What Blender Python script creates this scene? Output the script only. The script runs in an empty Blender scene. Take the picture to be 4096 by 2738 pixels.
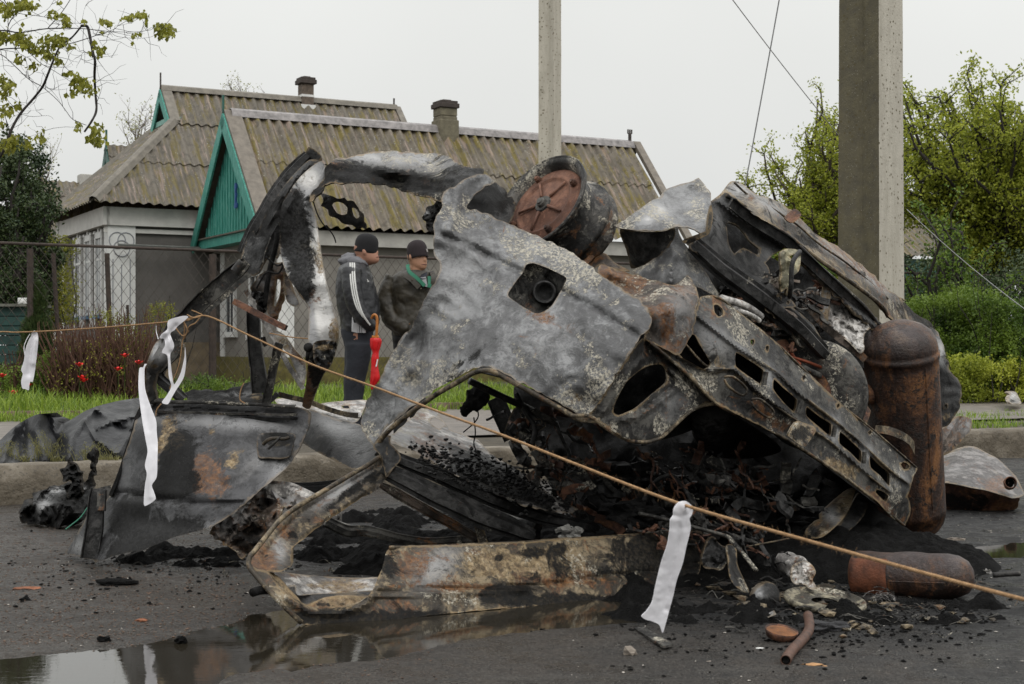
import bpy, bmesh, math, random
import numpy as np
from mathutils import Vector, Matrix, noise as MN
from mathutils.geometry import delaunay_2d_cdt
R=random.Random(7)
C=bpy.context.scene.collection
rad=math.radians
sc=bpy.context.scene
# ---------------- camera, world, sun, exposure ----------------
F=5936.0; CX=2048.0; HV=1391.0; CAMH=1.1
cam=bpy.data.cameras.new('camera'); co=bpy.data.objects.new('camera',cam); C.objects.link(co)
cam.sensor_width=36; cam.lens=F/4096*36; cam.clip_end=500; cam.clip_start=.05
co.location=(0,0,CAMH); co.rotation_euler=(math.pi/2+math.atan(22/F),0,0)
cam.dof.use_dof=True; cam.dof.focus_distance=7.4; cam.dof.aperture_fstop=11
sc.camera=co
w=bpy.data.worlds.new('World'); sc.world=w; w.use_nodes=True
nt=w.node_tree; nt.nodes.clear()
o=nt.nodes.new('ShaderNodeOutputWorld'); bg=nt.nodes.new('ShaderNodeBackground'); nt.links.new(bg.outputs[0],o.inputs[0])
# overcast cloud layer: brighter overhead than at the horizon, faint cloud mottling
tc=nt.nodes.new('ShaderNodeTexCoord'); sx=nt.nodes.new('ShaderNodeSeparateXYZ'); nt.links.new(tc.outputs['Generated'],sx.inputs[0])
rp=nt.nodes.new('ShaderNodeValToRGB'); nt.links.new(sx.outputs[2],rp.inputs[0])
e=rp.color_ramp.elements; e[0].position=0.0; e[0].color=(.69,.70,.69,1); e[1].position=1.0; e[1].color=(1.0,1.0,1.0,1)
m_=e.new(.22); m_.color=(.84,.85,.83,1)
nz=nt.nodes.new('ShaderNodeTexNoise'); nz.inputs['Scale'].default_value=2.2; nz.inputs['Detail'].default_value=4
nt.links.new(tc.outputs['Generated'],nz.inputs['Vector'])
mr=nt.nodes.new('ShaderNodeMapRange'); nt.links.new(nz.outputs[0],mr.inputs[0]); mr.inputs[1].default_value=.3; mr.inputs[2].default_value=.7; mr.inputs[3].default_value=.95; mr.inputs[4].default_value=1.05
ov=nt.nodes.new('ShaderNodeMapRange'); nt.links.new(sx.outputs[2],ov.inputs[0]); ov.inputs[1].default_value=.25; ov.inputs[2].default_value=.9; ov.inputs[3].default_value=1.0; ov.inputs[4].default_value=2.0
mu=nt.nodes.new('ShaderNodeMath'); mu.operation='MULTIPLY'; nt.links.new(mr.outputs[0],mu.inputs[0]); nt.links.new(ov.outputs[0],mu.inputs[1])
nt.links.new(rp.outputs[0],bg.inputs[0]); nt.links.new(mu.outputs[0],bg.inputs[1])
sun=bpy.data.lights.new('sun','SUN'); so=bpy.data.objects.new('sun',sun); C.objects.link(so)
sun.energy=.9; sun.angle=rad(25); sun.color=(1,.97,.93)
so.rotation_euler=(rad(38),rad(22),rad(0))
sc.view_settings.view_transform='Standard'; sc.view_settings.look='None'; sc.view_settings.exposure=0.0; sc.view_settings.gamma=1

# ---------------- coordinates ----------------
# measured points of the photograph: crop key -> (origin, scale)
CR={'D':(0,0,.5728),'A1':(0,0,1.675),'A2':(1000,450,1.675),'A3':(2400,450,1.675),'A4':(0,1300,1.675),'B1':(1000,1300,1.675),
'B2':(2300,1100,1.675),'B3':(2500,1802,1.675),'B4':(3100,1100,2.3554),'C1':(0,700,1.955),'C2':(700,900,1.96),'C3':(0,1936,1.955),
'C4':(900,1936,1.955),'E1':(2900,0,1.96),'E2':(3296,1600,2.931),'E3':(1250,880,2.063),'E4':(1900,1850,2.1327)}
def K(k,x,y):
    a=CR[k]; return (a[0]+x/a[2], a[1]+y/a[2])
def Q(s):
    """'A2 1,2 3,4 B1 5,6' -> list of (u,v)  (a third number is a depth in metres)"""
    out=[];k='D'
    for t in s.split():
        if ',' not in t: k=t; continue
        n=[float(q) for q in t.split(',')]
        out.append(K(k,n[0],n[1])+tuple(n[2:]))
    return out
def P(u,v,Y): return Vector(((u-CX)/F*Y, Y, CAMH-(v-HV)/F*Y))
def G(u,v,z=0.0):
    Y=(CAMH-z)*F/(v-HV); return P(u,v,Y)
PH=rad(28.3); cs,sn=math.cos(PH),math.sin(PH)
def W(s,t,z=0.0): return Vector((s*cs-t*sn, s*sn+t*cs, z))      # street frame: s along the kerb, t away from the camera
def ST(u,v,t):      # point of the vertical plane t seen at u,v
    k=(u-CX)/F; Y=t/(-k*sn+cs); return P(u,v,Y)
KT=10.75; KZ=.28
# ---------------- objects ----------------
def tag(o,label=None,cat=None,group=None,kind=None):
    if label: o['label']=label
    if cat: o['category']=cat
    if group: o['group']=group
    if kind: o['kind']=kind
    return o
def thing(name,label,cat,loc,group=None):
    o=bpy.data.objects.new(name,None); C.objects.link(o); o.location=loc; o.empty_display_size=.1
    return tag(o,label,cat,group)
def wloc(p):
    v=Vector((0,0,0))
    while p is not None: v+=Vector(p.location); p=p.parent
    return v
def obj(name,vf,mat,parent=None,smooth=False,attrs=None,base=None,solid=0,subd=0,bev=0):
    """vf=(verts,faces) in world coordinates -> one mesh object"""
    vs,fs=vf
    if not len(vs): return None
    A=np.array([tuple(v) for v in vs],dtype=float)
    if parent is not None: off=np.array(tuple(wloc(parent)))
    else:
        off=np.array([ (A[:,0].min()+A[:,0].max())/2,(A[:,1].min()+A[:,1].max())/2,A[:,2].min()]) if base is None else np.array(tuple(base))
    me=bpy.data.meshes.new(name); me.from_pydata([tuple(r) for r in (A-off)],[],[tuple(f) for f in fs]); 
    me.materials.append(mat)
    if smooth: me.polygons.foreach_set('use_smooth',[True]*len(me.polygons))
    if attrs:
        for k,a in attrs.items():
            at=me.attributes.new(k,'FLOAT','POINT'); at.data.foreach_set('value',np.array(a,dtype=np.float32))
    me.update()
    o=bpy.data.objects.new(name,me); C.objects.link(o)
    if parent is not None: o.parent=parent
    else: o.location=tuple(off)
    if solid:
        m=o.modifiers.new('solid','SOLIDIFY'); m.thickness=solid; m.offset=0
    if bev:
        m=o.modifiers.new('bev','BEVEL'); m.width=bev; m.segments=2; m.limit_method='ANGLE'
    if subd:
        m=o.modifiers.new('sub','SUBSURF'); m.levels=subd; m.render_levels=subd
    return o
class MB:
    def __init__(s): s.v=[]; s.f=[]
    def add(s,vs,fs):
        n=len(s.v); s.v+= [Vector(v) for v in vs]; s.f+=[tuple(i+n for i in f) for f in fs]; return s
    def box(s,c,sz,M=None):
        x,y,z=[a/2 for a in sz]; vs=[Vector((i*x,j*y,k*z)) for i in(-1,1) for j in(-1,1) for k in(-1,1)]
        if M is not None: vs=[M@v for v in vs]
        vs=[Vector(c)+v for v in vs]
        return s.add(vs,[(0,1,3,2),(4,6,7,5),(0,4,5,1),(2,3,7,6),(0,2,6,4),(1,5,7,3)])
    def prism(s,poly,d):
        """poly: world points (planar loop), extruded by vector d"""
        n=len(poly); d=Vector(d); vs=[Vector(p) for p in poly]+[Vector(p)+d for p in poly]
        return s.add(vs,[tuple(range(n)),tuple(range(2*n-1,n-1,-1))]+[(i,i+n,(i+1)%n+n,(i+1)%n) for i in range(n)])
    def quad(s,a,b,c,d): return s.add([a,b,c,d],[(0,1,2,3)])
    def tube(s,pts,r,n=6,cap=True,flat=1.0,up=None):
        pts=[Vector(p) for p in pts]; N=len(pts)
        if not hasattr(r,'__len__'): r=[r]*N
        vs=[];fs=[];ref=Vector(up) if up else Vector((.13,.31,.94))
        for i,p in enumerate(pts):
            t=(pts[min(i+1,N-1)]-pts[max(i-1,0)])
            if t.length<1e-9: t=Vector((0,0,1))
            t.normalize(); a=t.cross(ref)
            if a.length<.05: a=t.cross(Vector((1,0,0)))
            a.normalize(); b=a.cross(t)
            for k in range(n):
                q=2*math.pi*k/n+(math.pi/4 if n==4 else 0); vs.append(p+(a*math.cos(q)+b*math.sin(q)*flat)*r[i])
        for i in range(N-1):
            for k in range(n): fs.append((i*n+k,i*n+(k+1)%n,(i+1)*n+(k+1)%n,(i+1)*n+k))
        if cap: fs.append(tuple(range(n))[::-1]); fs.append(tuple((N-1)*n+k for k in range(n)))
        return s.add(vs,fs)
    def sweep(s,pts,prof,up,closed=False,scale=None):
        """prof: list of (a,b) offsets (a across, b along up); swept along pts"""
        pts=[Vector(p) for p in pts];N=len(pts);n=len(prof);vs=[];fs=[]
        for i,p in enumerate(pts):
            t=(pts[min(i+1,N-1)]-pts[max(i-1,0)]).normalized(); u=Vector(up[i] if isinstance(up,list) else up)
            a=t.cross(u).normalized(); b=a.cross(t)
            k=scale[i] if scale else 1
            for q in prof: vs.append(p+a*q[0]*k+b*q[1]*k)
        m=n if closed else n-1
        for i in range(N-1):
            for k in range(m): fs.append((i*n+k,i*n+(k+1)%n,(i+1)*n+(k+1)%n,(i+1)*n+k))
        if closed: fs.append(tuple(range(n))[::-1]); fs.append(tuple((N-1)*n+k for k in range(n)))
        return s.add(vs,fs)
    def lathe(s,prof,o,ax,n=48,ref=(0,0,1)):
        """prof: (radius, along) pairs; axis ax from o"""
        ax=Vector(ax).normalized(); a=ax.cross(Vector(ref)).normalized(); b=ax.cross(a); o=Vector(o); vs=[];fs=[];m=len(prof)
        for k in range(n):
            q=2*math.pi*k/n; d=a*math.cos(q)+b*math.sin(q)
            for r,h in prof: vs.append(o+ax*h+d*max(r,1e-4))
        for k in range(n):
            for j in range(m-1): fs.append((k*m+j,k*m+j+1,((k+1)%n)*m+j+1,((k+1)%n)*m+j))
        return s.add(vs,fs)
    def ico(s,c,r,sub=1,jit=0,sc3=(1,1,1)):
        bm=bmesh.new(); bmesh.ops.create_icosphere(bm,subdivisions=sub,radius=1)
        vs=[]
        for v in bm.verts:
            d=v.co.normalized(); k=1+jit*MN.noise(Vector(c)*7+d*1.7)
            vs.append(Vector(c)+Vector((d.x*sc3[0],d.y*sc3[1],d.z*sc3[2]))*r*k)
        fs=[tuple(v.index for v in f.verts) for f in bm.faces]; bm.free()
        return s.add(vs,fs)
    def o(s,name,mat,parent=None,**k): return obj(name,(s.v,s.f),mat,parent,**k)
def spline(pts,n=8):
    """catmull-rom through points (vectors/tuples)"""
    pts=[np.array(tuple(p),float) for p in pts]; out=[]
    for i in range(len(pts)-1):
        p0=pts[max(i-1,0)];p1=pts[i];p2=pts[i+1];p3=pts[min(i+2,len(pts)-1)]
        for k in range(n):
            t=k/n; out.append(.5*((2*p1)+(-p0+p2)*t+(2*p0-5*p1+4*p2-p3)*t*t+(-p0+3*p1-3*p2+p3)*t**3))
    out.append(pts[-1]); return [tuple(q) for q in out]
# ---------------- materials ----------------
class NT:
    def __init__(s,name,bump=True):
        s.m=bpy.data.materials.new(name); s.m.use_nodes=True; s.t=s.m.node_tree; s.t.nodes.clear()
        s.out=s.new('ShaderNodeOutputMaterial'); s.b=s.new('ShaderNodeBsdfPrincipled'); s.lk(s.b.outputs[0],s.out.inputs[0])
        s.co=s.new('ShaderNodeTexCoord').outputs['Object']
    def new(s,t): return s.t.nodes.new(t)
    def lk(s,a,b): s.t.links.new(a,b)
    def put(s,v,sock):
        if isinstance(v,bpy.types.NodeSocket): s.lk(v,sock)
        elif v is not None:
            if hasattr(v,'__len__') and len(v)==3 and sock.type=='RGBA': v=tuple(v)+(1,)
            sock.default_value=v
    def map(s,sc=(1,1,1),rot=(0,0,0),co=None):
        n=s.new('ShaderNodeMapping'); s.lk(co or s.co,n.inputs[0]); n.inputs['Scale'].default_value=sc; n.inputs['Rotation'].default_value=rot; return n.outputs[0]
    def noise(s,scale,det=6,rough=.55,dist=0,co=None):
        n=s.new('ShaderNodeTexNoise'); s.lk(co or s.co,n.inputs['Vector']); n.inputs['Scale'].default_value=scale; n.inputs['Detail'].default_value=det
        n.inputs['Roughness'].default_value=rough; n.inputs['Distortion'].default_value=dist; return n.outputs[0]
    def vor(s,scale,feat='F1',co=None,out=0):
        n=s.new('ShaderNodeTexVoronoi'); n.feature=feat; s.lk(co or s.co,n.inputs['Vector']); n.inputs['Scale'].default_value=scale; return n.outputs[out]
    def math(s,op,a,b=0.0,cl=False):
        n=s.new('ShaderNodeMath'); n.operation=op; n.use_clamp=cl; s.put(a,n.inputs[0]); s.put(b,n.inputs[1]); return n.outputs[0]
    def rng(s,v,a,b,c=0.0,d=1.0):
        n=s.new('ShaderNodeMapRange'); n.interpolation_type='SMOOTHSTEP'; s.put(v,n.inputs[0]); 
        for i,q in enumerate((a,b,c,d)): n.inputs[i+1].default_value=q
        return n.outputs[0]
    def ramp(s,v,st):
        n=s.new('ShaderNodeValToRGB'); s.put(v,n.inputs[0]); e=n.color_ramp.elements
        e[0].position=st[0][0]; e[0].color=tuple(st[0][1])+(1,); e[1].position=st[-1][0]; e[1].color=tuple(st[-1][1])+(1,)
        for p,c in st[1:-1]: q=e.new(p); q.color=tuple(c)+(1,)
        return n.outputs[0]
    def mix(s,f,a,b,mode='MIX'):
        n=s.new('ShaderNodeMix'); n.data_type='RGBA'; n.blend_type=mode; s.put(f,n.inputs[0]); s.put(a,n.inputs[6]); s.put(b,n.inputs[7]); return n.outputs[2]
    def attr(s,name):
        n=s.new('ShaderNodeAttribute'); n.attribute_name=name; return n.outputs['Fac']
    def bump(s,h,st=.5,d=.01):
        n=s.new('ShaderNodeBump'); s.put(h,n.inputs['Height']); n.inputs['Strength'].default_value=st; n.inputs['Distance'].default_value=d; s.lk(n.outputs[0],s.b.inputs['Normal']); return n
    def done(s,col=None,rough=.6,metal=0.0,spec=None):
        s.put(col,s.b.inputs['Base Color']); s.put(rough,s.b.inputs['Roughness']); s.put(metal,s.b.inputs['Metallic'])
        if spec is not None: s.b.inputs['Specular IOR Level'].default_value=spec
        return s.m
def simple(name,c,var=.25,scale=8,rough=.7,bump=.15,metal=0,bd=.01,spec=None):
    n=NT(name); k=n.noise(scale,6,.6); 
    col=n.ramp(k,[(.3,[x*(1-var) for x in c]),(.7,[min(1,x*(1+var)) for x in c])])
    if bump: n.bump(n.noise(scale*6,6,.6),bump,bd)
    return n.done(col,rough,metal,spec)

CR.update({'F1':(0,0,2.613),'F2':(0,1050,2.24),'F3':(2000,0,2.24),'F4':(3580,1100,2.851)})
# ---------------- ground ----------------
def fnoise(x,y,s,o=0.0,oct=4):
    return MN.fractal(Vector((x*s,y*s,o)),1.0,2.0,oct)
PUD=[tuple(G(*K('D',x,y)))[:2] for x,y in ((-300,1522),(0,1502),(280,1478),(420,1452),(520,1425),(640,1395),(900,1375),(1200,1365),(1480,1380),(1500,1425),(1300,1440),(1050,1470),(870,1515),(700,1532),(560,1545),(440,1600),(300,1800),(-500,1800))]
PUD2=[tuple(G(*K('D',x,y)))[:2] for x,y in ((2175,1260),(2300,1240),(2420,1236),(2420,1275),(2330,1282),(2240,1280))]
def psd(x,y,poly):
    d=1e9;ins=False;n=len(poly)
    for i in range(n):
        ax,ay=poly[i];bx,by=poly[(i+1)%n]; ex,ey=bx-ax,by-ay; wx,wy=x-ax,y-ay
        q=max(0,min(1,(wx*ex+wy*ey)/(ex*ex+ey*ey))); dx,dy=wx-ex*q,wy-ey*q; d=min(d,dx*dx+dy*dy)
        if (ay>y)!=(by>y) and x<(bx-ax)*(y-ay)/(by-ay)+ax: ins=not ins
    return math.sqrt(d)*(1 if ins else -1)
def puddle_d(x,y):
    """how deep the road dips at x,y (-..1); the hollows hold the rain water"""
    d=-1
    if -4<x<1.4 and 3.4<y<7: d=psd(x,y,PUD)/.10
    elif 2<x<7 and 7<y<10.5: d=psd(x,y,PUD2)/.15
    return max(-1,min(1,d))
def road_mat():
    n=NT('wet_asphalt'); big=n.noise(.9,5,.6); mid=n.noise(7,8,.65); fine=n.noise(160,4,.7); grit=n.vor(230)
    mud=n.attr('mud'); soot=n.attr('soot')
    c=n.ramp(mid,[(.3,(.009,.009,.0095)),(.7,(.021,.0205,.020))])
    mudc=n.ramp(n.noise(30,6,.7),[(.3,(.024,.019,.015)),(.7,(.062,.050,.039))])
    f=n.math('MULTIPLY',n.rng(n.math('ADD',n.noise(4,8,.7),n.math('MULTIPLY',mud,.35)),.45,.8),.85)
    c=n.mix(f,c,mudc); c=n.mix(n.math('MULTIPLY',n.rng(n.noise(1.6,8,.75),.50,.56),.35),c,(.010,.010,.010)); c=n.mix(n.math('MULTIPLY',n.rng(n.noise(2.3,9,.75,.4,co=n.map((.5,2.2,1),(0,0,-PH))),.54,.60),.30),c,(.075,.070,.062))
    c=n.mix(n.rng(fine,.55,.60),c,(.115,.108,.095)); c=n.mix(n.rng(n.noise(110,4,.7),.40,.46,1,0),c,(.005,.005,.005))
    c=n.mix(n.math('MULTIPLY',n.rng(n.vor(60,out=0),.0,.16,1,0),.55),c,(.15,.105,.075))
    c=n.mix(n.math('MULTIPLY',soot,n.rng(n.noise(9,8,.7),.3,.55)),c,(.006,.006,.006))
    h=n.math('ADD',n.math('MULTIPLY',grit,.5),n.math('ADD',n.math('MULTIPLY',fine,.7),n.math('MULTIPLY',n.noise(40,6,.7),1.2)))
    n.bump(h,.9,.008)
    r=n.rng(n.noise(5,9,.72),.42,.58,.22,.7)
    return n.done(c,r,0,.30)
def grid(xs,ys,zf,keep=None):
    vs=[];fs=[]
    for y in ys:
        for x in xs: vs.append((x,y,zf(x,y)))
    nx=len(xs)
    for j in range(len(ys)-1):
        for i in range(nx-1):
            fs.append((j*nx+i,j*nx+i+1,(j+1)*nx+i+1,(j+1)*nx+i))
    return vs,fs
def road_z(x,y):
    d=puddle_d(x,y)
    return (-.013*d if d>0 else -.006*max(d,-.6))+.007*fnoise(x,y,3.0,1.0,5)+.003*fnoise(x,y,14,5,4)
# one sheet: fine cells in front of the camera, coarse ones outside
def axis(lo,a,b,hi,fine):
    out=[];x=lo
    while x<a-1e-6: out.append(x); x+=max(fine,min((a-x)*.35,8))
    n=int((b-a)/fine)
    out+=[a+i*fine for i in range(n+1)]
    x=out[-1]
    while x<hi: x+=max(fine,min((x-b)*.35+fine,8)); out.append(x)
    return out
xs=axis(-70,-2.6,4.2,70,.028); ys=axis(-20,3.6,8.4,60,.028)
rv,rf=grid(xs,ys,road_z)
# the road ends under the kerb: lower the sheet beyond it (other ground lies there)
rv=[(x,y,z if (-x*sn+y*cs)<KT+.7 else -.45) for x,y,z in rv]
mudA=[max(0,min(1,(.9-(x*.5))*1.0))*(1 if y<12 else .5)-.15*(y>12) for x,y,z in rv]
def sootf(x,y):
    # scorched asphalt round the wreck
    q=min(((x-1.2)/2.9)**2+((y-9.0)/2.7)**2,((x-1.4)/1.6)**2+((y-6.6)/1.0)**2)
    return max(0,min(1,1.5-q*1.0))
obj('road',(rv,rf),road_mat(),attrs={'mud':mudA,'soot':[sootf(x,y) for x,y,z in rv]},smooth=True)['kind']='structure'
n=NT('puddle_water'); n.bump(n.noise(14,4,.55,.6,co=n.map((1,2.2,1))),.02,.01)
pm=n.done((.020,.017,.012),.015,0,.5); n.b.inputs['IOR'].default_value=1.75
def puddle(name,x0,x1,y0,y1):
    vs,fs=grid(np.linspace(x0,x1,30),np.linspace(y0,y1,20),lambda x,y:-.0040)
    tag(obj(name,(vs,fs),pm,smooth=True),kind='structure')
puddle('puddle',-3.9,1.3,3.4,7.0); puddle('puddle',2.4,6.9,7.2,9.6)
def sheet(name,s0,s1,t0,t1,zf,mat,ds=.4,dt=.25,kind='structure',attrs=None):
    vs=[];fs=[]; S=np.arange(s0,s1+ds,ds); T=np.linspace(t0,t1,max(2,int((t1-t0)/dt)+1))
    for t in T:
        for s in S: vs.append(W(s,t,zf(s,t)))
    m=len(S)
    for j in range(len(T)-1):
        for i in range(m-1): fs.append((j*m+i,j*m+i+1,(j+1)*m+i+1,(j+1)*m+i))
    return tag(obj(name,(vs,fs),mat,smooth=True),kind=kind)
soil=simple('soil',(.055,.045,.03),.5,5,.9,.6,bd=.03)
n=NT('pavement_asphalt'); k=n.noise(3,8,.7); c=n.ramp(k,[(.35,(.085,.075,.065)),(.62,(.19,.165,.145))]); c=n.mix(n.rng(n.noise(90,4,.7),.6,.75),c,(.2,.18,.16)); n.bump(n.noise(60,6,.7),.4,.01)
pav=n.done(c,.45,0,.4)
sheet('verge',-30,60,KT+.19,14.2,lambda s,t:KZ-.02+.02*fnoise(s,t,1.3),soil)
sheet('pavement',-30,60,12.3,18.0,lambda s,t:KZ+.006+.008*fnoise(s,t,.8),pav)
def yard_z(s,t): return KZ-.02+.20*max(0,min(1,(t-17.6)/3.2))+.03*fnoise(s,t,.9)
sheet('yard_ground',-60,120,17.4,140,yard_z,soil,1.0,1.0)
# kerb: rough concrete blocks
n=NT('old_concrete'); k=n.noise(2.5,8,.7); c=n.ramp(k,[(.35,(.075,.060,.040)),(.52,(.145,.122,.09)),(.66,(.26,.23,.185))])
c=n.mix(n.math('MULTIPLY',n.rng(n.noise(22,7,.7),.56,.66),.7),c,(.05,.045,.04)); c=n.mix(n.rng(n.noise(70,4,.7),.64,.72),c,(.3,.28,.25))
n.bump(n.math('ADD',n.noise(30,8,.7),n.math('MULTIPLY',n.noise(7,6,.7),2.5)),.8,.02); conc=n.done(c,.6,0,.35)
def kerb():
    vs=[];fs=[]; S=np.arange(-12,40,.05); prof=[]
    for s in S:
        joint=.02 if abs((s*1.0)%3.0-1.5)<.03 else 0
        ch=.028*max(0,MN.noise(Vector((s*3.1,.5,0)))-.12)*3
        j=lambda o:.012*fnoise(s,o,4,o)
        for (t,z) in ((0,-.12),(0+.01,.04),(.004,.15),(0.0+ch*.4,KZ-.035-ch),(.025+ch*.6,KZ-.008),(.2,KZ),(.3,KZ-.01)):
            vs.append(W(s,KT+t+j(z*9)+joint,z+j(t*7+3)*.5-joint*.5))
    m=7
    for i in range(len(S)-1):
        for k in range(m-1): fs.append((i*m+k,(i+1)*m+k,(i+1)*m+k+1,i*m+k+1))
    tag(obj('kerb',(vs,fs),conc,smooth=True),kind='structure')
kerb()
# thin edging strip between pavement and yard
mb=MB()
for i in range(60):
    s=-12+i*1.02; mb.box(W(s+.5,17.75,KZ+.02+.01*math.sin(i*2.3)),(1.0,.07,.12),Matrix.Rotation(PH,4,'Z'))
tag(mb.o('edging',simple('edging_concrete',(.16,.11,.085),.4,6,.8,.4)),kind='structure')

# ---------------- vegetation helpers ----------------
def leafmat(name,c0,c1,tr=.35,rough=.5):
    n=NT(name); a=n.attr('tint'); c=n.mix(a,tuple(c0),tuple(c1))
    n.done(c,rough,0,.35)
    t=n.new('ShaderNodeBsdfTranslucent'); n.put(c,t.inputs[0]); m=n.new('ShaderNodeMixShader'); m.inputs[0].default_value=tr
    n.lk(n.b.outputs[0],m.inputs[1]); n.lk(t.outputs[0],m.inputs[2]); n.lk(m.outputs[0],n.out.inputs[0]); return n.m
bark=simple('bark',(.05,.038,.028),.4,14,.9,.6); bark_d=simple('dark_bark',(.022,.018,.015),.4,14,.9,.5)
class Leaves:
    def __init__(s): s.v=[];s.f=[];s.t=[]
    def leaf(s,p,L,wd,d=None,fold=.3,tint=None):
        d=Vector(d).normalized() if d is not None else Vector((R.gauss(0,1),R.gauss(0,1),R.gauss(0,1))).normalized()
        a=d.cross(Vector((R.gauss(0,1),R.gauss(0,1),R.gauss(0,1))))
        a.normalize(); b=a.cross(d); p=Vector(p); n=len(s.v); m=p+d*L*.5
        s.v+=[p,m+a*wd*.5+b*fold*wd*.5,p+d*L,m-a*wd*.5+b*fold*wd*.5]
        s.f+=[(n,n+1,n+2),(n,n+2,n+3)]; tt=R.random() if tint is None else tint; s.t+=[tt]*4
    def blade(s,p,h,wd,lean,tint=None):
        n=len(s.v); p=Vector(p); q=R.random()*6.283; d=Vector((math.cos(q),math.sin(q),0)); l=Vector((math.cos(q+1.5),math.sin(q+1.5),0))*lean*h
        s.v+=[p-d*wd/2,p+d*wd/2,p+d*wd*.4+l*.35+Vector((0,0,h*.6)),p-d*wd*.4+l*.35+Vector((0,0,h*.6)),p+l+Vector((0,0,h*.95))]
        s.f+=[(n,n+1,n+2,n+3),(n+3,n+2,n+4)]; tt=R.random() if tint is None else tint; s.t+=[tt]*5
    def o(s,name,mat,parent=None,**k):
        return obj(name,(s.v,s.f),mat,parent,attrs={'tint':s.t},**k)
def branch_path(a,b,wob,n=6,droop=0):
    a=Vector(a);b=Vector(b);L=(b-a).length;out=[]
    ph=Vector((R.random()*9,R.random()*9,R.random()*9))
    for i in range(n+1):
        t=i/n; p=a.lerp(b,t)
        o=Vector((MN.noise(ph+Vector((t*2.2,0,0))),MN.noise(ph+Vector((0,t*2.2,5))),MN.noise(ph+Vector((3,0,t*2.2)))))
        p=p+o*wob*L*math.sin(math.pi*min(1,t*1.0))*1.0+Vector((0,0,-droop*L*t*t)); out.append(p)
    out[0]=a; return out
def big_tree(root,base,crown_c,crown_r,nlimb,ntwig,nleaf,leaf,lmat,bmat,rt=.16,shape=None,up=.35):
    """trunk, limbs and twigs; leaves sit round twig ends so that sky shows between them"""
    wood=MB(); lv=Leaves(); base=Vector(base); cc=Vector(crown_c)
    fork=base.lerp(Vector((cc.x,cc.y,cc.z-crown_r[2]*.55)),.9)
    wood.tube(branch_path(base,fork,.05),[rt*(1-.5*i/6) for i in range(7)],8)
    def rnd():
        while True:
            p=Vector((R.uniform(-1,1),R.uniform(-1,1),R.uniform(-1,1)))
            if .25<p.length<1:
                p=Vector((p.x*crown_r[0],p.y*crown_r[1],p.z*crown_r[2]))
                if shape is None or shape(cc+p): return cc+p
    for i in range(nlimb):
        e=rnd(); 
        st=base.lerp(fork,R.uniform(.65,1)) if i%3==0 else fork
        pl=branch_path(st,e,.22,8); wood.tube(pl,[rt*.42*(1-.85*k/8)+.006 for k in range(9)],6)
        for j in range(ntwig):
            k=R.randint(2,8); s0=pl[k]; d=Vector((R.gauss(0,1),R.gauss(0,1),R.gauss(0,1)+up)).normalized(); L=R.uniform(.25,.6)*crown_r[0]*.42
            tp=branch_path(s0,s0+d*L,.2,5); wood.tube(tp,[.016*(1-.7*q/5) for q in range(6)],4)
            for q in range(nleaf):
                if R.random()<.15: continue
                c=tp[R.randint(1,5)]+Vector((R.gauss(0,1),R.gauss(0,1),R.gauss(0,1)))*L*.13
                for z in range(3): lv.leaf(c+Vector((R.gauss(0,1),R.gauss(0,1),R.gauss(0,1)))*leaf*.7,leaf*R.uniform(.6,1.25),leaf*.55)
    wood.o('trunk',bmat,root,smooth=True); lv.o('crown',lmat,root)
grass_m=leafmat('grass_blades',(.08,.15,.014),(.30,.40,.055),.4)
# ---------------- grass ----------------
def grass(name,n,sf,h,wd,mat,zf,label=None):
    lv=Leaves()
    for i in range(n):
        s,t=sf()
        k=fnoise(s,t,1.6,3,3)
        if k<-.28: continue
        hh=h*R.uniform(.5,1.2)*(1+.9*k)
        lv.blade(W(s,t,zf(s,t)-.01),hh,wd*R.uniform(.7,1.3),R.uniform(.1,.9))
    o=lv.o(name,mat); tag(o,label or 'green spring grass in tufts between the pavement and the fence','grass',kind='stuff')
grass('grass',52000,lambda:(R.uniform(-6,22),17.0+3.9*R.random()**1.25),.17,.013,grass_m,yard_z)
grass('verge_grass',9000,lambda:(R.uniform(8.5,17),11.15+2.6*R.random()**1.3),.07,.01,grass_m,lambda s,t:KZ-.02,'short patchy grass on the verge behind the kerb at the right')
grass('verge_grass',5000,lambda:(R.uniform(-1,7),16.2+.9*R.random()),.10,.010,grass_m,lambda s,t:KZ,'low grass creeping over the edge of the pavement')
# ---------------- corrugated roofs ----------------
def slate(name,c0,c1,moss):
    n=NT(name); co=n.map((1,1,1),(0,0,-PH)); n.co=co; k=n.noise(1.6,7,.7); c=n.ramp(k,[(.3,c0),(.7,c1)])
    st=n.noise(3.5,8,.72,co=n.map((2.6,.35,.35)))
    c=n.mix(n.math('MULTIPLY',n.rng(st,.49,.58),.85),c,moss); c=n.mix(n.math('MULTIPLY',n.rng(n.noise(8,9,.78),.52,.56),.5),c,[q*.45 for q in c0])
    c=n.mix(n.math('MULTIPLY',n.rng(n.vor(16),.08,.22,1,0),n.rng(n.noise(3,5,.7),.45,.58)),c,(.33,.32,.29))
    c=n.mix(n.math('MULTIPLY',n.rng(n.noise(4,6,.7,co=n.map((3.2,.3,.3))),.54,.62),.6),c,(.27,.20,.165))
    n.bump(n.noise(60,6,.7),.3,.01); return n.done(c,.6,0,.35)
slate_s=slate('asbestos_slate',(.075,.062,.044),(.165,.142,.108),(.135,.105,.012))
slate_b=slate('asbestos_slate_dark',(.080,.070,.054),(.135,.118,.092),(.115,.09,.018))
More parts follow.
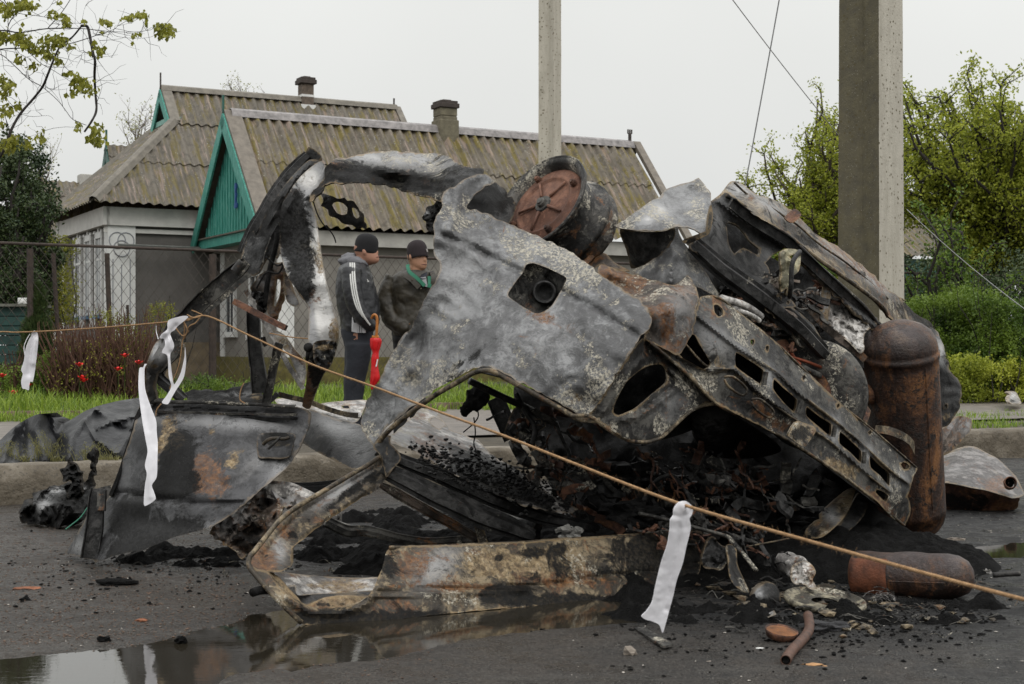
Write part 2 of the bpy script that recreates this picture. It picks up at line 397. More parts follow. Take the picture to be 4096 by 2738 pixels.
def corr(mb,O,A,B,la,lo,hi,pitch=.2,amp=.026,sheet=1.65,ph=0,N=None):
    """corrugated sheets on the plane O + a*A + b*B (A, B unit); for each a the sheets run from b=lo(a) to hi(a)"""
    O=Vector(O);A=Vector(A);B=Vector(B); Nn=A.cross(B).normalized()
    if Nn.z<0: Nn=-Nn
    da=pitch/8; na=int(la/da)+1
    bmax=max(hi(i*da) for i in range(na)); rows=int(bmax/sheet)+1
    for r in range(rows):
        b0=r*sheet-.10; b1=(r+1)*sheet; vs=[];fs=[]; cols=[]
        for i in range(na):
            a=i*da; l=max(lo(a),b0); h=min(hi(a),b1)
            if h-l<.005: cols.append(None); continue
            wv=amp*math.cos(2*math.pi*(a+ph)/pitch)
            idx=len(vs); jag=.012*MN.noise(Vector((math.floor(a/1.1)*3.3,r*2,0)))
            for q in range(5):
                b=l+(h-l)*q/4; lift=.022*(1-(b-b0)/(b1-b0))+.012*fnoise(a*.6,b,.9,r,3)
                vs.append(O+A*a+B*(b-(jag if q==0 else 0))+Nn*(wv+lift))
            cols.append(idx)
        for i in range(na-1):
            if cols[i] is None or cols[i+1] is None: continue
            for q in range(4): fs.append((cols[i]+q,cols[i+1]+q,cols[i+1]+q+1,cols[i]+q+1))
        if vs: mb.add(vs,fs)
def plane3(s0,t0,z0,s1,t1,z1):
    a=W(s0,t0,z0);b=W(s1,t1,z1);return a,(b-a).normalized(),(b-a).length
RZ=Matrix.Rotation(PH,4,'Z')
stucco=simple('grey_stucco',(.105,.098,.090),.18,2.5,.85,.5,bd=.01)
stucco_l=simple('light_stucco',(.19,.178,.158),.22,2.2,.85,.5,bd=.01)
white=simple('white_limewash',(.60,.60,.58),.10,5,.75,.25); offw=simple('dirty_white_paint',(.38,.37,.34),.2,4,.75,.25)
n=NT('green_paint'); k=n.noise(5,7,.7,co=n.map((9,9,.8))); c=n.ramp(k,[(.35,(.02,.16,.125)),(.52,(.05,.27,.215)),(.66,(.20,.42,.37))]); n.bump(n.noise(30,5,.6,co=n.map((6,6,.5))),.35,.01)
green=n.done(c,.55,0,.4); green_d=simple('dark_green_paint',(.010,.075,.055),.35,8,.5,.2)
glass=simple('window_glass',(.035,.04,.045),.3,2,.12,0); curtain=simple('lace_curtain',(.30,.31,.31),.3,25,.8,.2)
brick=simple('chimney_brick',(.11,.085,.065),.4,18,.85,.7,bd=.02); soot_b=simple('chimney_cap',(.045,.035,.030),.3,12,.85,.5)
moss=simple('mossy_plinth',(.10,.085,.022),.45,9,.9,.5)
def split_o(m,nv,name,mat,parent):
    n=nv
    for i in range(0,len(m.v),n):
        k=MB(); k.v=m.v[i:i+n]; k.f=[tuple(j-i for j in f) for f in m.f if i<=min(f)<i+n]; k.o(name,mat,parent)
def wbox(mb,s0,s1,t0,t1,z0,z1):
    return mb.box(W((s0+s1)/2,(t0+t1)/2,(z0+z1)/2),(s1-s0,t1-t0,z1-z0),RZ)
def chimney(root,s,t,z0,z1,wd,mat,white_band=False,stone=False):
    m=MB(); wbox(m,s-wd/2,s+wd/2,t-wd/2,t+wd/2,z0,z1-.14)
    if stone: 
        wbox(m,s-wd*.66,s+wd*.66,t-wd*.66,t+wd*.66,z0-.1,z0+.55); wbox(m,s-wd*.58,s+wd*.58,t-wd*.58,t+wd*.58,z0+.5,z0+.62)
        wbox(m,s-wd*.58,s+wd*.58,t-wd*.58,t+wd*.58,z1-.30,z1-.14)
    ch=m.o('chimney',mat,root,bev=.02)
    m=MB()
    if mat is offw: return
    wbox(m,s-wd*.68,s+wd*.68,t-wd*.68,t+wd*.68,z1-.14,z1-.05); wbox(m,s-wd*.6,s+wd*.6,t-wd*.6,t+wd*.6,z1-.05,z1); wbox(m,s-wd*.3,s+wd*.3,t-wd*.3,t+wd*.3,z1,z1+.03)
    m.o('cap',soot_b,ch,bev=.01)
    if white_band:
        m=MB(); wbox(m,s-wd*.515,s+wd*.515,t-wd*.515,t+wd*.515,z1-.42,z1-.37); m.o('band',white,ch)
        m=MB(); wbox(m,s-wd*.60,s+wd*.60,t-wd*.60,t+wd*.60,z0-.3,z0+.12); m.o('collar',white,ch)
# ---------------- the small house ----------------
def small_house():
    s0,s1=8.1,16.8; te,tr,tb=24.05,25.95,27.85; ze,zr=3.20,5.33; GZ=.45
    root=thing('small_house','small low house with a corrugated grey slate roof, green boarded gable and squat chimney','house',W(12,26,GZ))
    m=MB(); wbox(m,s0+.45,s1-.3,te+.28,tb-.28,GZ-.1,ze-.05); m.o('wall',stucco_l,root)
    m=MB(); wbox(m,s0+.36,s1-.22,te+.19,tb-.19,GZ-.1,GZ+.48); m.o('plinth',moss,root)
    m=MB(); wbox(m,s0+.30,s1-.15,te+.08,te+.16,ze-.33,ze-.08); wbox(m,s0+.33,s0+.44,te+.18,tb-.18,ze-.3,ze-.12); m.o('fascia',offw,root)
    m=MB(); wbox(m,s0+.42,s0+.72,te+.25,te+.30,GZ+.4,ze-.3)
    m.o('pilaster',white,root); m=MB(); wbox(m,s0+.42,s0+.448,tb-.50,tb-.27,GZ+.4,ze-.3); m.o('pilaster',white,root)
    # roof: two corrugated slopes
    m=MB()
    L=math.hypot(tr-te,zr-ze); A=(W(1,0)-W(0,0)).normalized(); Bf=(W(0,tr,zr)-W(0,te,ze)).normalized(); Bb=(W(0,tr,zr)-W(0,tb,ze)).normalized()
    corr(m,W(s0+.18,te,ze),A,Bf,s1-s0-.18,lambda a:-.05,lambda a:L-.02,pitch=.2,amp=.038); corr(m,W(s0+.18,tb,ze),A,Bb,s1-s0-.18,lambda a:-.05,lambda a:L-.02,pitch=.2,amp=.038)
    rf=m.o('roof',slate_s,root,smooth=True)
    m=MB(); m.sweep([W(s0+.1,tr,zr+.02),W(s1,tr,zr+.0)],[(-.14,-.10),(-.08,.03),(0,.07),(.08,.03),(.14,-.10)],(0,0,1)); m.o('ridge_cap',simple('lead_ridge',(.20,.185,.18),.5,9,.55,.3),rf)
    m=MB()
    for sgn,tt,Bv in ((1,te,Bf),(-1,tb,Bb)):
        a=W(s0-.02,tt,ze)-Bv*.12; b=W(s0-.02,tr,zr)+Bv*.02; Nn=A.cross(Bv).normalized(); Nn=Nn if Nn.z>0 else -Nn
        m.prism([a-Nn*.02,b-Nn*.02,b+Nn*.055,a+Nn*.055],A*.30)
        a=W(s1+.02,tt,ze)-Bv*.12; b=W(s1+.02,tr,zr)+Bv*.02
        m.prism([a-Nn*.02,b-Nn*.02,b+Nn*.06,a+Nn*.06],A*.17)
    split_o(m,8,'rake_cover',simple('rake_slate',(.15,.13,.105),.3,9,.7,.3),rf)
    chimney(root,12.5,25.95,4.95,5.87,.31,simple('chimney_render',(.14,.125,.085),.35,9,.9,.7,bd=.02),stone=True)
    # gable
    m=MB(); m.prism([W(s0+.14,te+.1,ze-.12),W(s0+.14,tb-.1,ze-.12),W(s0+.14,tr,zr-.15)],A*.05); g=m.o('gable',green,root)
    m=MB()
    for k in range(22):
        t=te+.2+k*(tb-te-.4)/21; h=(1-abs(t-tr)/(tr-te))*(zr-ze)
        if h>.2: wbox(m,s0+.118,s0+.142,t-.012,t+.012,ze-.1,ze+h-.25)
    m.o('batten',green,g)
    m=MB()
    for tt,Bv in ((te,Bf),(tb,Bb)):
        a=W(s0-.05,tt,ze-.06)-Bv*.16; b=W(s0-.05,tr,zr-.04)
        Nn=A.cross(Bv).normalized(); Nn=Nn if Nn.z>0 else -Nn
        m.prism([a-Nn*.20,b-Nn*.20,b+Nn*.03,a+Nn*.03],A*.035)
    split_o(m,8,'bargeboard',green,g); m=MB(); m.box(W(s0-.03,tr,zr+.10),(.035,.05,.42),RZ); m.o('finial',green_d,g)
    m=MB(); wbox(m,s0+.04,s0+.30,te+.02,tb-.02,ze-.24,ze-.07); m.o('sill_board',green,g)
    m=MB(); wbox(m,s0+.0,s0+.3,te+.0,tb-.0,ze-.072,ze-.045); m.o('drip_board',simple('old_board',(.10,.09,.07),.3,12,.9,.3),g)
    # blue carved number plate under the gable peak
    m=MB()
    for dz,hw in ((.0,.05),(-.16,.04),(-.34,.07)): wbox(m,s0+.085,s0+.115,tr-.35-hw,tr-.35+hw,zr-1.35+dz-.05,zr-1.35+dz+.03)
    wbox(m,s0+.08,s0+.11,tr-.375,tr-.325,zr-1.75,zr-1.3); m.o('fretwork',simple('blue_paint',(.03,.09,.28),.3,9,.5,.1),g)
    m=MB(); m.tube([W(s0+.35,tb-.25,ze-.22),W(s0-1.5,tb-.2,ze-.20)],.030,8); m.o('downpipe',simple('pipe_grey',(.08,.085,.075),.3,9,.5,.1),root)
    # finial on the right end of the ridge
    m=MB(); m.box(W(s1-.05,tr,zr+.12),(.05,.05,.2),RZ); 
    for dx in(-.045,0,.045): m.box(W(s1-.05,tr,zr+.25)+A*dx,(.02,.03,.09),RZ)
    m.o('finial',soot_b,root)
    # windows: gable wall (two tall narrow ones) and front wall
    def win(t=None,s=None,z0=1,z1=2,wd=.5):
        f=MB(); p=MB(); q=MB()
        if t is not None:
            x=s0+.43
            for a,b in ((t-wd/2-.09,t-wd/2),(t+wd/2,t+wd/2+.09)): wbox(f,x-.03,x+.03,a,b,z0-.08,z1+.12)
            wbox(f,x-.05,x+.03,t-wd/2-.14,t+wd/2+.14,z1+.02,z1+.14); wbox(f,x-.07,x+.03,t-wd/2-.14,t+wd/2+.14,z0-.16,z0-.06); wbox(f,x-.01,x+.02,t-.02,t+.02,z0-.05,z1+.02)
            wbox(p,x-.004,x+.026,t-wd/2,t+wd/2,z0-.07,z1+.03)
        else:
            x=te+.26
            for a,b in ((s-wd/2-.09,s-wd/2),(s+wd/2,s+wd/2+.09)): wbox(f,a,b,x-.03,x+.03,z0-.08,z1+.12)
            wbox(f,s-wd/2-.14,s+wd/2+.14,x-.05,x+.03,z1+.02,z1+.14); wbox(f,s-wd/2-.14,s+wd/2+.14,x-.07,x+.03,z0-.16,z0-.06); wbox(f,s-.02,s+.02,x-.01,x+.02,z0-.05,z1+.02)
            wbox(p,s-wd/2,s+wd/2,x-.004,x+.026,z0-.07,z1+.03)
        o=f.o('window',white,root); p.o('pane',glass,o)
    win(t=26.95,z0=1.45,z1=2.35,wd=.45); win(t=25.5,z0=1.4,z1=2.35,wd=.45); win(s=11.35,z0=.85,z1=1.35,wd=.5)
    win(s=13.2,z0=1.35,z1=2.3,wd=.8)
small_house()
# ---------------- the big house ----------------
def big_house():
    GZ=.45; te,tr,tb=27.6,30.0,32.4; ze,zr=3.80,6.38; sl=6.15; sr=8.07; s1=13.25; A=(W(1,0)-W(0,0)).normalized()
    root=thing('big_house','larger grey house with white trim, hipped corrugated roof and brick chimney behind the small house','house',W(10,30,GZ))
    m=MB(); wbox(m,sl+.35,s1-.3,te+.35,tb-.35,GZ-.1,ze-.1); m.o('wall',stucco,root)
    m=MB(); wbox(m,sl+.28,s1-.2,te+.22,te+.34,ze-.42,ze-.08); wbox(m,sl+.22,sl+.34,te+.22,tb-.25,ze-.42,ze-.08)
    wbox(m,sl+.25,s1-.2,te+.29,te+.34,ze-.55,ze-.47)
    m.o('fascia',simple('cream_fascia',(.50,.49,.46),.12,6,.7,.2),root)
    m=MB(); wbox(m,sl+.31,sl+.83,te+.27,te+.36,GZ,ze-.42); wbox(m,sl+.31,sl+.34,te+.3,te+.55,GZ,ze-.42); pl=m.o('pilaster',white,root); m=MB(); wbox(m,sl+.31,sl+.34,tb-.6,tb-.35,GZ,ze-.42); m.o('pilaster',white,root)
    # three interlaced rings and lines scribed on the pilaster
    m=MB(); x=te+.262
    for (ds,dz) in ((-.08,.10),(.08,.10),(0,-.05)):
        pts=[W(sl+.57+ds+  .15*math.cos(q),x,3.0+dz+  .15*math.sin(q)) for q in np.linspace(0,6.283,37)]
        m.tube(pts,.009,5,cap=False)
    for ds,a,b in ((-.16,2.75,.95),(0,2.65,1.75),(.16,2.75,1.6),(0,1.1,.9)): m.tube([W(sl+.57+ds,x,a),W(sl+.57+ds,x,b)],.009,5)
    pts=[W(sl+.57+.17*math.cos(q),x,1.42+.17*math.sin(q)) for q in np.linspace(0,6.283,37)]; m.tube(pts,.009,5,cap=False)
    m.o('ring_ornament',simple('scribed_line',(.22,.23,.25),.2,9,.8,0),pl)
    # roof
    m=MB(); L=math.hypot(tr-te,zr-ze); Bf=(W(0,tr,zr)-W(0,te,ze)).normalized(); Bb=(W(0,tr,zr)-W(0,tb,ze)).normalized()
    bh=L*.70   # up to here the left edge is a hip, above it a small gable
    def hi(a): return L-.02 if a>=(sr-sl) else bh*a/(sr-sl)
    corr(m,W(sl,te,ze),A,Bf,s1-sl,lambda a:-.05,hi,amp=.026,sheet=1.25); corr(m,W(sl,tb,ze),A,Bb,s1-sl,lambda a:-.05,hi,amp=.026,sheet=1.25)
    # left hip slope
    zh=ze+(zr-ze)*.70; Bh=(W(sr,0,zh)-W(sl,0,ze)).normalized(); Lh=(W(sr,0,zh)-W(sl,0,ze)).length; Dt=(W(0,1)-W(0,0)).normalized(); q=(tr-te)*.70
    corr(m,W(sl,te,ze),Dt,Bh,tb-te,lambda a:-.05,lambda a:min(Lh,Lh*min(a,(tb-te)-a)/q),amp=.022,sheet=2.6)
    rf=m.o('roof',slate_b,root,smooth=True)
    cap=simple('ridge_slate',(.15,.135,.11),.3,9,.7,.3)
    m=MB(); pr=[(-.12,-.07),(-.07,.03),(0,.06),(.07,.03),(.12,-.07)]
    m.sweep([W(sr-.05,tr,zr+.02),W(s1,tr,zr+.02)],pr,(0,0,1)); m.sweep([W(sl-.02,te,ze+.03),W(sr,te+q,zh+.04)],pr,(0,0,1)); m.sweep([W(sl-.02,tb,ze+.03),W(sr,tb-q,zh+.04)],pr,(0,0,1)); m.o('ridge_cap',cap,rf)
    m=MB()
    for tt,Bv in ((te,Bf),(tb,Bb)):
        Nn=A.cross(Bv).normalized(); Nn=Nn if Nn.z>0 else -Nn
        a=W(sr-.05,tt,ze)+Bv*L*.70; b=W(sr-.05,tr,zr); m.prism([a-Nn*.03,b-Nn*.03,b+Nn*.05,a+Nn*.05],A*.2)
        a=W(s1-.05,tt,ze); b=W(s1-.05,tr,zr); m.prism([a-Nn*.03,b-Nn*.03,b+Nn*.05,a+Nn*.05],A*.14)
    split_o(m,8,'rake_cover',cap,rf)
    m=MB(); m.prism([W(sr+.25,te+q+.05,zh),W(sr+.25,tb-q-.05,zh),W(sr+.25,tr,zr-.1)],A*.05)
    m.prism([W(s1-.35,te+.3,ze-.1),W(s1-.35,tb-.3,ze-.1),W(s1-.35,tr,zr-.1)],A*.05); g=m.o('gable',green_d,root)
    m=MB()
    for tt,Bv in ((te,Bf),(tb,Bb)):
        Nn=A.cross(Bv).normalized(); Nn=Nn if Nn.z>0 else -Nn
        a=W(sr-.08,tt,ze-.04)+Bv*L*.70; b=W(sr-.08,tr,zr-.04); m.prism([a-Nn*.15,b-Nn*.15,b+Nn*.02,a+Nn*.02],A*.03)
    split_o(m,8,'bargeboard',green,g); m=MB(); m.box(W(sr-.05,tr,zr+.12),(.025,.04,.4),RZ); m.o('finial',soot_b,g); m=MB(); m.box(W(s1-.05,tr,zr+.1),(.025,.04,.22),RZ); m.o('finial',soot_b,g)
    m=MB(); wbox(m,sr-.04,sr+.25,te+q+.1,tb-q-.1,zh+.02,zh+.12); m.o('ledge',simple('pale_green_paint',(.16,.33,.28),.3,8,.6,.1),g)
    chimney(root,11.15,30.0,6.15,6.86,.27,brick,white_band=True)
    # three tall windows in the left wall
    for i,t in enumerate((28.62,29.55,30.45)):
        f=MB(); p=MB(); x=sl+.33; wd=.44; z0,z1=1.75,3.18
        for a,b in ((t-wd/2-.08,t-wd/2),(t+wd/2,t+wd/2+.08)): wbox(f,x-.03,x+.03,a,b,z0-.30,z1+.1)
        wbox(f,x-.03,x+.03,t-wd/2-.10,t+wd/2+.10,z1,z1+.12); wbox(f,x-.03,x+.03,t-.05,t+.05,z1+.11,z1+.2)
        wbox(f,x-.04,x+.03,t-wd/2-.13,t-wd/2-.02,z1+.10,z1+.15); wbox(f,x-.04,x+.03,t+wd/2+.02,t+wd/2+.13,z1+.10,z1+.15)
        wbox(f,x-.01,x+.02,t-.02,t+.02,z0,z1); wbox(f,x-.01,x+.02,t-wd/2,t+wd/2,z1-.42,z1-.38)
        wbox(p,x-.002,x+.02,t-wd/2,t+wd/2,z0-.02,z1+.01); o=f.o('window',white,root); p.o('pane',curtain if i<2 else glass,o)
        s_=MB(); wbox(s_,x-.10,x+.02,t-wd/2-.02,t+wd/2+.02,z0-.10,z0-.04); s_.o('sill',simple('blue_sill',(.07,.13,.20),.4,14,.5,.1),o)
    m=MB(); wbox(m,sl+.25,s1-.3,te+.25,te+.34,GZ-.1,GZ+.75); wbox(m,sl+.25,sl+.34,te+.25,tb-.3,GZ-.1,GZ+.75); m.o('plinth',simple('block_plinth',(.16,.125,.08),.35,5,.9,.5),root)
big_house()
def far_house():
    A=(W(1,0)-W(0,0)).normalized(); GZ=.5
    # the low one at far left, ridge parallel to the street
    t=44.0; a=ST(*K('D',62,412),t); b=ST(*K('D',262,418),t); z=a.z
    sa=a.x*cs+a.y*sn; sb=b.x*cs+b.y*sn
    root=thing('distant_house','distant house seen over the pine, grey corrugated roof with whitewashed chimney','house',W(sa+3,t,GZ))
    m=MB(); te=t-3; ze=z-2.6; L=math.hypot(3,2.6); Bf=(W(0,t,z)-W(0,te,ze)).normalized(); Bb=(W(0,t,z)-W(0,t+3,ze)).normalized()
    corr(m,W(sa-.3,te,ze),A,Bf,sb-sa+5,lambda q:0,lambda q:L); corr(m,W(sa-.3,t+3,ze),A,Bb,sb-sa+5,lambda q:0,lambda q:L); m.o('roof',slate_b,root,smooth=True)
    m=MB(); wbox(m,sa+.1,sb+4,te+.3,t+2.7,GZ-.2,ze-.05); m.prism([W(sa+.1,te+.4,ze-.06),W(sa+.1,t+2.6,ze-.06),W(sa+.1,t,z-.15)],A*.1); m.o('wall',white,root)
    c=ST(*K('D',198,400),t); chimney(root,c.x*cs+c.y*sn,t,z-.3,ST(*K('D',198,390),t).z,.45,offw)
    # gabled roof peeking over the hip of the big house
    t=40.0; a=ST(*K('D',243,332),t); z=a.z; sa=a.x*cs+a.y*sn
    root=thing('gabled_house','dark green gable of a house peeking over the hip roof of the grey house','house',W(sa+3,t,GZ))
    m=MB(); ze=z-3.0; te=t-2.0; L=math.hypot(2.0,3.0); Bf=(W(0,t,z)-W(0,te,ze)).normalized(); Bb=(W(0,t,z)-W(0,t+2,ze)).normalized()
    corr(m,W(sa,te,ze),A,Bf,8,lambda q:0,lambda q:L); corr(m,W(sa,t+2,ze),A,Bb,8,lambda q:0,lambda q:L); m.o('roof',slate_b,root,smooth=True)
    m=MB(); wbox(m,sa+.4,sa+7.6,te+.3,t+1.7,GZ-.2,ze); m.o('wall',offw,root)
    m=MB(); m.prism([W(sa+.25,te+.1,ze-.05),W(sa+.25,t+1.9,ze-.05),W(sa+.25,t,z-.1)],A*.05); m.box(W(sa+.0,t,z+.15),(.05,.05,.5),RZ)
    for tt,Bv in ((te,Bf),(t+2,Bb)):
        Nn=A.cross(Bv).normalized(); Nn=Nn if Nn.z>0 else -Nn
        a=W(sa-.03,tt,ze); b=W(sa-.03,t,z-.02); m.prism([a-Nn*.2,b-Nn*.2,b+Nn*.02,a+Nn*.02],A*.03)
    m.o('gable',green_d,root)
far_house()
def shed():
    A=(W(1,0)-W(0,0)).normalized(); t=31; a=ST(*K('D',1815,462),t); b=ST(*K('D',2000,470),t); sa=a.x*cs+a.y*sn; z=a.z; GZ=.45
    root=thing('garden_shed','garden shed with a mossy corrugated roof and green wall behind the concrete pole','shed',W(sa+2,t,GZ))
    m=MB(); te=t-2.2; ze=z-1.5; L=math.hypot(2.2,1.5); Bf=(W(0,t,z)-W(0,te,ze)).normalized()
    corr(m,W(sa,te,ze),A,Bf,6,lambda q:0,lambda q:L); corr(m,W(sa,t+2.2,ze),A,(W(0,t,z)-W(0,t+2.2,ze)).normalized(),6,lambda q:0,lambda q:L); m.o('roof',slate_b,root,smooth=True)
    m=MB(); wbox(m,sa+.2,sa+5.8,te+.2,t+2,GZ-.2,ze-.05); m.prism([W(sa+.2,te+.3,ze-.06),W(sa+.2,t+1.9,ze-.06),W(sa+.2,t,z-.1)],A*.05); m.o('wall',green_d,root)
shed()
# ---------------- fence ----------------
rustpost=simple('rusty_steel',(.038,.026,.020),.5,14,.8,.4); wire_m=simple('fence_wire',(.055,.045,.038),.3,20,.7,0,spec=.3)
def fence(s0,s1,label,posts,mesh_ranges):
    T=21.0; zt=2.52
    root=thing('chain_link_fence',label,'fence',W(s0,T,.45))
    m=MB(); m.tube([W(s0,T,zt),W((s0+s1)/2,T,zt-.03),W(s1,T,zt)],.022,8); m.o('rail',rustpost,root)
    for s,r,lean,top in posts:
        m=MB(); m.tube([W(s,T,.3),W(s+lean,T,top)],r,8); m.o('post',rustpost,root)
    m=MB(); H=1.75; zb=zt-.05-H
    for a,b in mesh_ranges:
        d=.072*2; s=a-H*1.0
        k=1.35   # diamonds a little taller than wide
        while s<b:
            for sg in (1,-1):
                x0=s; x1=s+H/k
                p0=(x0,zb);p1=(x1,zb+H)
                if sg<0: p0=(x1,zb);p1=(x0,zb+H)
                # clip to range
                q0,q1=p0,p1
                def cl(p,q):
                    x,z=p
                    if x<a: f=(a-x)/(q[0]-x) if q[0]!=x else 0; return (a,z+(q[1]-z)*f)
                    if x>b: f=(b-x)/(q[0]-x); return (b,z+(q[1]-z)*f)
                    return p
                if max(p0[0],p1[0])<=a or min(p0[0],p1[0])>=b: continue
                q0=cl(p0,p1);q1=cl(p1,p0)
                m.tube([W(q0[0],T-.03+.008*sg,q0[1]),W(q1[0],T-.03+.008*sg,q1[1])],.0038,3,cap=False)
            s+=d
    o=m.o('wire_mesh',wire_m,root)
def s_at(x,t=21.0):
    p=ST(*K('D',x,700),t); return p.x*cs+p.y*sn
sl_,sr_=s_at(-60),s_at(1000)
P1=[(s_at(487),.055,0,2.45),(s_at(258),.035,-.08,2.42),(s_at(142),.03,-.12,2.4),(s_at(72),.045,-.02,2.45),(s_at(-30),.05,0,2.5),(s_at(800),.05,0,2.5),(s_at(300),.02,-.05,1.7)]
fence(sl_,sr_+6,'rusty chain link fence with leaning posts in front of the two houses',P1,[(sl_,sr_+3)])
a_,b_=s_at(1890),s_at(2460)
fence(a_,b_,'chain link fence overgrown with bushes at the right of the concrete pole',[(s_at(2100),.04,0,2.48),(s_at(2344),.05,0,2.5)],[(a_,b_)])
# ---------------- poles and wires ----------------
n=NT('pole_concrete'); k=n.noise(2.5,8,.7,co=n.map((3,3,.6))); c=n.ramp(k,[(.3,(.33,.305,.25)),(.7,(.49,.46,.39))])
c=n.mix(n.math('MULTIPLY',n.rng(n.math('ADD',n.noise(5,8,.75),n.math('MULTIPLY',n.attr('moss'),.75)),.62,.82),.9),c,n.ramp(n.noise(9,5,.6),[(.3,(.042,.036,.020)),(.7,(.085,.072,.034))]))
c=n.mix(n.math('MULTIPLY',n.rng(n.vor(19),.12,.30,1,0),n.rng(n.noise(5,5,.7),.40,.56,.25,1)),c,(.085,.07,.035))
c=n.mix(n.math('MULTIPLY',n.rng(n.vor(38),.02,.16,1,0),.8),c,(.42,.41,.37))
n.bump(n.math('ADD',n.noise(45,8,.7),n.noise(9,6,.6)),.5,.012); polem=n.done(c,.8,0,.3)
def pole(uvb,Y,wb,wt,zt,label,ang,mossy):
    p=P(uvb[0],uvb[1],Y); base=Vector((p.x,p.y,.2))
    # I-section: two flanges and a recessed web
    nz_=90; vs=[];fs=[];ms=[]
    for i in range(nz_):
        z=.2+(zt-.2)*i/(nz_-1); q=i/(nz_-1); wd=(wb*(1-q)+wt*q)
        pr=[(-.499,-.5),(.5,-.5),(.5,.5),(-.499,.5),(-.5,.499),(-.42,.06),(-.37,-.02),(-.39,-.1),(-.5,-.499)] if mossy else [(-.499,-.5),(.5,-.5),(.5,.5),(-.499,.5),(-.5,.499),(-.44,.3),(-.37,-.1),(-.40,-.2),(-.5,-.499)]
        for j,(a,b) in enumerate(pr):
            jx=.006*fnoise(z*1.5,j*3.1,1.2,j)
            vs.append(Vector((a*wd+jx,b*wd+jx,z))); ms.append(0.0 if j<4 else (1.0 if mossy else .1))
    m=9
    Rz=Matrix.Rotation(ang,4,'Z')
    vs=[Rz@Vector((v.x,v.y,0))+Vector((p.x,p.y,v.z)) for v in vs]
    for i in range(nz_-1):
        for k in range(m): fs.append((i*m+k,i*m+(k+1)%m,(i+1)*m+(k+1)%m,(i+1)*m+k))
    fs.append(tuple(range(m))[::-1]); fs.append(tuple((nz_-1)*m+k for k in range(m)))
    o=obj('utility_pole',(vs,fs),polem,attrs={'moss':ms}); tag(o,label,'pole')

pole(K('D',1996,797),14.6,.47,.40,11.0,'thick speckled concrete pole right of the wreck, its left side dark with moss',rad(45),True)
pole(K('D',1260,797),21.6,.25,.24,10.5,'slim pale concrete pole rising in front of the small house roof',rad(62),False)
wirem=simple('grey_wire',(.22,.22,.22),.1,9,.5,0)
def cable(a,b,r,label,sag=0):
    pts=[]
    for i in range(25):
        q=i/24; p=Vector(a).lerp(Vector(b),q); p.z-=sag*4*q*(1-q); pts.append(p)
    m=MB(); m.tube(pts,r,6); tag(m.o('overhead_wire',wirem,smooth=True),label,'wire')
cable(P(*K('D',1800,-80),13.2),P(*K('D',1697,480),13.6),.0060,'taut guy wire coming down steeply to the wreck from above',.02)
cable(P(*K('D',1580,-135),17),P(*K('D',2060,470),25),.0065,'thin overhead wire slanting down to the right behind the concrete pole',.1)
cable(P(*K('D',2078,480),15.5),P(*K('D',2420,760),12.5),.0035,'thin loose wire slanting down in front of the green bushes at the right',.05)

# ---------------- trees ----------------
lf_spring=leafmat('spring_leaves',(.15,.19,.018),(.44,.47,.06),.45)
lf_yel=leafmat('young_leaves',(.13,.14,.02),(.32,.32,.045),.4)
lf_green=leafmat('bush_leaves',(.04,.088,.012),(.165,.24,.032),.35)
lf_pine=leafmat('pine_needles',(.016,.035,.012),(.06,.085,.025),.1)
lf_jun=leafmat('juniper_needles',(.03,.06,.02),(.09,.12,.04),.1)
def vin(c):   # image coordinates (D) of a world point
    return ((c.x/c.y*F+CX)*.5728, (HV-(c.z-CAMH)/c.y*F)*.5728)
def treeD(label,x,ytop,ybot,xr,Y,nl,nt,nf,leaf,lm,bm,rt,name='tree',shape=None,base_z=.45):
    c=P(*K('D',x,(ytop+ybot)/2),Y); rx=xr*Y/3400; rz=(ybot-ytop)/2*Y/3400
    root=thing(name,label,'tree',(c.x,Y,base_z))
    big_tree(root,(c.x,Y,base_z-.1),c,(rx,rx*.8,rz),nl,nt,nf,leaf,lm,bm,rt,shape)
treeD('wide spring tree with dark twisted limbs and pale green leaves at the right edge',2290,110,640,300,31,135,17,17,.085,lf_spring,bark_d,.22,
  shape=lambda p:(lambda u:(u[1]>95+abs(u[0]-2230)*.35+50*math.sin(u[0]*.03)) )(vin(p)))
treeD('pale green spring tree with loose twigs between the small house and the concrete pole',1900,205,700,205,33,95,15,16,.08,lf_spring,bark,.15,
  shape=lambda p:(lambda u:(u[1]>200+max(0,(1850-u[0]))*.8) )(vin(p)))
treeD('young leafy tree filling the gap behind the right fence',2180,420,880,170,25.5,40,9,10,.07,lf_green,bark_d,.1)
rose_bark=simple('rose_canes',(.085,.042,.026),.4,14,.9,.3)
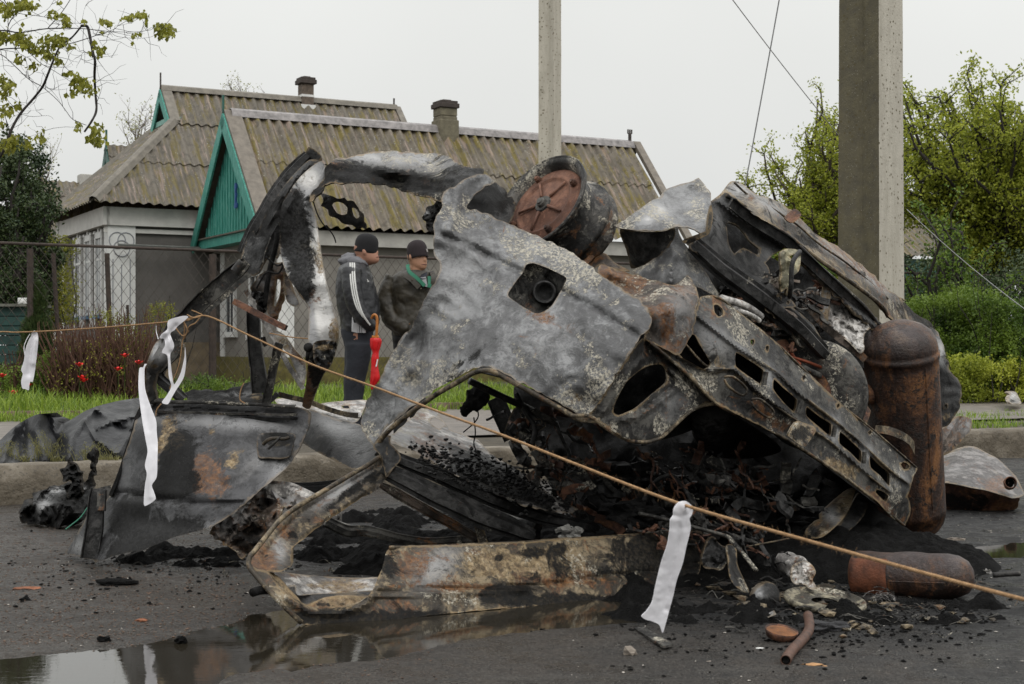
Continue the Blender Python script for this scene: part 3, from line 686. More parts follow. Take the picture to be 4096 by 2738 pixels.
# bushes along the right fence
def bush(name,label,x0,x1,ytop,ybot,Y,n,leaf,lm,stems=30,gap=-.2,depth=.7,cat='bush',ncl=5):
    lv=Leaves(); wd=MB(); a=P(*K('D',x0,ybot),Y); b=P(*K('D',x1,ytop),Y)
    root=thing(name,label,cat,((a.x+b.x)/2,Y,.35)); H=b.z-a.z; ph=R.random()*50
    for i in range(stems):
        x=R.uniform(a.x,b.x); y=Y+R.uniform(-depth,depth)*.6; 
        wd.tube(branch_path((x,y,.3),(x+R.gauss(0,.2),y+R.gauss(0,.2),a.z+H*R.uniform(.4,1)),.15,5),[.014,.012,.010,.008,.006,.004],4)
    c=0;tries=0
    while c<n and tries<n*20:
        tries+=1
        x=R.uniform(a.x,b.x); z=R.uniform(a.z,b.z); y=Y+R.uniform(-depth,depth)
        top=b.z-H*.34*(.55+.9*MN.noise(Vector((x*1.1,ph,0)))+.5*MN.noise(Vector((x*4.1,ph,3))))-.10*abs(R.gauss(0,1))
        if z>top: continue
        e=2*(x-a.x)/(b.x-a.x)-1
        if abs(e)>.82 and R.random()<(abs(e)-.82)*5: continue
        if MN.noise(Vector((x*2.1,y*2.1,z*2.1+ph)))+.4*MN.noise(Vector((x*7,y*7,z*7)))<gap: continue
        tint=max(0,min(1,.5+.9*MN.noise(Vector((x*1.7,y,z*1.7+9)))+R.uniform(-.25,.25)))
        for q in range(ncl): lv.leaf((x+R.gauss(0,leaf*.6),y+R.gauss(0,leaf*.6),z+R.gauss(0,leaf*.6)),leaf*R.uniform(.6,1.2),leaf*.6,tint=tint)
        c+=1
    wd.o('stem',rose_bark if 'rose' in name else bark_d,root); lv.o('foliage',lm,root); return root
bush('bush','dense green hedge bush grown through the fence right of the concrete pole',2080,2250,590,900,24.0,5200,.055,lf_green,gap=-.12)
bush('bush','tall leafy bush with dark gaps at the right edge by the fence post',2230,2420,600,905,22.8,5200,.06,lf_green,gap=-.08)
bush('bush','low bright green weeds at the foot of the right hedge',2120,2420,790,915,21.9,3200,.05,lf_spring,gap=-.25,depth=.4)
bush('bush','dark thicket behind the right hedge',2060,2450,560,880,27.5,4200,.07,lf_pine,gap=-.35,depth=.9)
bush('bush','low green bush behind the wreck near the shed',1690,1930,585,840,27.0,2600,.06,lf_green,gap=-.2)
# left garden
bush('pine_tree','dense dark pine filling the left edge above the fence',-130,118,300,760,24.0,4600,.075,lf_pine,gap=-.02,depth=.8,stems=14,cat='tree',ncl=6)
treeD('dark pine with drooping boughs at the left edge',30,330,820,105,23,60,10,26,.06,lf_pine,bark_d,.12,name='pine_tree')
def cone(name,label,x,ytop,ybot,hw,Y,n,lm,leaf,base_z=.35,cat='shrub'):
    lv=Leaves(); a=P(*K('D',x,ybot),Y); b=P(*K('D',x,ytop),Y); H=b.z-a.z; rw=hw*Y/3400
    root=thing(name,label,cat,(a.x,Y,base_z)); m=MB(); m.tube([(a.x,Y,base_z-.1),(a.x,Y,b.z-.1*H)],[.03,.006],6); m.o('stem',bark_d,root)
    for i in range(n):
        q=R.random()**.8; rr=rw*(1-q)**.7*(.75+.5*MN.noise(Vector((q*6,i*.0,3)))+.35*R.random()); an=R.random()*6.283; k=R.random()**.4
        p=Vector((a.x+math.cos(an)*rr*k,Y+math.sin(an)*rr*k,a.z+H*q))
        for z in range(4): lv.leaf(p,leaf*R.uniform(.7,1.5),leaf*.16,d=(math.cos(an)*.5+R.gauss(0,.25),math.sin(an)*.5+R.gauss(0,.25),1+R.gauss(0,.3)))
    lv.o('foliage',lm,root)
cone('juniper','slender grey green juniper between the pine and the rose bushes',85,660,905,52,20.4,5200,lf_jun,.085)
cone('juniper','dark conifer standing left of the tall white windows',92,470,760,38,24.5,4200,lf_pine,.10)
bush('lilac_bush','pale flowering lilac bush against the left end of the grey house',62,160,500,745,24.8,1500,.05,lf_yel,gap=-.1,stems=10)
bush('rose_bush','brown twiggy rose bush with a few fresh leaves under the house corner',130,330,735,900,19.9,330,.035,lf_yel,stems=620,gap=.0,depth=.5,ncl=4)
bush('rose_bush','leafy rose bush with yellow green leaves beside the fence post',215,345,690,890,20.3,900,.035,lf_yel,stems=120,gap=-.05,depth=.4,ncl=4)
bush('rose_bush','sprawling low rose bush among the poppies at the left edge',-20,150,800,905,20.1,1700,.035,lf_green,stems=120,gap=-.1,depth=.4,ncl=4)
bush('sapling','thin sapling with yellow green sprays in front of the grey wall',335,400,678,760,22.3,170,.04,lf_yel,stems=8,gap=-.3,depth=.15,ncl=4,cat='plant')
bush('flower_patch','leafy flower patch with small white blooms in front of the moss stained wall',345,600,850,925,20.2,2300,.035,lf_green,stems=40,gap=-.05,depth=.4,ncl=3)
# red flowers
red=simple('red_petals',(.62,.012,.008),.2,9,.5,0)
fl=0
for (x,y) in ((286,817),(188,867),(182,838),(5,863),(318,833),(192,874),(30,902),(271,848),(65,885)):
    p=P(*K('D',x,y),19.3); m=MB(); m.tube([(p.x,p.y,.4),p],.004,4)
    root=thing('poppy','x','flower',(p.x,p.y,.4)); m.o('stem',lf_green,root); m=MB()
    for q in range(5):
        an=q*1.256+R.random(); d=Vector((math.cos(an)*.04,math.sin(an)*.04,.018)); sd=Vector((-math.sin(an),math.cos(an),0))*.03
        m.add([p,p+d-sd,p+d*1.5+Vector((0,0,.01)),p+d+sd],[(0,1,2,3)])
    m.ico(p+Vector((0,0,.015)),.03,1); m.o('petals',red,root)
    root['label']=['red poppy high in the leafy rose bush, right of the others','red poppy low down in the middle of the rose bushes','small dark red poppy just above the low middle bloom','red poppy at the left edge of the garden','faded red poppy next to the wreck pillar','small red poppy just under the middle bloom','red poppy in the grass below the juniper','small red poppy left of the leafy rose bush','tiny red poppy between juniper and grass'][fl]; root['group']='red poppies in the front garden'; fl+=1
# bare twigs behind the houses
def twiggy(label,x,ytop,ybot,w,Y,n):
    a=P(*K('D',x,ybot),Y);root=thing('bare_tree',label,'tree',(a.x,Y,.4)); m=MB(); lv=Leaves(); top=P(*K('D',x,ytop),Y).z
    m.tube([(a.x,Y,.4),(a.x,Y,a.z+ (top-a.z)*.2)],[.06,.02],6)
    for i in range(n):
        e=Vector((a.x+R.uniform(-1,1)*w*Y/3400,Y+R.uniform(-.5,.5),top-(top-a.z)*R.random()**1.5*.7)); pl=branch_path((a.x,Y,a.z-.2),e,.2,8)
        m.tube(pl,[.022*(1-.8*k/8)+.003 for k in range(9)],4)
        for j in range(9):
            s0=pl[R.randint(2,8)]; d=Vector((R.gauss(0,1),R.gauss(0,1),abs(R.gauss(0,1))+.4)).normalized()*R.uniform(.2,.55); tp=branch_path(s0,s0+d,.2,3); m.tube(tp,[.008,.006,.005,.003],3)
            for z in range(3): lv.leaf(tp[-1]+Vector((R.gauss(0,.05),R.gauss(0,.05),R.gauss(0,.05))),.07,.035)
    m.o('trunk',simple('pale_twigs',(.16,.14,.12),.2,9,.9,0),root); lv.o('crown',lf_yel,root)
twiggy('bare tree top rising between the two left roofs',310,235,345,35,42,9)
twiggy('faint bare twigs above the ridge of the grey house',555,192,225,60,50,6)
twiggy('bare twigs above the low distant house at the left',95,300,430,60,48,12)
# near tree whose branches reach in at top left
def near_tree():
    Y=12.2; root=thing('maple_tree','near tree at the top left with bent dark branches and fresh yellow green leaves','tree',(P(-560,1391,Y).x,Y,.28))
    m=MB(); bx=P(-560,1391,Y).x; m.tube([(bx,Y,.2),(bx-.05,Y,1.8),(bx+.1,Y,3.6),(bx+.3,Y,5.2)],[.16,.13,.10,.05],10)
    k=.00040*Y/12.2*1.15
    def br(s,r0,r1,dy=0,st=False):
        pts=[P(u,v,Y+dy+.10*math.sin(i*1.3)) for i,(u,v) in enumerate(Q('F1 '+s))]
        sp=spline(pts,5); n=len(sp); m.tube(sp,[(r0+(r1-r0)*i/(n-1))*k for i in range(n)],6); return sp
    all_=[]
    tr=lambda u,v:P(u,v,Y)
    for s,a,b in (('-1450,1500 -1050,1150 -700,800 -300,420 0,320 200,340 480,300 700,295 870,300 1050,320 1150,330',17,5),
      ('1150,330 1350,335 1500,325 1600,280 1700,270',5,2),('1150,330 1220,380 1400,400 1560,390 1640,350',4,2),('1000,370 1180,310 1240,240 1300,90',6,2),
      ('1490,325 1500,230 1540,180',3,2),('1440,395 1495,320',3,2),('1230,270 1380,230 1450,180',3,2),
      ('-1450,1300 -1000,1000 -600,720 -200,560 0,515 300,500 560,485 750,450 930,395 1000,370',15,6),
      ('-1450,2700 -800,2350 -250,1950 40,1568 110,1370 210,1190 330,1050 440,910 500,770 560,620 630,480 750,390 850,270',30,16),
      ('850,270 910,280 940,400 970,560 990,640 985,800 995,980 1005,1150 960,1260 880,1380',28,20),
      ('-1450,1250 -700,760 -200,560 0,570 150,690 300,830 440,910 600,1050 680,1150 760,1250 900,1310',9,5),('440,900 560,940 700,930',4,2),
      ('80,310 160,440 300,550 420,660 560,740 700,830 760,870',8,3),('60,480 90,250 200,80 230,-60',10,7),('0,-80 90,80 200,140 420,170 560,200',9,3),
      ('500,290 640,130 740,-20',9,6),('500,340 640,240 600,180',3,2),('780,240 800,0',3,2),('850,240 880,90 930,-10',3,1),('640,140 740,160 830,250',3,2),
      ('560,700 700,690 800,600 890,655',3,1),('640,500 780,580 940,560',3,1),('1020,400 1070,480 1140,590 1180,600',3,1),
      ('210,1190 330,1220 500,1210 560,1250',4,2),('210,1170 380,1150',2,1),('100,1370 60,1250 20,1150 -40,1100 -200,1000',7,4),('200,1190 60,1030 -60,900',5,4),
      ('240,1450 420,1390 460,1350',3,1),('0,520 130,540 200,560 260,600',5,2),('-60,-20 60,60 80,300 60,480',8,5),('380,160 500,90 570,-20',4,3),('270,740 310,820 250,690',2,1),('140,540 220,700 290,790',3,1)):
        all_+=br(s,a,b)
    for i in range(150):
        p=Vector(R.choice(all_)); 
        if p.x<-4.9: continue
        d=Vector((R.gauss(.3,.8),R.gauss(0,.3),R.gauss(0,.7))).normalized()*R.uniform(.06,.34); m.tube(branch_path(p,p+d,.25,4),[.0026,.0022,.0018,.0013,.001],3)
    m.o('trunk',bark_d,root,smooth=True)
    lv=Leaves()
    for (x,y,rx,ry,n) in ((1350,165,55,40,16),(1470,140,60,35,22),(1535,225,20,20,4),(1700,260,90,40,24),(1680,340,60,45,22),(1780,330,40,50,16),(1400,350,40,20,6),(1385,430,8,8,2),
      (1090,205,55,35,14),(1060,320,25,15,4),(1150,240,15,12,3),(630,400,80,55,46),(520,420,90,60,40),(600,140,60,25,10),(690,200,40,70,26),(550,110,20,20,4),(505,165,20,20,4),(620,10,20,20,4),
      (60,130,60,50,26),(20,80,30,40,14),(30,360,60,60,34),(200,380,90,70,50),(260,450,60,50,30),(160,50,120,60,50),(300,40,90,40,34),(370,500,80,60,34),(480,560,70,50,34),(240,20,60,50,30),
      (200,600,50,40,14),(350,670,50,40,16),(620,620,40,50,12),(740,480,50,40,10),(990,440,40,30,7),(1040,510,60,50,18),(970,540,20,20,5),(800,800,55,50,22),(890,850,60,45,20),(830,900,60,40,18),(760,970,20,40,7),(690,975,10,30,4),(940,940,50,40,16),(680,755,30,15,5),(750,745,20,15,4),
      (1000,1350,70,60,34),(980,1430,70,50,26),(1030,1470,40,50,20),(820,1310,30,50,9),(20,830,60,60,24),(100,860,70,40,14),(70,930,60,40,16),(60,1150,70,60,30),(30,1000,40,50,14),(180,1090,25,25,6),(20,1280,30,30,8),(420,1420,40,60,12),(290,1500,60,50,16),(120,1450,60,50,26),(60,1520,90,60,50),(880,220,20,30,5)):
        for i in range(int(n*1.8)):
            c=P(*K('F1',x+R.gauss(0,.55)*rx,y+R.gauss(0,.55)*ry),Y+R.gauss(0,.10)); s=R.uniform(.6,1.2)
            lv.leaf(c,.048*s,.036*s,d=(R.gauss(0,.6),R.gauss(0,.6),-1.1+R.gauss(0,.4)),fold=.5)
    lv.o('crown',lf_yel,root)
near_tree()
# green wooden hut at far left, with something white on its flat top
def hut():
    Y=21.8; a=P(*K('D',-70,835),Y); b=P(*K('D',66,703),Y); g=simple('hut_green',(.012,.045,.038),.4,6,.7,.3)
    root=thing('wooden_hut','low dark green wooden hut with a flat lid behind the fence at the left edge','hut',((a.x+b.x)/2,Y+.4,.4))
    m=MB()
    for i in range(6):
        z=a.z+(b.z-a.z)*(i+.5)/6; m.box(((a.x+b.x)/2,Y+.4,z),(b.x-a.x,.8-.02*(i%2),(b.z-a.z)/6-.012))
    m.o('wall',g,root); m=MB(); m.box(((a.x+b.x)/2,Y+.4,b.z+.02),(b.x-a.x+.12,.95,.04)); m.o('lid',simple('hut_lid',(.12,.12,.10),.3,8,.8,.2),root)
    p=P(*K('D',48,697),Y); m=MB(); m.box((p.x,Y+.1,b.z+.085),(.13,.12,.09)); m.tube([(p.x,Y+.03,b.z+.08),(p.x,Y+.0,b.z+.08)],.03,12); tag(m.o('lantern',white,bev=.015),'small white box lying on the lid of the green hut','box')
hut()

# ---------------- burnt metal ----------------
def burnt(name,lo,hi,pale=0.0,rust=0.0,soot=0.0,rough=(.35,.65),metal=.25,sc=1.0,palec=(.36,.33,.26),rustc=((.055,.022,.009),(.21,.095,.034)),bst=.6,spec=.35,rim=.55,mt=1.0):
    n=NT(name); big=n.noise(3*sc,9,.72,.5); mid=n.noise(13*sc,9,.74,.7); f1=n.noise(62*sc,4,.65,.3); fi=n.noise(170,3,.75); ed=n.attr('edge')
    AD=lambda x,y: n.math('ADD',x,y); ML=lambda x,y: n.math('MULTIPLY',x,y)
    k=AD(ML(big,.5),AD(ML(mid,.34),ML(f1,.16)))
    c=n.ramp(k,[(.39,[q*(1-.6*mt) for q in lo]),(.47,lo),(.535,hi),(.62,[min(.9,q*(1+.5*mt)) for q in hi])])
    # blistered patches with hard borders, lighter and darker
    c=n.mix(ML(n.rng(AD(mid,ML(AD(big,-.5),.6)),.53,.545),.42*mt),c,[min(.9,q*1.9) for q in hi])
    c=n.mix(ML(n.rng(n.noise(8*sc,10,.76,1.0),.535,.55),.55*mt),c,[q*.5 for q in lo])
    lt=ML(n.attr('grey'),n.rng(AD(mid,ML(f1,.3)),.5,.66,.3,.9)); lt=n.math('MINIMUM',lt,.85); c=n.mix(lt,c,(.31,.31,.31)); c=n.mix(ML(n.rng(n.attr('grey'),.9,1.9),n.rng(AD(mid,ML(f1,.3)),.48,.6,.3,.95)),c,(.60,.59,.57))
    def mask(nv,at,bias,a,b,k=.30): return n.rng(AD(nv,AD(ML(n.attr(at),k),bias)),a,b)
    stn=n.noise(9*sc,10,.78,.8)
    rc=n.ramp(n.noise(34*sc,6,.75),[(.38,rustc[0]),(.5,[(p+q)/2.4 for p,q in zip(*rustc)]),(.62,rustc[1])])
    rm=mask(stn,'rust',rust,.585,.66,.22); c=n.mix(ML(rm,n.rng(f1,.42,.56,.45,.95)),c,rc)
    tm=mask(n.noise(6*sc,10,.78,.6),'tan',-.05,.575,.65,.24); c=n.mix(ML(tm,n.rng(f1,.42,.56,.45,.95)),c,n.ramp(n.noise(28*sc,6,.75),[(.38,(.07,.045,.02)),(.5,(.19,.135,.07)),(.62,(.36,.28,.17))]))
    c=n.mix(ML(n.rng(AD(ed,ML(AD(mid,-.5),2.2)),.72,.9),rim),c,(.22,.155,.08))
    # scale and ash: fine bright flecks and veins where the paint blistered
    reg=n.rng(AD(n.noise(6*sc,7,.66),AD(ML(n.attr('pale'),.15),AD(pale,ML(ed,.03)))),.545,.66)
    vein=n.rng(n.math('ABSOLUTE',AD(n.noise(21*sc,7,.7,1.2),-.5)),.004,.017,1,0)
    fl=n.math('MAXIMUM',n.rng(AD(n.noise(75*sc,5,.72),ML(reg,.115)),.615,.64),ML(vein,n.rng(reg,.15,.5)))
    pm=ML(fl,n.rng(reg,.0,.35)); pc=n.mix(f1,[q*.75 for q in palec],(palec[0]*1.6,palec[1]*1.62,palec[2]*1.7))
    c=n.mix(ML(pm,.88),c,pc)
    sm=mask(n.noise(5.4*sc,10,.78,.7),'soot',soot,.565,.66,.26); c=n.mix(ML(sm,n.rng(f1,.4,.6,1.0,.9)),c,(.008,.0078,.0075))
    c=n.mix(n.rng(n.vor(80),.0,.09,.7,0),c,(.42,.42,.42))
    r=n.math('ADD',n.rng(mid,.38,.62,rough[0],rough[1]),ML(pm,.25),True)
    n.bump(AD(ML(fi,.3),AD(ML(mid,1.4),ML(pm,.5))),bst,.012)
    n.put(ML(n.math('SUBTRACT',1.0,n.math('MAXIMUM',pm,n.math('MAXIMUM',sm,rm))),metal),n.b.inputs['Metallic'])
    n.put(c,n.b.inputs['Base Color']); n.put(r,n.b.inputs['Roughness']); n.put(n.rng(sm,0,1,spec,spec*.35),n.b.inputs['Specular IOR Level'])
    return n.m
B_grey=burnt('burnt_panel',(.095,.095,.096),(.175,.177,.178),pale=-.012,rust=-.05,soot=-.08,rough=(.28,.48),metal=.6,mt=.45,rim=.35)
B_rail=burnt('burnt_rail',(.020,.019,.018),(.068,.065,.058),pale=.015,rust=.015,soot=.01,rough=(.4,.7),rim=.7)
B_dark=burnt('charred_steel',(.010,.010,.0098),(.034,.033,.032),pale=-.06,rust=-.04,soot=.03,rough=(.33,.58),spec=.4,rim=.35)
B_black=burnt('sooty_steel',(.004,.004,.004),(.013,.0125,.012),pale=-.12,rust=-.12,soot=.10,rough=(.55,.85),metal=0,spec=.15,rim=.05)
B_rust=burnt('rusty_sheet',(.050,.040,.032),(.125,.10,.082),pale=-.03,rust=.075,soot=-.01)
B_tan=burnt('tan_scaled_sheet',(.045,.036,.025),(.165,.13,.082),pale=-.01,rust=.045,soot=.035,metal=.15,rim=.65)
B_white=burnt('ash_white_sheet',(.15,.142,.135),(.38,.365,.345),pale=.0,rust=.03,soot=-.01,metal=.1)
B_door=burnt('burnt_door',(.030,.030,.031),(.056,.056,.058),pale=-.12,rust=-.10,soot=-.03,rough=(.22,.40),metal=.5,sc=.9,bst=.25,mt=.5,rim=.3)
B_brown=burnt('brown_rust',(.045,.021,.014),(.12,.056,.034),pale=-.08,rust=.06,soot=-.06,rough=(.5,.8),metal=0,rim=.2)
B_hub=burnt('hub_rust',(.11,.050,.032),(.17,.085,.056),pale=-.14,rust=-.04,soot=-.14,rough=(.6,.85),metal=0,rim=0,mt=.5)
B_brass=burnt('singed_casting',(.11,.10,.06),(.27,.25,.165),pale=.02,rust=-.1,soot=.0,metal=.2)
# ---------------- sheet metal ----------------
def resample(pts,step,sm):
    pts=[np.array(p[:2],float) for p in pts]; n=len(pts); out=[]
    for i in range(n):
        p0,p1,p2,p3=pts[i-1],pts[i],pts[(i+1)%n],pts[(i+2)%n]; L=np.linalg.norm(p2-p1); k=max(1,int(round(L/step)))
        for j in range(k):
            t=j/k
            if sm:
                q=.5*((2*p1)+(-p0+p2)*t+(2*p0-5*p1+4*p2-p3)*t*t+(-p0+3*p1-3*p2+p3)*t**3)*1.0; l=p1+(p2-p1)*t; q=l+(q-l)*sm
            else: q=p1+(p2-p1)*t
            out.append(q)
    return np.array(out)
def inside(X,Yv,poly):
    ins=np.zeros(len(X),bool); n=len(poly); j=n-1
    for i in range(n):
        xi,yi=poly[i];xj,yj=poly[j]
        c=((yi>Yv)!=(yj>Yv)); 
        with np.errstate(divide='ignore',invalid='ignore'): xx=(xj-xi)*(Yv-yi)/(yj-yi+1e-12)+xi
        ins^=(c&(X<xx)); j=i
    return ins
def pdist(X,Y_,pl,closed=False):
    d=np.full(len(X),1e9); n=len(pl)
    for i in range(n if closed else n-1):
        ax,ay=pl[i][:2]; bx,by=pl[(i+1)%n][:2]; ex,ey=bx-ax,by-ay; L=ex*ex+ey*ey+1e-9
        t=np.clip(((X-ax)*ex+(Y_-ay)*ey)/L,0,1); d=np.minimum(d,np.hypot(X-ax-t*ex,Y_-ay-t*ey))
    return d
def tps(ctrl):
    P_=np.array([c[:2] for c in ctrl],float)/1000; z=np.array([c[2] for c in ctrl],float); n=len(P_)
    if n<3: return lambda X,Y_: np.full(len(X),z.mean())
    def phi(r): return np.where(r>1e-9,r*r*np.log(r+1e-12),0)
    Km=phi(np.linalg.norm(P_[:,None]-P_[None],axis=2))+np.eye(n)*1e-3; A=np.zeros((n+3,n+3)); A[:n,:n]=Km; A[:n,n]=1; A[:n,n+1:]=P_; A[n:,:n]=A[:n,n:].T
    w_=np.linalg.lstsq(A,np.concatenate([z,[0,0,0]]),rcond=None)[0]
    def f(X,Y_):
        q=np.stack([X,Y_],1)/1000; r=np.linalg.norm(q[:,None]-P_[None],axis=2); return phi(r)@w_[:n]+w_[n]+q@w_[n+1:]
    return f
BK=('pale','rust','soot','tan','grey')
def panel(name,parent,outline,depth,mat,holes=(),step=16,sm=.8,flange=.0,crease=(),blob=(),nz=(.012,4.0),thick=.004,jit=0.0,blend=None,smooth=True,label=None,flin=.25,deep=False,cl=.0019):
    """a sheet of metal: outline in the picture, its own depth everywhere, folded edge"""
    ol=resample(Q(outline),step,sm); 
    if jit:
        for i in range(len(ol)):
            q=ol[i]/1000; ol[i]+=jit*np.array([MN.noise(Vector((q[0]*37,q[1]*37,1))),MN.noise(Vector((q[0]*37,q[1]*37,7)))])
    hs=[resample(Q(h),step,.6) for h in holes]
    x0,y0=ol.min(0); x1,y1=ol.max(0); gx,gy=np.meshgrid(np.arange(x0,x1,step),np.arange(y0,y1,step*.87)); gx=gx+(np.arange(gx.shape[0])%2)[:,None]*step*.5
    X=gx.ravel();Y_=gy.ravel(); k=inside(X,Y_,ol)&(pdist(X,Y_,ol,True)>step*.5)
    for h in hs: k&=~inside(X,Y_,h)&(pdist(X,Y_,h,True)>step*.5)
    pts=[Vector(p) for p in ol]; ed=[(i,(i+1)%len(ol)) for i in range(len(ol))]
    for h in hs:
        o0=len(pts); pts+=[Vector(p) for p in h]; ed+=[(o0+i,o0+(i+1)%len(h)) for i in range(len(h))]
    pts+=[Vector(p) for p in zip(X[k],Y_[k])]
    vo,eo,fo,ov_,oe,of_=delaunay_2d_cdt(pts,ed,[],0,1e-4)
    V=np.array([tuple(v) for v in vo]); fc=np.array([f for f in fo]); ce=V[fc].mean(1); kk=inside(ce[:,0],ce[:,1],ol)
    for h in hs: kk&=~inside(ce[:,0],ce[:,1],h)
    fc=fc[kk]; X=V[:,0];Y_=V[:,1]
    Z=tps(Q(depth))(X,Y_)
    for c_ in crease:
        pl,wd,dy=c_[:3]; wd=max(wd,step*.95); dy=dy if deep else max(-wd*cl,min(wd*cl,dy)); d=pdist(X,Y_,Q(pl)); Z=Z+(dy*np.exp(-(d/wd)**2) if len(c_)==3 else dy*np.clip(1-d/wd,0,1))
    if nz[0]:
        a,s_=nz; o_=len(name)*.7; Z=Z+np.array([a*(.35*MN.fractal(Vector((x*s_/1000,y*s_/1000,o_)),1.0,2.0,3)+1.1*(abs(MN.noise(Vector((x*s_*.9/1000,y*s_*.9/1000,o_+4))))-.2)+.55*(abs(MN.noise(Vector((x*s_*2.3/1000,y*s_*2.3/1000,o_+9))))-.2)) for x,y in zip(X,Y_)])
    ws=[P(x,y,z) for x,y,z in zip(X,Y_,Z)]
    at={b:np.zeros(len(X)) for b in BK}
    for b in blob:
        kd,cr,cx_,cy_,rx,ry,am=b[:7]; u,v=K(cr,cx_,cy_); k2=CR[cr][2]; an=rad(b[7]) if len(b)>7 else 0
        dx=(X-u)*k2;dy=(Y_-v)*k2; ax=(dx*math.cos(an)+dy*math.sin(an))/rx; ay=(-dx*math.sin(an)+dy*math.cos(an))/ry
        at[kd]+=am*np.exp(-(ax**2+ay**2)*.9)
    dE=pdist(X,Y_,ol,True)
    for h in hs: dE=np.minimum(dE,pdist(X,Y_,h,True))
    at['edge']=np.exp(-dE/14)
    fs=[tuple(int(i) for i in f[::-1]) for f in fc]
    if flange:
        cnt={}
        for f in fs:
            for i in range(3):
                e=(f[i],f[(i+1)%3]); cnt[tuple(sorted(e))]=cnt.get(tuple(sorted(e)),0)+1
        dirs={}
        for f in list(fs):
            for i in range(3):
                e=(f[i],f[(i+1)%3])
                if cnt[tuple(sorted(e))]==1:
                    for q in e:
                        if q not in dirs:
                            dirs[q]=len(ws); cpt=ws[q]; 
                            c0=Vector((ws[f[0]]+ws[f[1]]+ws[f[2]])/3)-cpt; c0.normalize()
                            ws.append(cpt+Vector((0,flange,0))+c0*flange*flin*.5)
                            for b in at: at[b]=np.append(at[b],at[b][q])
                    fs.append((e[1],e[0],dirs[e[0]],dirs[e[1]]))
    nf=len(fc); o=obj(name,(ws,fs),mat,parent,smooth=smooth,attrs=at,solid=thick)
    if flange: o.data.polygons.foreach_set('use_smooth',[i<nf for i in range(len(fs))])
    e_=o.modifiers.new('crisp','EDGE_SPLIT'); e_.split_angle=rad(38)
    if label: o['label']=label
    return o
def prof(kind,w_,d):
    return {'box':([(-w_/2,-d/2),(w_/2,-d/2),(w_/2,d/2),(-w_/2,d/2)],True),
    'U':([(-w_/2,d),(-w_/2+.004,d),(-w_*.42,.006),(w_*.42,.006),(w_/2-.004,d),(w_/2,d),(w_/2,-.004),(-w_/2,-.004)],True),
    'hat':([(-w_/2,0),(-w_*.34,0),(-w_*.22,d),(w_*.22,d),(w_*.34,0),(w_/2,0),(w_/2,-.006),(w_*.3,-.008),(w_*.18,d-.008),(-w_*.18,d-.008),(-w_*.3,-.008),(-w_/2,-.006)],True),
    'flat':([(-w_/2,-.003),(w_/2,-.003),(w_/2,.003),(-w_/2,.003)],True),
    'L':([(-w_/2,0),(w_/2,0),(w_/2,-d),(w_/2-.005,-d),(w_/2-.005,-.005),(-w_/2,-.005)],True)}[kind]
def beam(name,parent,path,w_,mat,kind='hat',d=.03,n=6,wob=.006,scale=None,up=(0,-1,0),label=None,tw=0):
    pts=[P(*q) for q in Q(path)]; sp=[Vector(q) for q in spline(pts,n)] if len(pts)>2 else [pts[0].lerp(pts[1],i/(n*2)) for i in range(n*2+1)]
    sp=[p+Vector((MN.noise(p*6),MN.noise(p*6+Vector((5,0,0))),MN.noise(p*6+Vector((0,9,0)))))*wob for p in sp]
    N=len(sp); 
    if scale: sc_=[np.interp(i/(N-1),np.linspace(0,1,len(scale)),scale) for i in range(N)]
    else: sc_=[1]*N
    sc_=[q*(1+.10*MN.noise(Vector((i*.21,w_*50,3)))) for i,q in enumerate(sc_)]
    pr,cl=prof(kind,w_,d); m=MB()
    if tw: ups=[Matrix.Rotation(tw*i/(N-1),3,(sp[-1]-sp[0]).normalized())@Vector(up) for i in range(N)]
    else: ups=up
    m.sweep(sp,pr,ups,cl,sc_); o=m.o(name,mat,parent,smooth=True); o.modifiers.new('crisp','EDGE_SPLIT').split_angle=rad(35)
    if label: o['label']=label
    return o
def rod(name,parent,path,r,mat,n=8,sp=5,flat=1):
    pts=[P(*q) for q in Q(path)]; m=MB(); m.tube(spline(pts,sp) if len(pts)>2 else pts,r,n,flat=flat); return m.o(name,mat,parent,smooth=True)

wk=thing('car_wreck','burnt out crushed car lying overturned on the road with its bare wheel in the air','car wreck',(.2,7.2,0))
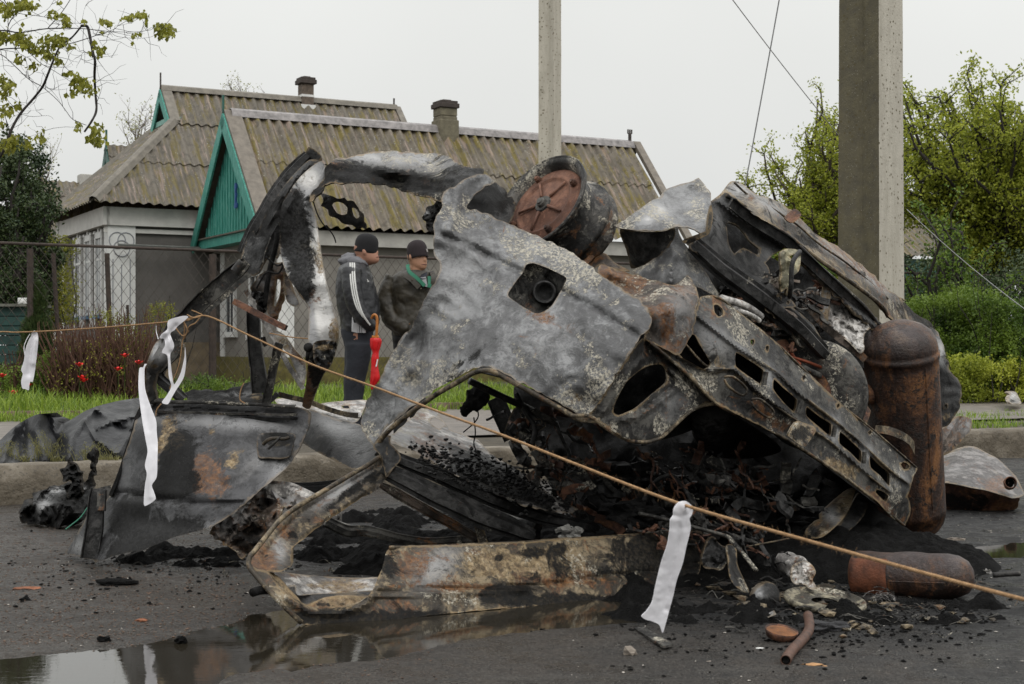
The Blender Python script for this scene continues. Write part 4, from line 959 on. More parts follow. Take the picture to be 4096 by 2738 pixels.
# --- big grey side panel
panel('side_panel',wk,'A2 1285,560 1340,515 1420,465 1500,425 1570,412 1640,465 1605,480 1530,530 1475,590 1450,640 1560,670 1700,735 1850,800 2040,880 2200,970 2345,1090 A3 120,1170 220,1235 300,1300 335,1360 345,1410 310,1470 270,1500 B2 420,440 330,580 230,740 130,900 90,935 B1 2268,600 2190,590 2050,510 1900,430 1750,350 1640,290 1590,275 1500,290 1400,345 1250,430 1100,540 950,660 880,735 850,790 825,810 790,760 745,680 750,620 790,510 860,380 930,240 1010,100 1080,20 A2 1110,1370 1130,1330 1200,1200 1260,1100 1275,1010 1240,960 1230,800 1240,700 1285,640',
 'D 1060,430,7.15 1005,480,7.05 1000,560,6.95 1010,640,6.92 920,800,6.95 835,940,6.98 865,1030,6.9 1090,862,6.62 1100,550,7.05 1200,560,7.05 1300,600,6.92 1380,632,6.80 1480,740,6.55 1200,660,6.82 1200,760,6.66 1340,940,6.50 1100,720,6.82 1000,780,6.86 1440,800,6.48 1390,870,6.46',B_grey,
 holes=['A2 1900,1010 2000,1045 2110,1100 2120,1130 2030,1290 1975,1335 1935,1350 1900,1345 1820,1300 1735,1240 1730,1210 1790,1120 1830,1070 1850,1020'],
 step=11,flange=.035,nz=(.045,5.0),jit=8,cl=.0032,
 crease=[('A2 1300,830 1450,880 1600,960 1750,1040 1840,1075',14,.03),('A2 2100,1200 2345,1330 B2 200,270 420,400',12,.025),('A2 1300,830 1450,860 1700,960 2345,1110',60,-.03),
  ('E3 830,860 880,930 860,1000 760,1150 620,1330',30,.04),('B1 850,380 1000,330 1150,250',40,-.03),('B1 1180,560 1400,420 1590,330 1700,390 2000,560',22,-.03),('A2 1500,420 1400,500 1370,640 1330,760',26,-.03),('B1 1100,100 1150,200 1120,350 1000,480',30,.025)],
 blob=[('pale','A2',1420,740,220,90,1.0),('pale','A2',1980,900,260,110,1.0,30),('pale','A2',2200,1080,160,160,1.0),('pale','B1',1300,330,200,140,.7),('pale','B2',150,800,180,220,1.1),('pale','B2',380,120,140,140,.6),('rust','A2',1960,1370,160,50,.8,20),('rust','B1',1850,60,260,90,.45),
  ('soot','B1',1500,180,260,90,.55,-30),('soot','A2',1300,1200,90,300,.25),('grey','A2',1450,1050,230,260,.35),('grey','B1',1250,200,200,230,.3,),('rust','A2',2000,900,200,60,.35,25),('soot','B1',1350,390,200,60,.5,-30),('tan','B2',100,860,140,90,.5),('grey','A2',1900,1500,250,200,.25)])
# recess behind the square hole
panel('fuel_filler_box',wk,'A2 1850,990 2140,1090 2150,1150 2040,1330 1930,1390 1700,1250 1700,1190 1800,1060','D 1178,640,6.95 1290,640,6.9 1240,720,6.86 1230,660,6.98',B_rail,flange=-.0,crease=[('A2 1990,1060 1790,1290',12,-.04)],nz=(.02,6),blob=[('soot','A2',1900,1150,220,150,.2),('pale','A2',1880,1080,140,40,.6)])
m=MB(); c=P(*K('A2',1975,1205),6.90); m.lathe([(.001,-.01),(.035,-.01),(.045,-.055),(.052,-.055),(.056,-.0),(.06,.03)],c,(.05,1,.05),24); m.o('filler_neck',B_dark,wk,smooth=True)
# rolled lip round the inverted V
rod('wheel_arch_lip',wk,'B1 850,800,6.88 950,690,6.8 1100,572,6.72 1250,465,6.66 1400,380,6.6 1500,322,6.58 1590,305,6.58 1640,318,6.58 1750,380,6.56 1900,460,6.54 2050,545,6.52 2190,625,6.49 2268,640,6.48 2346,640,6.47',.012,B_tan,8)
# dark hollow behind the curled corner
panel('inner_corner',wk,'A2 1450,650 1480,580 1540,525 1600,480 1650,470 1700,510 1730,580 1760,570 1780,640 1740,740 1700,740 1560,680','D 1080,490,7.2 1170,440,7.5 1200,520,7.35 1140,440,7.4',B_dark,nz=(.06,8),flange=.05,jit=8,blob=[('soot','A2',1580,600,140,90,1.0)])
# --- rusty flange right of the panel
panel('rear_flange',wk,'A3 0,1025 100,1052 300,1112 420,1145 495,1160 560,1120 590,1098 625,1150 655,1210 660,1240 640,1310 640,1400 605,1500 A3 565,1565 B2 690,540 600,492 470,430 500,350 A3 345,1410 335,1360 300,1300 220,1235 120,1170 0,1090',
 'D 1375,610,6.95 1480,650,6.88 1590,640,6.95 1620,690,6.85 1590,770,6.72 1480,760,6.62 1530,700,6.62 1560,800,6.66',B_rust,step=14,flange=.03,nz=(.04,7),jit=8,
 crease=[('A3 60,1130 300,1230 430,1330 440,1430 400,1540',14,.035),('A3 0,1060 300,1150 480,1200',16,-.02)],blob=[('grey','A3',520,1380,110,160,.6),('pale','A3',180,1300,60,40,.9),('rust','A3',120,1110,260,60,.6,12),('pale','A3',560,1250,80,120,.5),('rust','A3',440,1420,40,120,.7),('pale','A3',430,1180,140,50,.6)])
# --- fin and crushed corner box
panel('torn_fin',wk,'A3 510,765 540,840 580,900 640,975 740,1130 800,1240 700,1190 650,1170 625,1150 590,1098 560,1120 495,1160 420,1145 300,1112 205,1068 260,1045 340,1000 430,930 480,850','D 1550,515,7.35 1452,622,7.15 1560,600,7.05 1640,660,7.2 1600,580,7.25',B_grey,flange=.02,nz=(.03,6),jit=4,crease=[('A3 500,950 475,1000 480,1140',9,-.03),('A3 510,770 480,950 400,1130',22,-.03)],blob=[('pale','A3',640,1010,110,120,.7),('pale','A3',760,1200,60,60,1.0),('grey','A3',450,1080,160,90,.25),('pale','A3',350,1030,120,30,.7)])
panel('corner_box',wk,'A3 110,765 200,700 330,605 405,562 440,520 540,482 620,465 660,440 700,490 740,545 742,620 722,700 712,790 690,822 660,800 590,770 540,770 500,765 440,785 380,792 250,790','D 1417,517,7.15 1520,545,7.0 1625,520,7.12 1605,410,7.6 1560,430,7.5 1500,460,7.25 1590,545,7.02 1640,440,7.45',B_grey,flange=.04,nz=(.03,6),jit=3,
 crease=[('A3 400,565 540,515 690,520 745,560',10,.03),('A3 690,520 700,640 690,800',9,-.03),('A3 420,545 560,500 655,450',20,-.03)],blob=[('grey','A3',400,660,70,40,1.6,20),('grey','A3',320,720,50,30,1.4),('pale','A3',400,660,110,60,.9,20),('pale','A3',640,650,60,90,.7),('pale','A3',690,540,40,130,.9),('pale','A3',200,740,110,30,.9,-25),('soot','A3',560,600,130,80,-.3),('grey','A3',560,590,120,70,.25)])
panel('corner_box_inside',wk,'A3 135,785 250,800 380,802 445,795 500,775 500,830 480,870 440,930 400,965 330,1000 260,1035 212,1045 200,1000 180,920','D 1420,525,7.22 1540,530,7.08 1500,600,7.2 1450,600,7.3',B_dark,flange=.04,nz=(.02,6),crease=[('A3 250,980 255,850 275,830 300,850 295,980',8,-.03),('A3 380,800 365,960',8,.025)],blob=[('rust','A3',480,830,40,60,.3)])
panel('box_seam',wk,'A3 590,880 560,855 690,805 712,795 722,700 742,620 755,700 735,800 700,830','D 1590,560,7.02 1640,520,7.1 1650,480,7.15 1600,540,7.0',B_tan,flange=.03,nz=(.01,6),blob=[('soot','A3',600,860,60,30,.5)],step=9)
# --- long front rail assembly on the right
panel('hood_ledge',wk,'A3 890,457 960,485 1010,525 1060,560 1120,572 1200,600 1280,655 1310,690 1350,722 1420,790 1500,850 1570,890 1640,935 1720,1000 1780,1050 1850,1110 1900,1165 1960,1215 2050,1265 B4 1180,210 1250,300 1330,370 1420,420 1470,455 1500,520 1440,500 1400,490 1330,440 1250,440 1140,440 1060,380 A3 1850,1270 1700,1130 1500,1000 1340,880 1220,790 1080,715 940,605 860,548 800,562 740,605 765,578 820,540 850,495',
 'D 1640,455,7.55 1700,430,7.75 1760,500,7.6 1850,580,7.85 1850,540,8.1 1950,620,8.3 1960,670,8.1 2060,700,8.7 2060,770,8.5 2150,740,9.0 2180,790,8.9',B_tan,step=12,flange=.05,nz=(.02,6),jit=6,cl=.003,
 crease=[('A3 960,500 1100,640 1300,760 1500,900 1700,1060 1900,1230',16,-.05),('A3 1120,580 1090,640',16,-.03)],blob=[('grey','A3',930,520,90,50,1.1),('grey','A3',1130,620,140,60,.9,35),('soot','A3',1400,860,90,50,.6,40),('rust','A3',1400,740,200,30,.9,38),('rust','A3',1750,1040,220,40,1.0,42),('grey','A3',1800,1090,200,40,.9,42),('pale','B4',1100,330,90,120,.6),('soot','B4',1350,380,180,50,1.0,38),('grey','A3',1530,920,200,40,.6,38)])
panel('ledge_bracket',wk,'A3 1250,690 1305,648 1348,688 1290,740 1240,712','D 1795,500,7.6 1810,490,7.62 1800,510,7.58',B_brown,flange=.03,step=8)
panel('front_side_rail',wk,'A3 735,605 800,565 860,548 940,605 1080,715 1220,795 1340,885 1400,960 1500,1060 1600,1150 1750,1290 1850,1380 1885,1440 1860,1478 1750,1390 1600,1250 1480,1140 1400,1060 1345,1010 1330,930 1250,900 1180,950 1110,1010 1150,1100 1180,1180 1250,1280 1400,1400 1460,1480 1500,1568 1350,1568 1250,1440 1100,1310 1000,1180 800,1020 640,940 600,890 690,825 715,790 722,700',
 'D 1640,470,7.45 1640,620,7.15 1720,620,7.5 1800,560,7.75 1850,600,7.9 1980,720,8.2 2060,780,8.5 1800,720,7.4 1900,800,7.7 1750,680,7.3',B_dark,step=11,flange=.05,nz=(.03,6),jit=10,cl=.004,
 holes=['A3 850,740 920,760 960,800 1000,860 1070,920 1060,960 960,910 900,950 860,880'],
 crease=[('A3 860,600 1000,720 1250,850 1400,990 1700,1260',12,.06),('A3 800,600 1000,750 1250,900 1400,1050',12,-.05),('A3 720,800 900,1000 1100,1180 1300,1400',20,-.04),('A3 1350,1000 1500,1130 1700,1320 1850,1440',9,-.04)],
 blob=[('tan','A3',1330,890,120,60,.5),('grey','A3',780,700,60,90,.35),('tan','A3',1600,1150,250,40,.5,42),('grey','A3',1130,950,50,50,.3),('rust','A3',1500,1150,250,60,.4,42),('pale','A3',1650,1200,260,30,.7,42)])
beam('strut_rail',wk,'A3 620,880,7.1 800,1040,7.12 1000,1190,7.2 1180,1330,7.3 1350,1470,7.42 1500,1620,7.55',.10,B_dark,'hat',.04,scale=[.8,1.0,1.1,1.0,.9])
beam('diagonal_brace',wk,'B4 150,180,7.75 250,250,7.78 340,320,7.8 450,460,7.86 600,590,7.95 720,690,8.0 850,800,8.05',.040,B_rust,'flat',.02,scale=[.6,1.1,1,1,1,1])
panel('crumpled_foil',wk,'B4 530,190 600,180 680,215 760,270 860,370 960,465 900,500 840,560 835,640 840,700 800,740 700,640 600,560 540,500 500,440 510,300','D 2000,680,8.35 1950,750,8.1 2010,780,8.15 2080,730,8.6',B_white,step=8,nz=(.10,26),flange=.03,blob=[('soot','B4',760,380,220,110,.5,42),('soot','B4',560,240,80,60,.5),('soot','B4',700,640,160,60,.4,42)],
 crease=[(f'B4 {530+i*28},{230+i*22} {560+i*30},{330+i*34} {800+i*4},{600+i*10}',4,.03*(-1)**i) for i in range(8)])
panel('perforated_strip',wk,'B4 460,70 538,82 520,220 500,330 490,462 415,440 430,300 445,180','D 1965,650,8.05 1960,700,8.05 1950,720,8.04 1945,740,8.03',B_rail,sm=0,step=6,flange=.02,
 holes=[f'B4 {465+dx-y*.1-6},{100+y} {465+dx-y*.1},{93+y} {465+dx-y*.1+6},{100+y} {465+dx-y*.1},{107+y}' for y in range(0,320,38) for dx in(0,36)],blob=[('grey','B4',480,250,60,200,.7)])
panel('caster_bracket',wk,'A3 1212,935 1260,915 1335,930 1342,1000 1330,1062 1290,1100 1275,1150 1268,1215 1245,1225 1250,1180 1225,1195 1215,1205 1205,1130 1215,1080 1208,1000','D 1790,590,7.35 1815,590,7.4 1800,650,7.3 1800,690,7.3',B_brass,step=7,flange=.05,nz=(.05,18),holes=['A3 1268,965 1300,950 1320,965 1310,990 1285,988'])
rod('loose_rod',wk,'A3 1340,930,7.3 1290,1010,7.25 1280,1160,7.25 1270,1240,7.3',.012,B_dark)
panel('mount_plate',wk,'A3 1180,1230 1230,1215 1310,1300 1200,1310 1160,1330','D 1790,700,7.3 1820,720,7.3 1800,730,7.28',B_dark,flange=.02,step=8,holes=['A3 1190,1240 1210,1235 1212,1258 1195,1262','A3 1250,1265 1268,1268 1262,1285 1248,1284'])
panel('front_fender',wk,'B4 1470,500 1530,540 1560,620 1590,690 1605,780 1640,830 1645,910 1740,1020 1752,1090 1735,1250 1690,1330 1620,1420 1560,1450 1530,1568 1480,1568 1500,1200 1500,900 1480,700 1400,560','D 2140,730,8.95 2150,800,8.8 2180,900,8.9 2160,1000,8.85 2120,950,8.75 2190,880,9.0',B_dark,step=10,nz=(.05,9),flange=.06,jit=6,
 holes=['B4 1590,1225 1615,1215 1625,1245 1612,1270 1592,1262'],crease=[('B4 1500,780 1620,930 1740,1040',16,-.05)],blob=[('grey','B4',1560,700,60,120,1.5),('tan','B4',1620,1350,60,60,.8),('pale','B4',1600,850,40,60,.8),('rust','B4',1540,560,40,40,.6)])
panel('fluted_guard',wk,'B4 1500,1568 1530,1500 1600,1440 1660,1370 1720,1335 1800,1340 1850,1370 1845,1450 1820,1500 1740,1568 E2 1620,470 1480,610 1380,660 1340,660 1340,520','D 2110,1040,8.9 2180,960,9.15 2230,970,9.2 2160,1040,9.0',B_rust,step=9,flange=.04,nz=(.02,6),crease=[('E2 1400,640 1560,440 1650,210',6,-.03),('E2 1360,600 1520,400 1600,220',6,.03),('E2 1350,560 1480,380 1560,210',6,-.03)],blob=[('grey','B4',1790,1400,60,80,.9),('grey','B4',1650,1430,60,60,.7)])
# --- slotted rail
panel('slotted_rail',wk,'B2 815,240 840,150 960,150 1100,255 1330,440 1500,600 1600,700 1750,840 1900,970 2000,1040 2150,1170 2290,1290 2280,1330 2250,1395 E2 1015,1000 1000,1060 975,1130 1010,1270 1000,1350 940,1480 880,1440 800,1380 700,1270 550,1130 400,1030 200,880 0,740 B2 1440,1115 1200,990 950,862 740,640 560,490 470,430 600,492 690,540 740,440 790,300',
 'B2 960,150,6.98 1500,600,7.22 2000,1040,7.62 2290,1290,7.86 900,330,6.80 1080,480,6.86 1500,790,7.06 1930,1140,7.42 2200,1390,7.68 690,540,6.72 470,430,6.60 950,860,6.78 1440,1110,7.06 1300,720,6.92 1700,1080,7.2 2040,1380,7.52 E2 940,1480,7.80 500,1080,7.42 200,880,7.22',B_rail,step=9,sm=.3,flange=.05,nz=(.012,9),jit=3,cl=.004,
 holes=['B2 770,410 800,400 840,470 910,590 870,635 780,590 700,535','B2 1078,520 1160,565 1262,640 1250,735 1160,680 1075,612','B2 1333,700 1400,760 1485,835 1466,920 1390,850 1326,765','B2 1552,885 1640,950 1715,1000 1708,1080 1620,1010 1548,945','B2 1775,1050 1850,1115 1915,1180 1912,1258 1840,1190 1770,1130','B2 1975,1210 2040,1275 2103,1330 2102,1415 2040,1345 1978,1290',
  'B2 928,205 955,200 990,230 992,270 965,285 935,255','B2 1175,435 1195,432 1202,455 1190,475 1176,465','B2 1278,477 1295,474 1300,497 1288,515 1276,505','B2 1522,675 1540,672 1546,695 1534,713 1522,703','B2 1752,870 1770,860 1772,885 1755,898','E2 895,760 915,728 965,738 1000,780 975,820 930,815','E2 600,1085 610,1050 690,1070 750,1120 752,1150 720,1200 690,1180','B2 1960,1055 1980,1040 1985,1065 1968,1075'],
 crease=[('B2 800,260 1080,480 1330,640 1500,790 1720,960 1930,1140 2230,1400',8,-.045),('B2 690,545 900,640 1060,625 1200,760 1460,950 1700,1100 1900,1280 2110,1450',8,-.04),('B2 500,440 740,650 950,862 1440,1115 1800,1380 2080,1568',14,-.03)],
 blob=[('grey','B2',930,420,130,90,.7,35),('grey','B2',1300,700,40,80,.9),('grey','B2',1740,1040,45,90,.9),('grey','E2',500,640,60,90,1.1),('grey','E2',850,960,90,120,1.1,50),('pale','B2',1250,800,160,60,.8,38),('pale','B2',1350,980,100,60,1.0),('rust','B2',1300,950,160,60,.8,35),('tan','B2',1100,700,200,50,.8,38),('rust','B2',950,250,80,80,.6),('rust','E2',650,1200,200,50,1.6,38),('tan','E2',200,800,200,90,1.0),('tan','B2',1750,1300,240,50,.8,42),('pale','B2',1050,380,120,50,.8,40),('grey','B2',1120,500,60,60,.5)])
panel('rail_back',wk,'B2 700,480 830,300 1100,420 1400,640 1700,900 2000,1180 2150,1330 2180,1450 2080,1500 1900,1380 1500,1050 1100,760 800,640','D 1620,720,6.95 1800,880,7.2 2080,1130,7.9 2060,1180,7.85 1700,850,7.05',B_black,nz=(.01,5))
for cs_,a,b,wd in (('stiffener','E2 90,230,7.25','180,300,7.3',.05),('stiffener','B2 1490,830,6.98','1470,960,6.96',.06)):
    pass
panel('tow_bracket',wk,'B2 1470,1000 1500,985 1600,1020 1610,1050 1570,1110 1530,1150 1440,1090 1430,1070','D 1920,1000,7.0 1960,1020,7.1 1940,1030,7.02',B_tan,flange=.05,step=8,crease=[('B2 1490,1000 1450,1080',8,-.03),('B2 1600,1030 1550,1130',8,-.03)],blob=[('soot','B2',1520,1060,50,40,1.2),('rust','B2',1600,1050,20,60,.8)])
for k_,(x,y) in enumerate(((1000,700),(1180,850))):
    rod('pressed_ring',wk,f'B2 {x},{y-15},{6.74+.08*k_} {x+60},{y-15},{6.74+.08*k_} {x+140},{y+50},{6.8+.08*k_} {x+150},{y+90},{6.8+.08*k_} {x+110},{y+105},{6.8+.08*k_} {x+30},{y+50},{6.75+.08*k_} {x},{y},{6.74+.08*k_}',.006,B_tan,6)
# --- lamp opening
panel('lamp_surround',wk,'B2 130,900 230,745 330,590 430,450 470,430 560,490 650,560 740,645 850,760 950,862 930,858 860,870 780,905 700,970 650,1020 600,1065 540,1100 460,1118 400,1110 330,1090 200,1010 90,945','D 1350,950,6.48 1400,860,6.46 1470,760,6.52 1500,780,6.66 1560,860,6.74 1620,920,6.80 1530,990,6.66 1490,1005,6.6 1440,990,6.5',B_rail,step=11,flange=.05,nz=(.02,8),
 holes=['B2 430,640 500,605 580,600 612,650 612,720 520,800 400,900 290,945 255,920 270,850 340,720'],
 crease=[('B2 450,560 340,680 240,850 180,930',9,-.05),('B2 640,640 700,700 700,740 560,860 420,950 300,975',9,-.04),('B2 470,460 600,560 740,680 930,850',14,.04),('B2 620,640 650,740 450,900',8,.02)],
 blob=[('pale','B2',700,690,60,60,.9),('pale','B2',500,1050,180,50,.5),('grey','B2',640,880,110,110,.35),('soot','B2',600,620,200,60,.5,30),('tan','B2',200,900,60,60,.5),('pale','B2',350,960,120,40,.6),('rust','B2',610,850,12,160,.6)])
rod('body_lip',wk,'B2 -30,945,6.46 100,950,6.46 200,1020,6.48 330,1098,6.52 460,1122,6.56 540,1105,6.6 600,1072,6.63 700,978,6.7 780,910,6.74 860,875,6.78 940,865,6.8',.009,B_tan,8)
# --- dark hollow under the body: added skylight cover, black backing, wheel housing
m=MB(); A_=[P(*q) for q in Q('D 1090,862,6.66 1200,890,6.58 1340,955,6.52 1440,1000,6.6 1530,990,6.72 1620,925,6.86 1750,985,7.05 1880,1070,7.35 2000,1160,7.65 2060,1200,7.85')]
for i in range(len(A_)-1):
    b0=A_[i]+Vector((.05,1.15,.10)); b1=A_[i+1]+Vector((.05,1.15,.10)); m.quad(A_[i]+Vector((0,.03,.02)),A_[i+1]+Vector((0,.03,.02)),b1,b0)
m.o('skylight_cover',B_black,wk,solid=.004)  # added sheet that keeps skylight out of the hollow
panel('inner_shell',wk,'D 1180,885 1350,950 1490,990 1560,950 1640,915 1760,980 2000,1150 2075,1210 2060,1262 1900,1270 1700,1260 1500,1250 1330,1200 1270,1120 1220,1040','D 1200,900,8.0 1500,980,8.3 1900,1100,8.6 1500,1200,7.9 2040,1200,8.3 1300,1100,7.8',B_black,nz=(.12,6),step=24,flange=.05,blob=[('grey','B2',900,1010,110,110,.12)])  # black sheet put in so the hollow reads dark
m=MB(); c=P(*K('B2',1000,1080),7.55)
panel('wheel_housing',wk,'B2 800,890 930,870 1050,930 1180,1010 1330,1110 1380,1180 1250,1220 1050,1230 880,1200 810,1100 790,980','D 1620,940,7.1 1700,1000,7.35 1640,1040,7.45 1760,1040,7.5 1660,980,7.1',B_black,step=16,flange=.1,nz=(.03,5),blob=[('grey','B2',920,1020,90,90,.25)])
rod('cross_tube',wk,'B1 1470,375,7.1 1600,440,7.15 1750,510,7.25 1870,565,7.35 2000,640,7.5',.017,B_dark,10)
beam('inner_post',wk,'B1 1640,490,7.6 1700,620,7.6 1760,760,7.6',.09,B_dark,'U',.03)
rod('bent_pipe',wk,'B1 1780,460,7.3 1850,590,7.3 1910,690,7.3 1890,800,7.3',.013,B_dark)
rod('bent_pipe',wk,'B1 2050,650,7.5 2090,760,7.5 2140,870,7.5 2120,1000,7.5',.010,B_dark)
panel('pierced_bracket',wk,'B1 1770,560 1850,580 1950,610 1980,680 1900,730 1830,760 1760,770 1700,740','D 1130,940,7.5 1180,980,7.5 1120,990,7.5',B_dark,step=9,flange=.03,holes=['B1 1815,590 1845,595 1845,630 1820,625','B1 1910,640 1950,635 1950,665 1915,668','B1 1850,670 1880,675 1882,700 1855,695'])
beam('rusty_slat',wk,'B1 1860,1030,7.3 1960,965,7.4 2080,900,7.5',.035,B_rust,'flat')
beam('grey_slat',wk,'B1 1890,845,7.1 1950,900,7.1 2030,950,7.15',.03,B_rail,'flat')
# hanging burnt rag
def split_lumps(m,name,mat,parent):
    k=MB(); k.v=m.v; k.f=m.f; o=k.o(name,mat,parent); o.modifiers.new('fuse','REMESH').voxel_size=.008
m=MB()
for (x,y,r) in ((1500,470,.036),(1530,500,.04),(1490,520,.03),(1450,560,.025),(1560,480,.03),(1440,590,.02),(1470,540,.02),(1530,550,.02)):
    m.ico(P(*K('B1',x,y),7.3),r,2,1.3,(1,.5,1.2))
split_lumps(m,'charred_rag',B_black,wk)
rod('wire',wk,'B1 1520,560,7.3 1530,610,7.3 1500,660,7.3 1430,720,7.35',.0035,B_black,5)
rod('wire',wk,'B1 1500,620,7.3 1510,720,7.3 1500,800,7.3 1530,870,7.25 1560,910,7.2',.0035,B_black,5)
# --- floor / roof sheet in the middle
panel('collapsed_roof',wk,'B1 930,770 1000,700 1090,620 1150,560 1250,570 1290,640 1340,700 1440,745 1530,780 1580,830 1610,870 1700,920 1850,1010 1930,1080 2000,1130 2100,1190 2200,1240 2100,1260 1900,1230 1750,1180 1600,1110 1450,1040 1300,960 1150,880 1000,810',
 'D 891,1008,7.1 966,936,8.2 1010,950,8.25 1100,1014,7.9 1325,1165,7.25 1135,1130,6.98 1000,1060,7.0 1200,1080,7.5',B_white,step=12,flange=.02,nz=(.05,8),jit=8,
 holes=['B1 1200,650 1235,617 1310,668 1262,700'],
 crease=[('B1 1090,620 1180,710 1300,790 1460,890',9,-.05),('B1 1150,600 1250,720 1400,800',8,.03),('B1 1100,870 1300,850 1400,870',6,.03),('B1 1110,885 1330,840',5,-.03),('B1 940,760 1180,730',5,-.02)],
 blob=[('rust','B1',1180,800,120,70,.6),('soot','B1',1550,960,200,90,.9,35),('soot','B1',1700,1060,220,110,1.0,35),('soot','B1',1380,940,140,70,.7,30),('rust','B1',1420,860,60,40,.8),('soot','B1',1950,1170,120,60,.6,30),('rust','B1',1250,900,120,40,.7),('grey','B1',1050,760,100,60,.8),('rust','B1',1130,620,60,40,.6)])
# charcoal chips on it
m=MB(); f_=tps(Q('D 891,1008,7.1 966,936,8.2 1010,950,8.25 1100,1014,7.9 1325,1165,7.25 1135,1130,6.98 1000,1060,7.0 1200,1080,7.5'))
for i in range(700):
    q=R.random(); x=1150+q*1000+R.gauss(0,60); y=870+q*330+R.gauss(0,60)
    u,v=K('B1',x,y); z=float(f_(np.array([u]),np.array([v]))[0]); m.ico(P(u,v-3,z-.03),R.uniform(.004,.013),1,1.2,(1,1,.7))
m.o('charcoal',B_black,wk)['kind']='stuff'
# --- pale sheet behind and dark curved skin
panel('pale_rim_sheet',wk,'B1 170,500 280,495 400,540 520,522 640,512 780,508 760,570 735,625 700,655 600,640 480,600 400,572 300,560 200,540','D 670,920,8.2 830,915,8.3 800,970,7.9 720,950,7.95',B_white,step=10,flange=.03,nz=(.02,8),holes=['B1 612,545 660,542 668,560 622,562'],crease=[('B1 400,560 560,590 740,610',6,-.03),('B1 300,520 420,550',6,.03)],blob=[('rust','B1',620,530,140,30,.5),('tan','B1',450,550,140,40,.5)])
beam('angle_bar',wk,'B1 120,525,7.9 190,462,7.9',.024,B_dark,'box',.03); beam('angle_bar',wk,'B1 190,465,7.9 350,505,7.95 500,560,7.95 640,600,7.9 720,610,7.85',.028,B_tan,'L',.03)
panel('curved_skin',wk,'B1 395,570 480,600 600,640 700,662 745,680 790,760 825,810 865,862 860,895 800,935 740,985 650,950 560,905 450,850 370,800 350,790 385,700','D 700,940,7.85 790,960,7.7 865,1040,7.0 830,1060,7.05 700,1030,7.6 760,1010,7.3',B_dark,step=14,flange=.02,nz=(.03,4),blob=[('grey','B1',560,680,200,40,.6,15),('tan','B1',420,620,100,80,.4),('grey','B1',760,880,60,60,.3)])
# --- loop frame: pillar, sill, inner flanges
panel('loop_pillar',wk,'B1 868,890 860,905 780,950 700,995 500,1115 300,1235 200,1315 100,1435 20,1530 C4 205,565 195,650 300,690 440,684 500,650 522,630 515,580 530,500 600,440 700,360 840,260 960,180 1080,100 C4 1180,50 B1 900,1040 915,1020 895,960 880,900',
 'D 872,1050,6.85 760,1130,6.66 660,1200,6.42 600,1290,6.12 640,1300,6.1 660,1250,6.35 720,1180,6.55 860,1100,6.80',B_tan,step=9,flange=.06,nz=(.015,8),jit=4,
 crease=[('B1 870,940 720,1030 500,1160 330,1270 200,1400 C4 300,560 330,650',9,.05),('C4 600,400 840,225 1150,20',6,-.03)],
 blob=[('grey','B1',600,1110,200,40,1.1,-35),('rust','C4',290,600,110,110,1.1),('grey','C4',430,520,50,90,1.1),('rust','C4',470,380,60,50,.9),('tan','C4',400,600,60,80,.6),('soot','C4',540,400,50,40,.9),('rust','C4',250,520,40,140,.8),('soot','B1',700,1100,240,25,.6,-35)])
rod('pillar_edge',wk,'B1 868,885,6.82 780,945,6.72 700,990,6.66 500,1110,6.5 300,1230,6.34 200,1310,6.24 100,1430,6.12 20,1530,6.05 C4 200,560,6.03 193,650,5.99 330,815,5.93 450,945,5.88 600,1085,5.9',.011,B_tan,6)
panel('sill_panel',wk,'C4 1290,500 1240,640 1200,730 1165,820 1120,880 1040,940 900,980 720,990 620,962 480,870 330,700 230,680 196,652 210,700 330,820 450,950 600,1090 800,1105 1200,1078 1700,1015 2346,955 E4 200,1262 500,1225 1000,1195 1400,1150 1700,1070 1850,1015 1910,930 1990,575 1750,590 1500,608 1250,630 1000,650 700,662 426,690 C4 2346,460 2000,478 1700,492',
 'D 605,1300,6.03 640,1360,5.92 720,1425,5.93 900,1350,6.12 880,1260,6.28 1200,1240,6.55 1200,1390,6.32 1600,1250,7.05 1560,1340,6.85 1000,1410,6.12 1400,1240,6.78',B_tan,step=13,sm=.5,flange=.05,nz=(.012,5),jit=3,
 crease=[('C4 1165,842 1500,835 2000,825 2346,800 E4 500,1060 1000,985 1500,930 1900,860',8,.04),('C4 1150,870 1600,860 2346,830',10,-.03),('C4 480,900 650,1000 900,1010 1100,940 1200,820',16,-.03)],
 blob=[('grey','C4',1650,650,200,110,.9,-40),('rust','C4',1480,650,120,120,.7),('tan','C4',2050,640,260,120,1.2),('tan','E4',600,850,320,140,1.2),('rust','E4',650,980,300,60,1.1),('soot','C4',1280,640,60,110,.8),('soot','C4',2200,870,160,60,1.2),('soot','E4',250,1120,160,50,1.4),('soot','E4',500,770,70,30,2.2),('soot','E4',720,740,40,30,1.8),('soot','C4',800,1040,260,50,1.0),('soot','E4',1650,800,260,300,1.1),('soot','E4',1200,780,200,160,.55),('pale','E4',1250,830,250,200,.9),('pale','C4',1900,900,260,60,.8),('pale','C4',1700,1020,300,40,.4),('rust','C4',1350,960,120,60,.8),('soot','C4',1450,1040,400,40,.8),('soot','E4',900,1180,500,50,1.2),('rust','C4',1750,800,400,30,.8),('soot','C4',2140,580,30,25,1.5)])
rod('sill_edge',wk,'C4 1290,498,6.28 1500,495,6.38 1700,488,6.45 2000,475,6.52 2346,458,6.6 E4 700,660,6.72 1000,648,6.82 1250,628,6.9 1500,606,6.97',.009,B_tan,6)
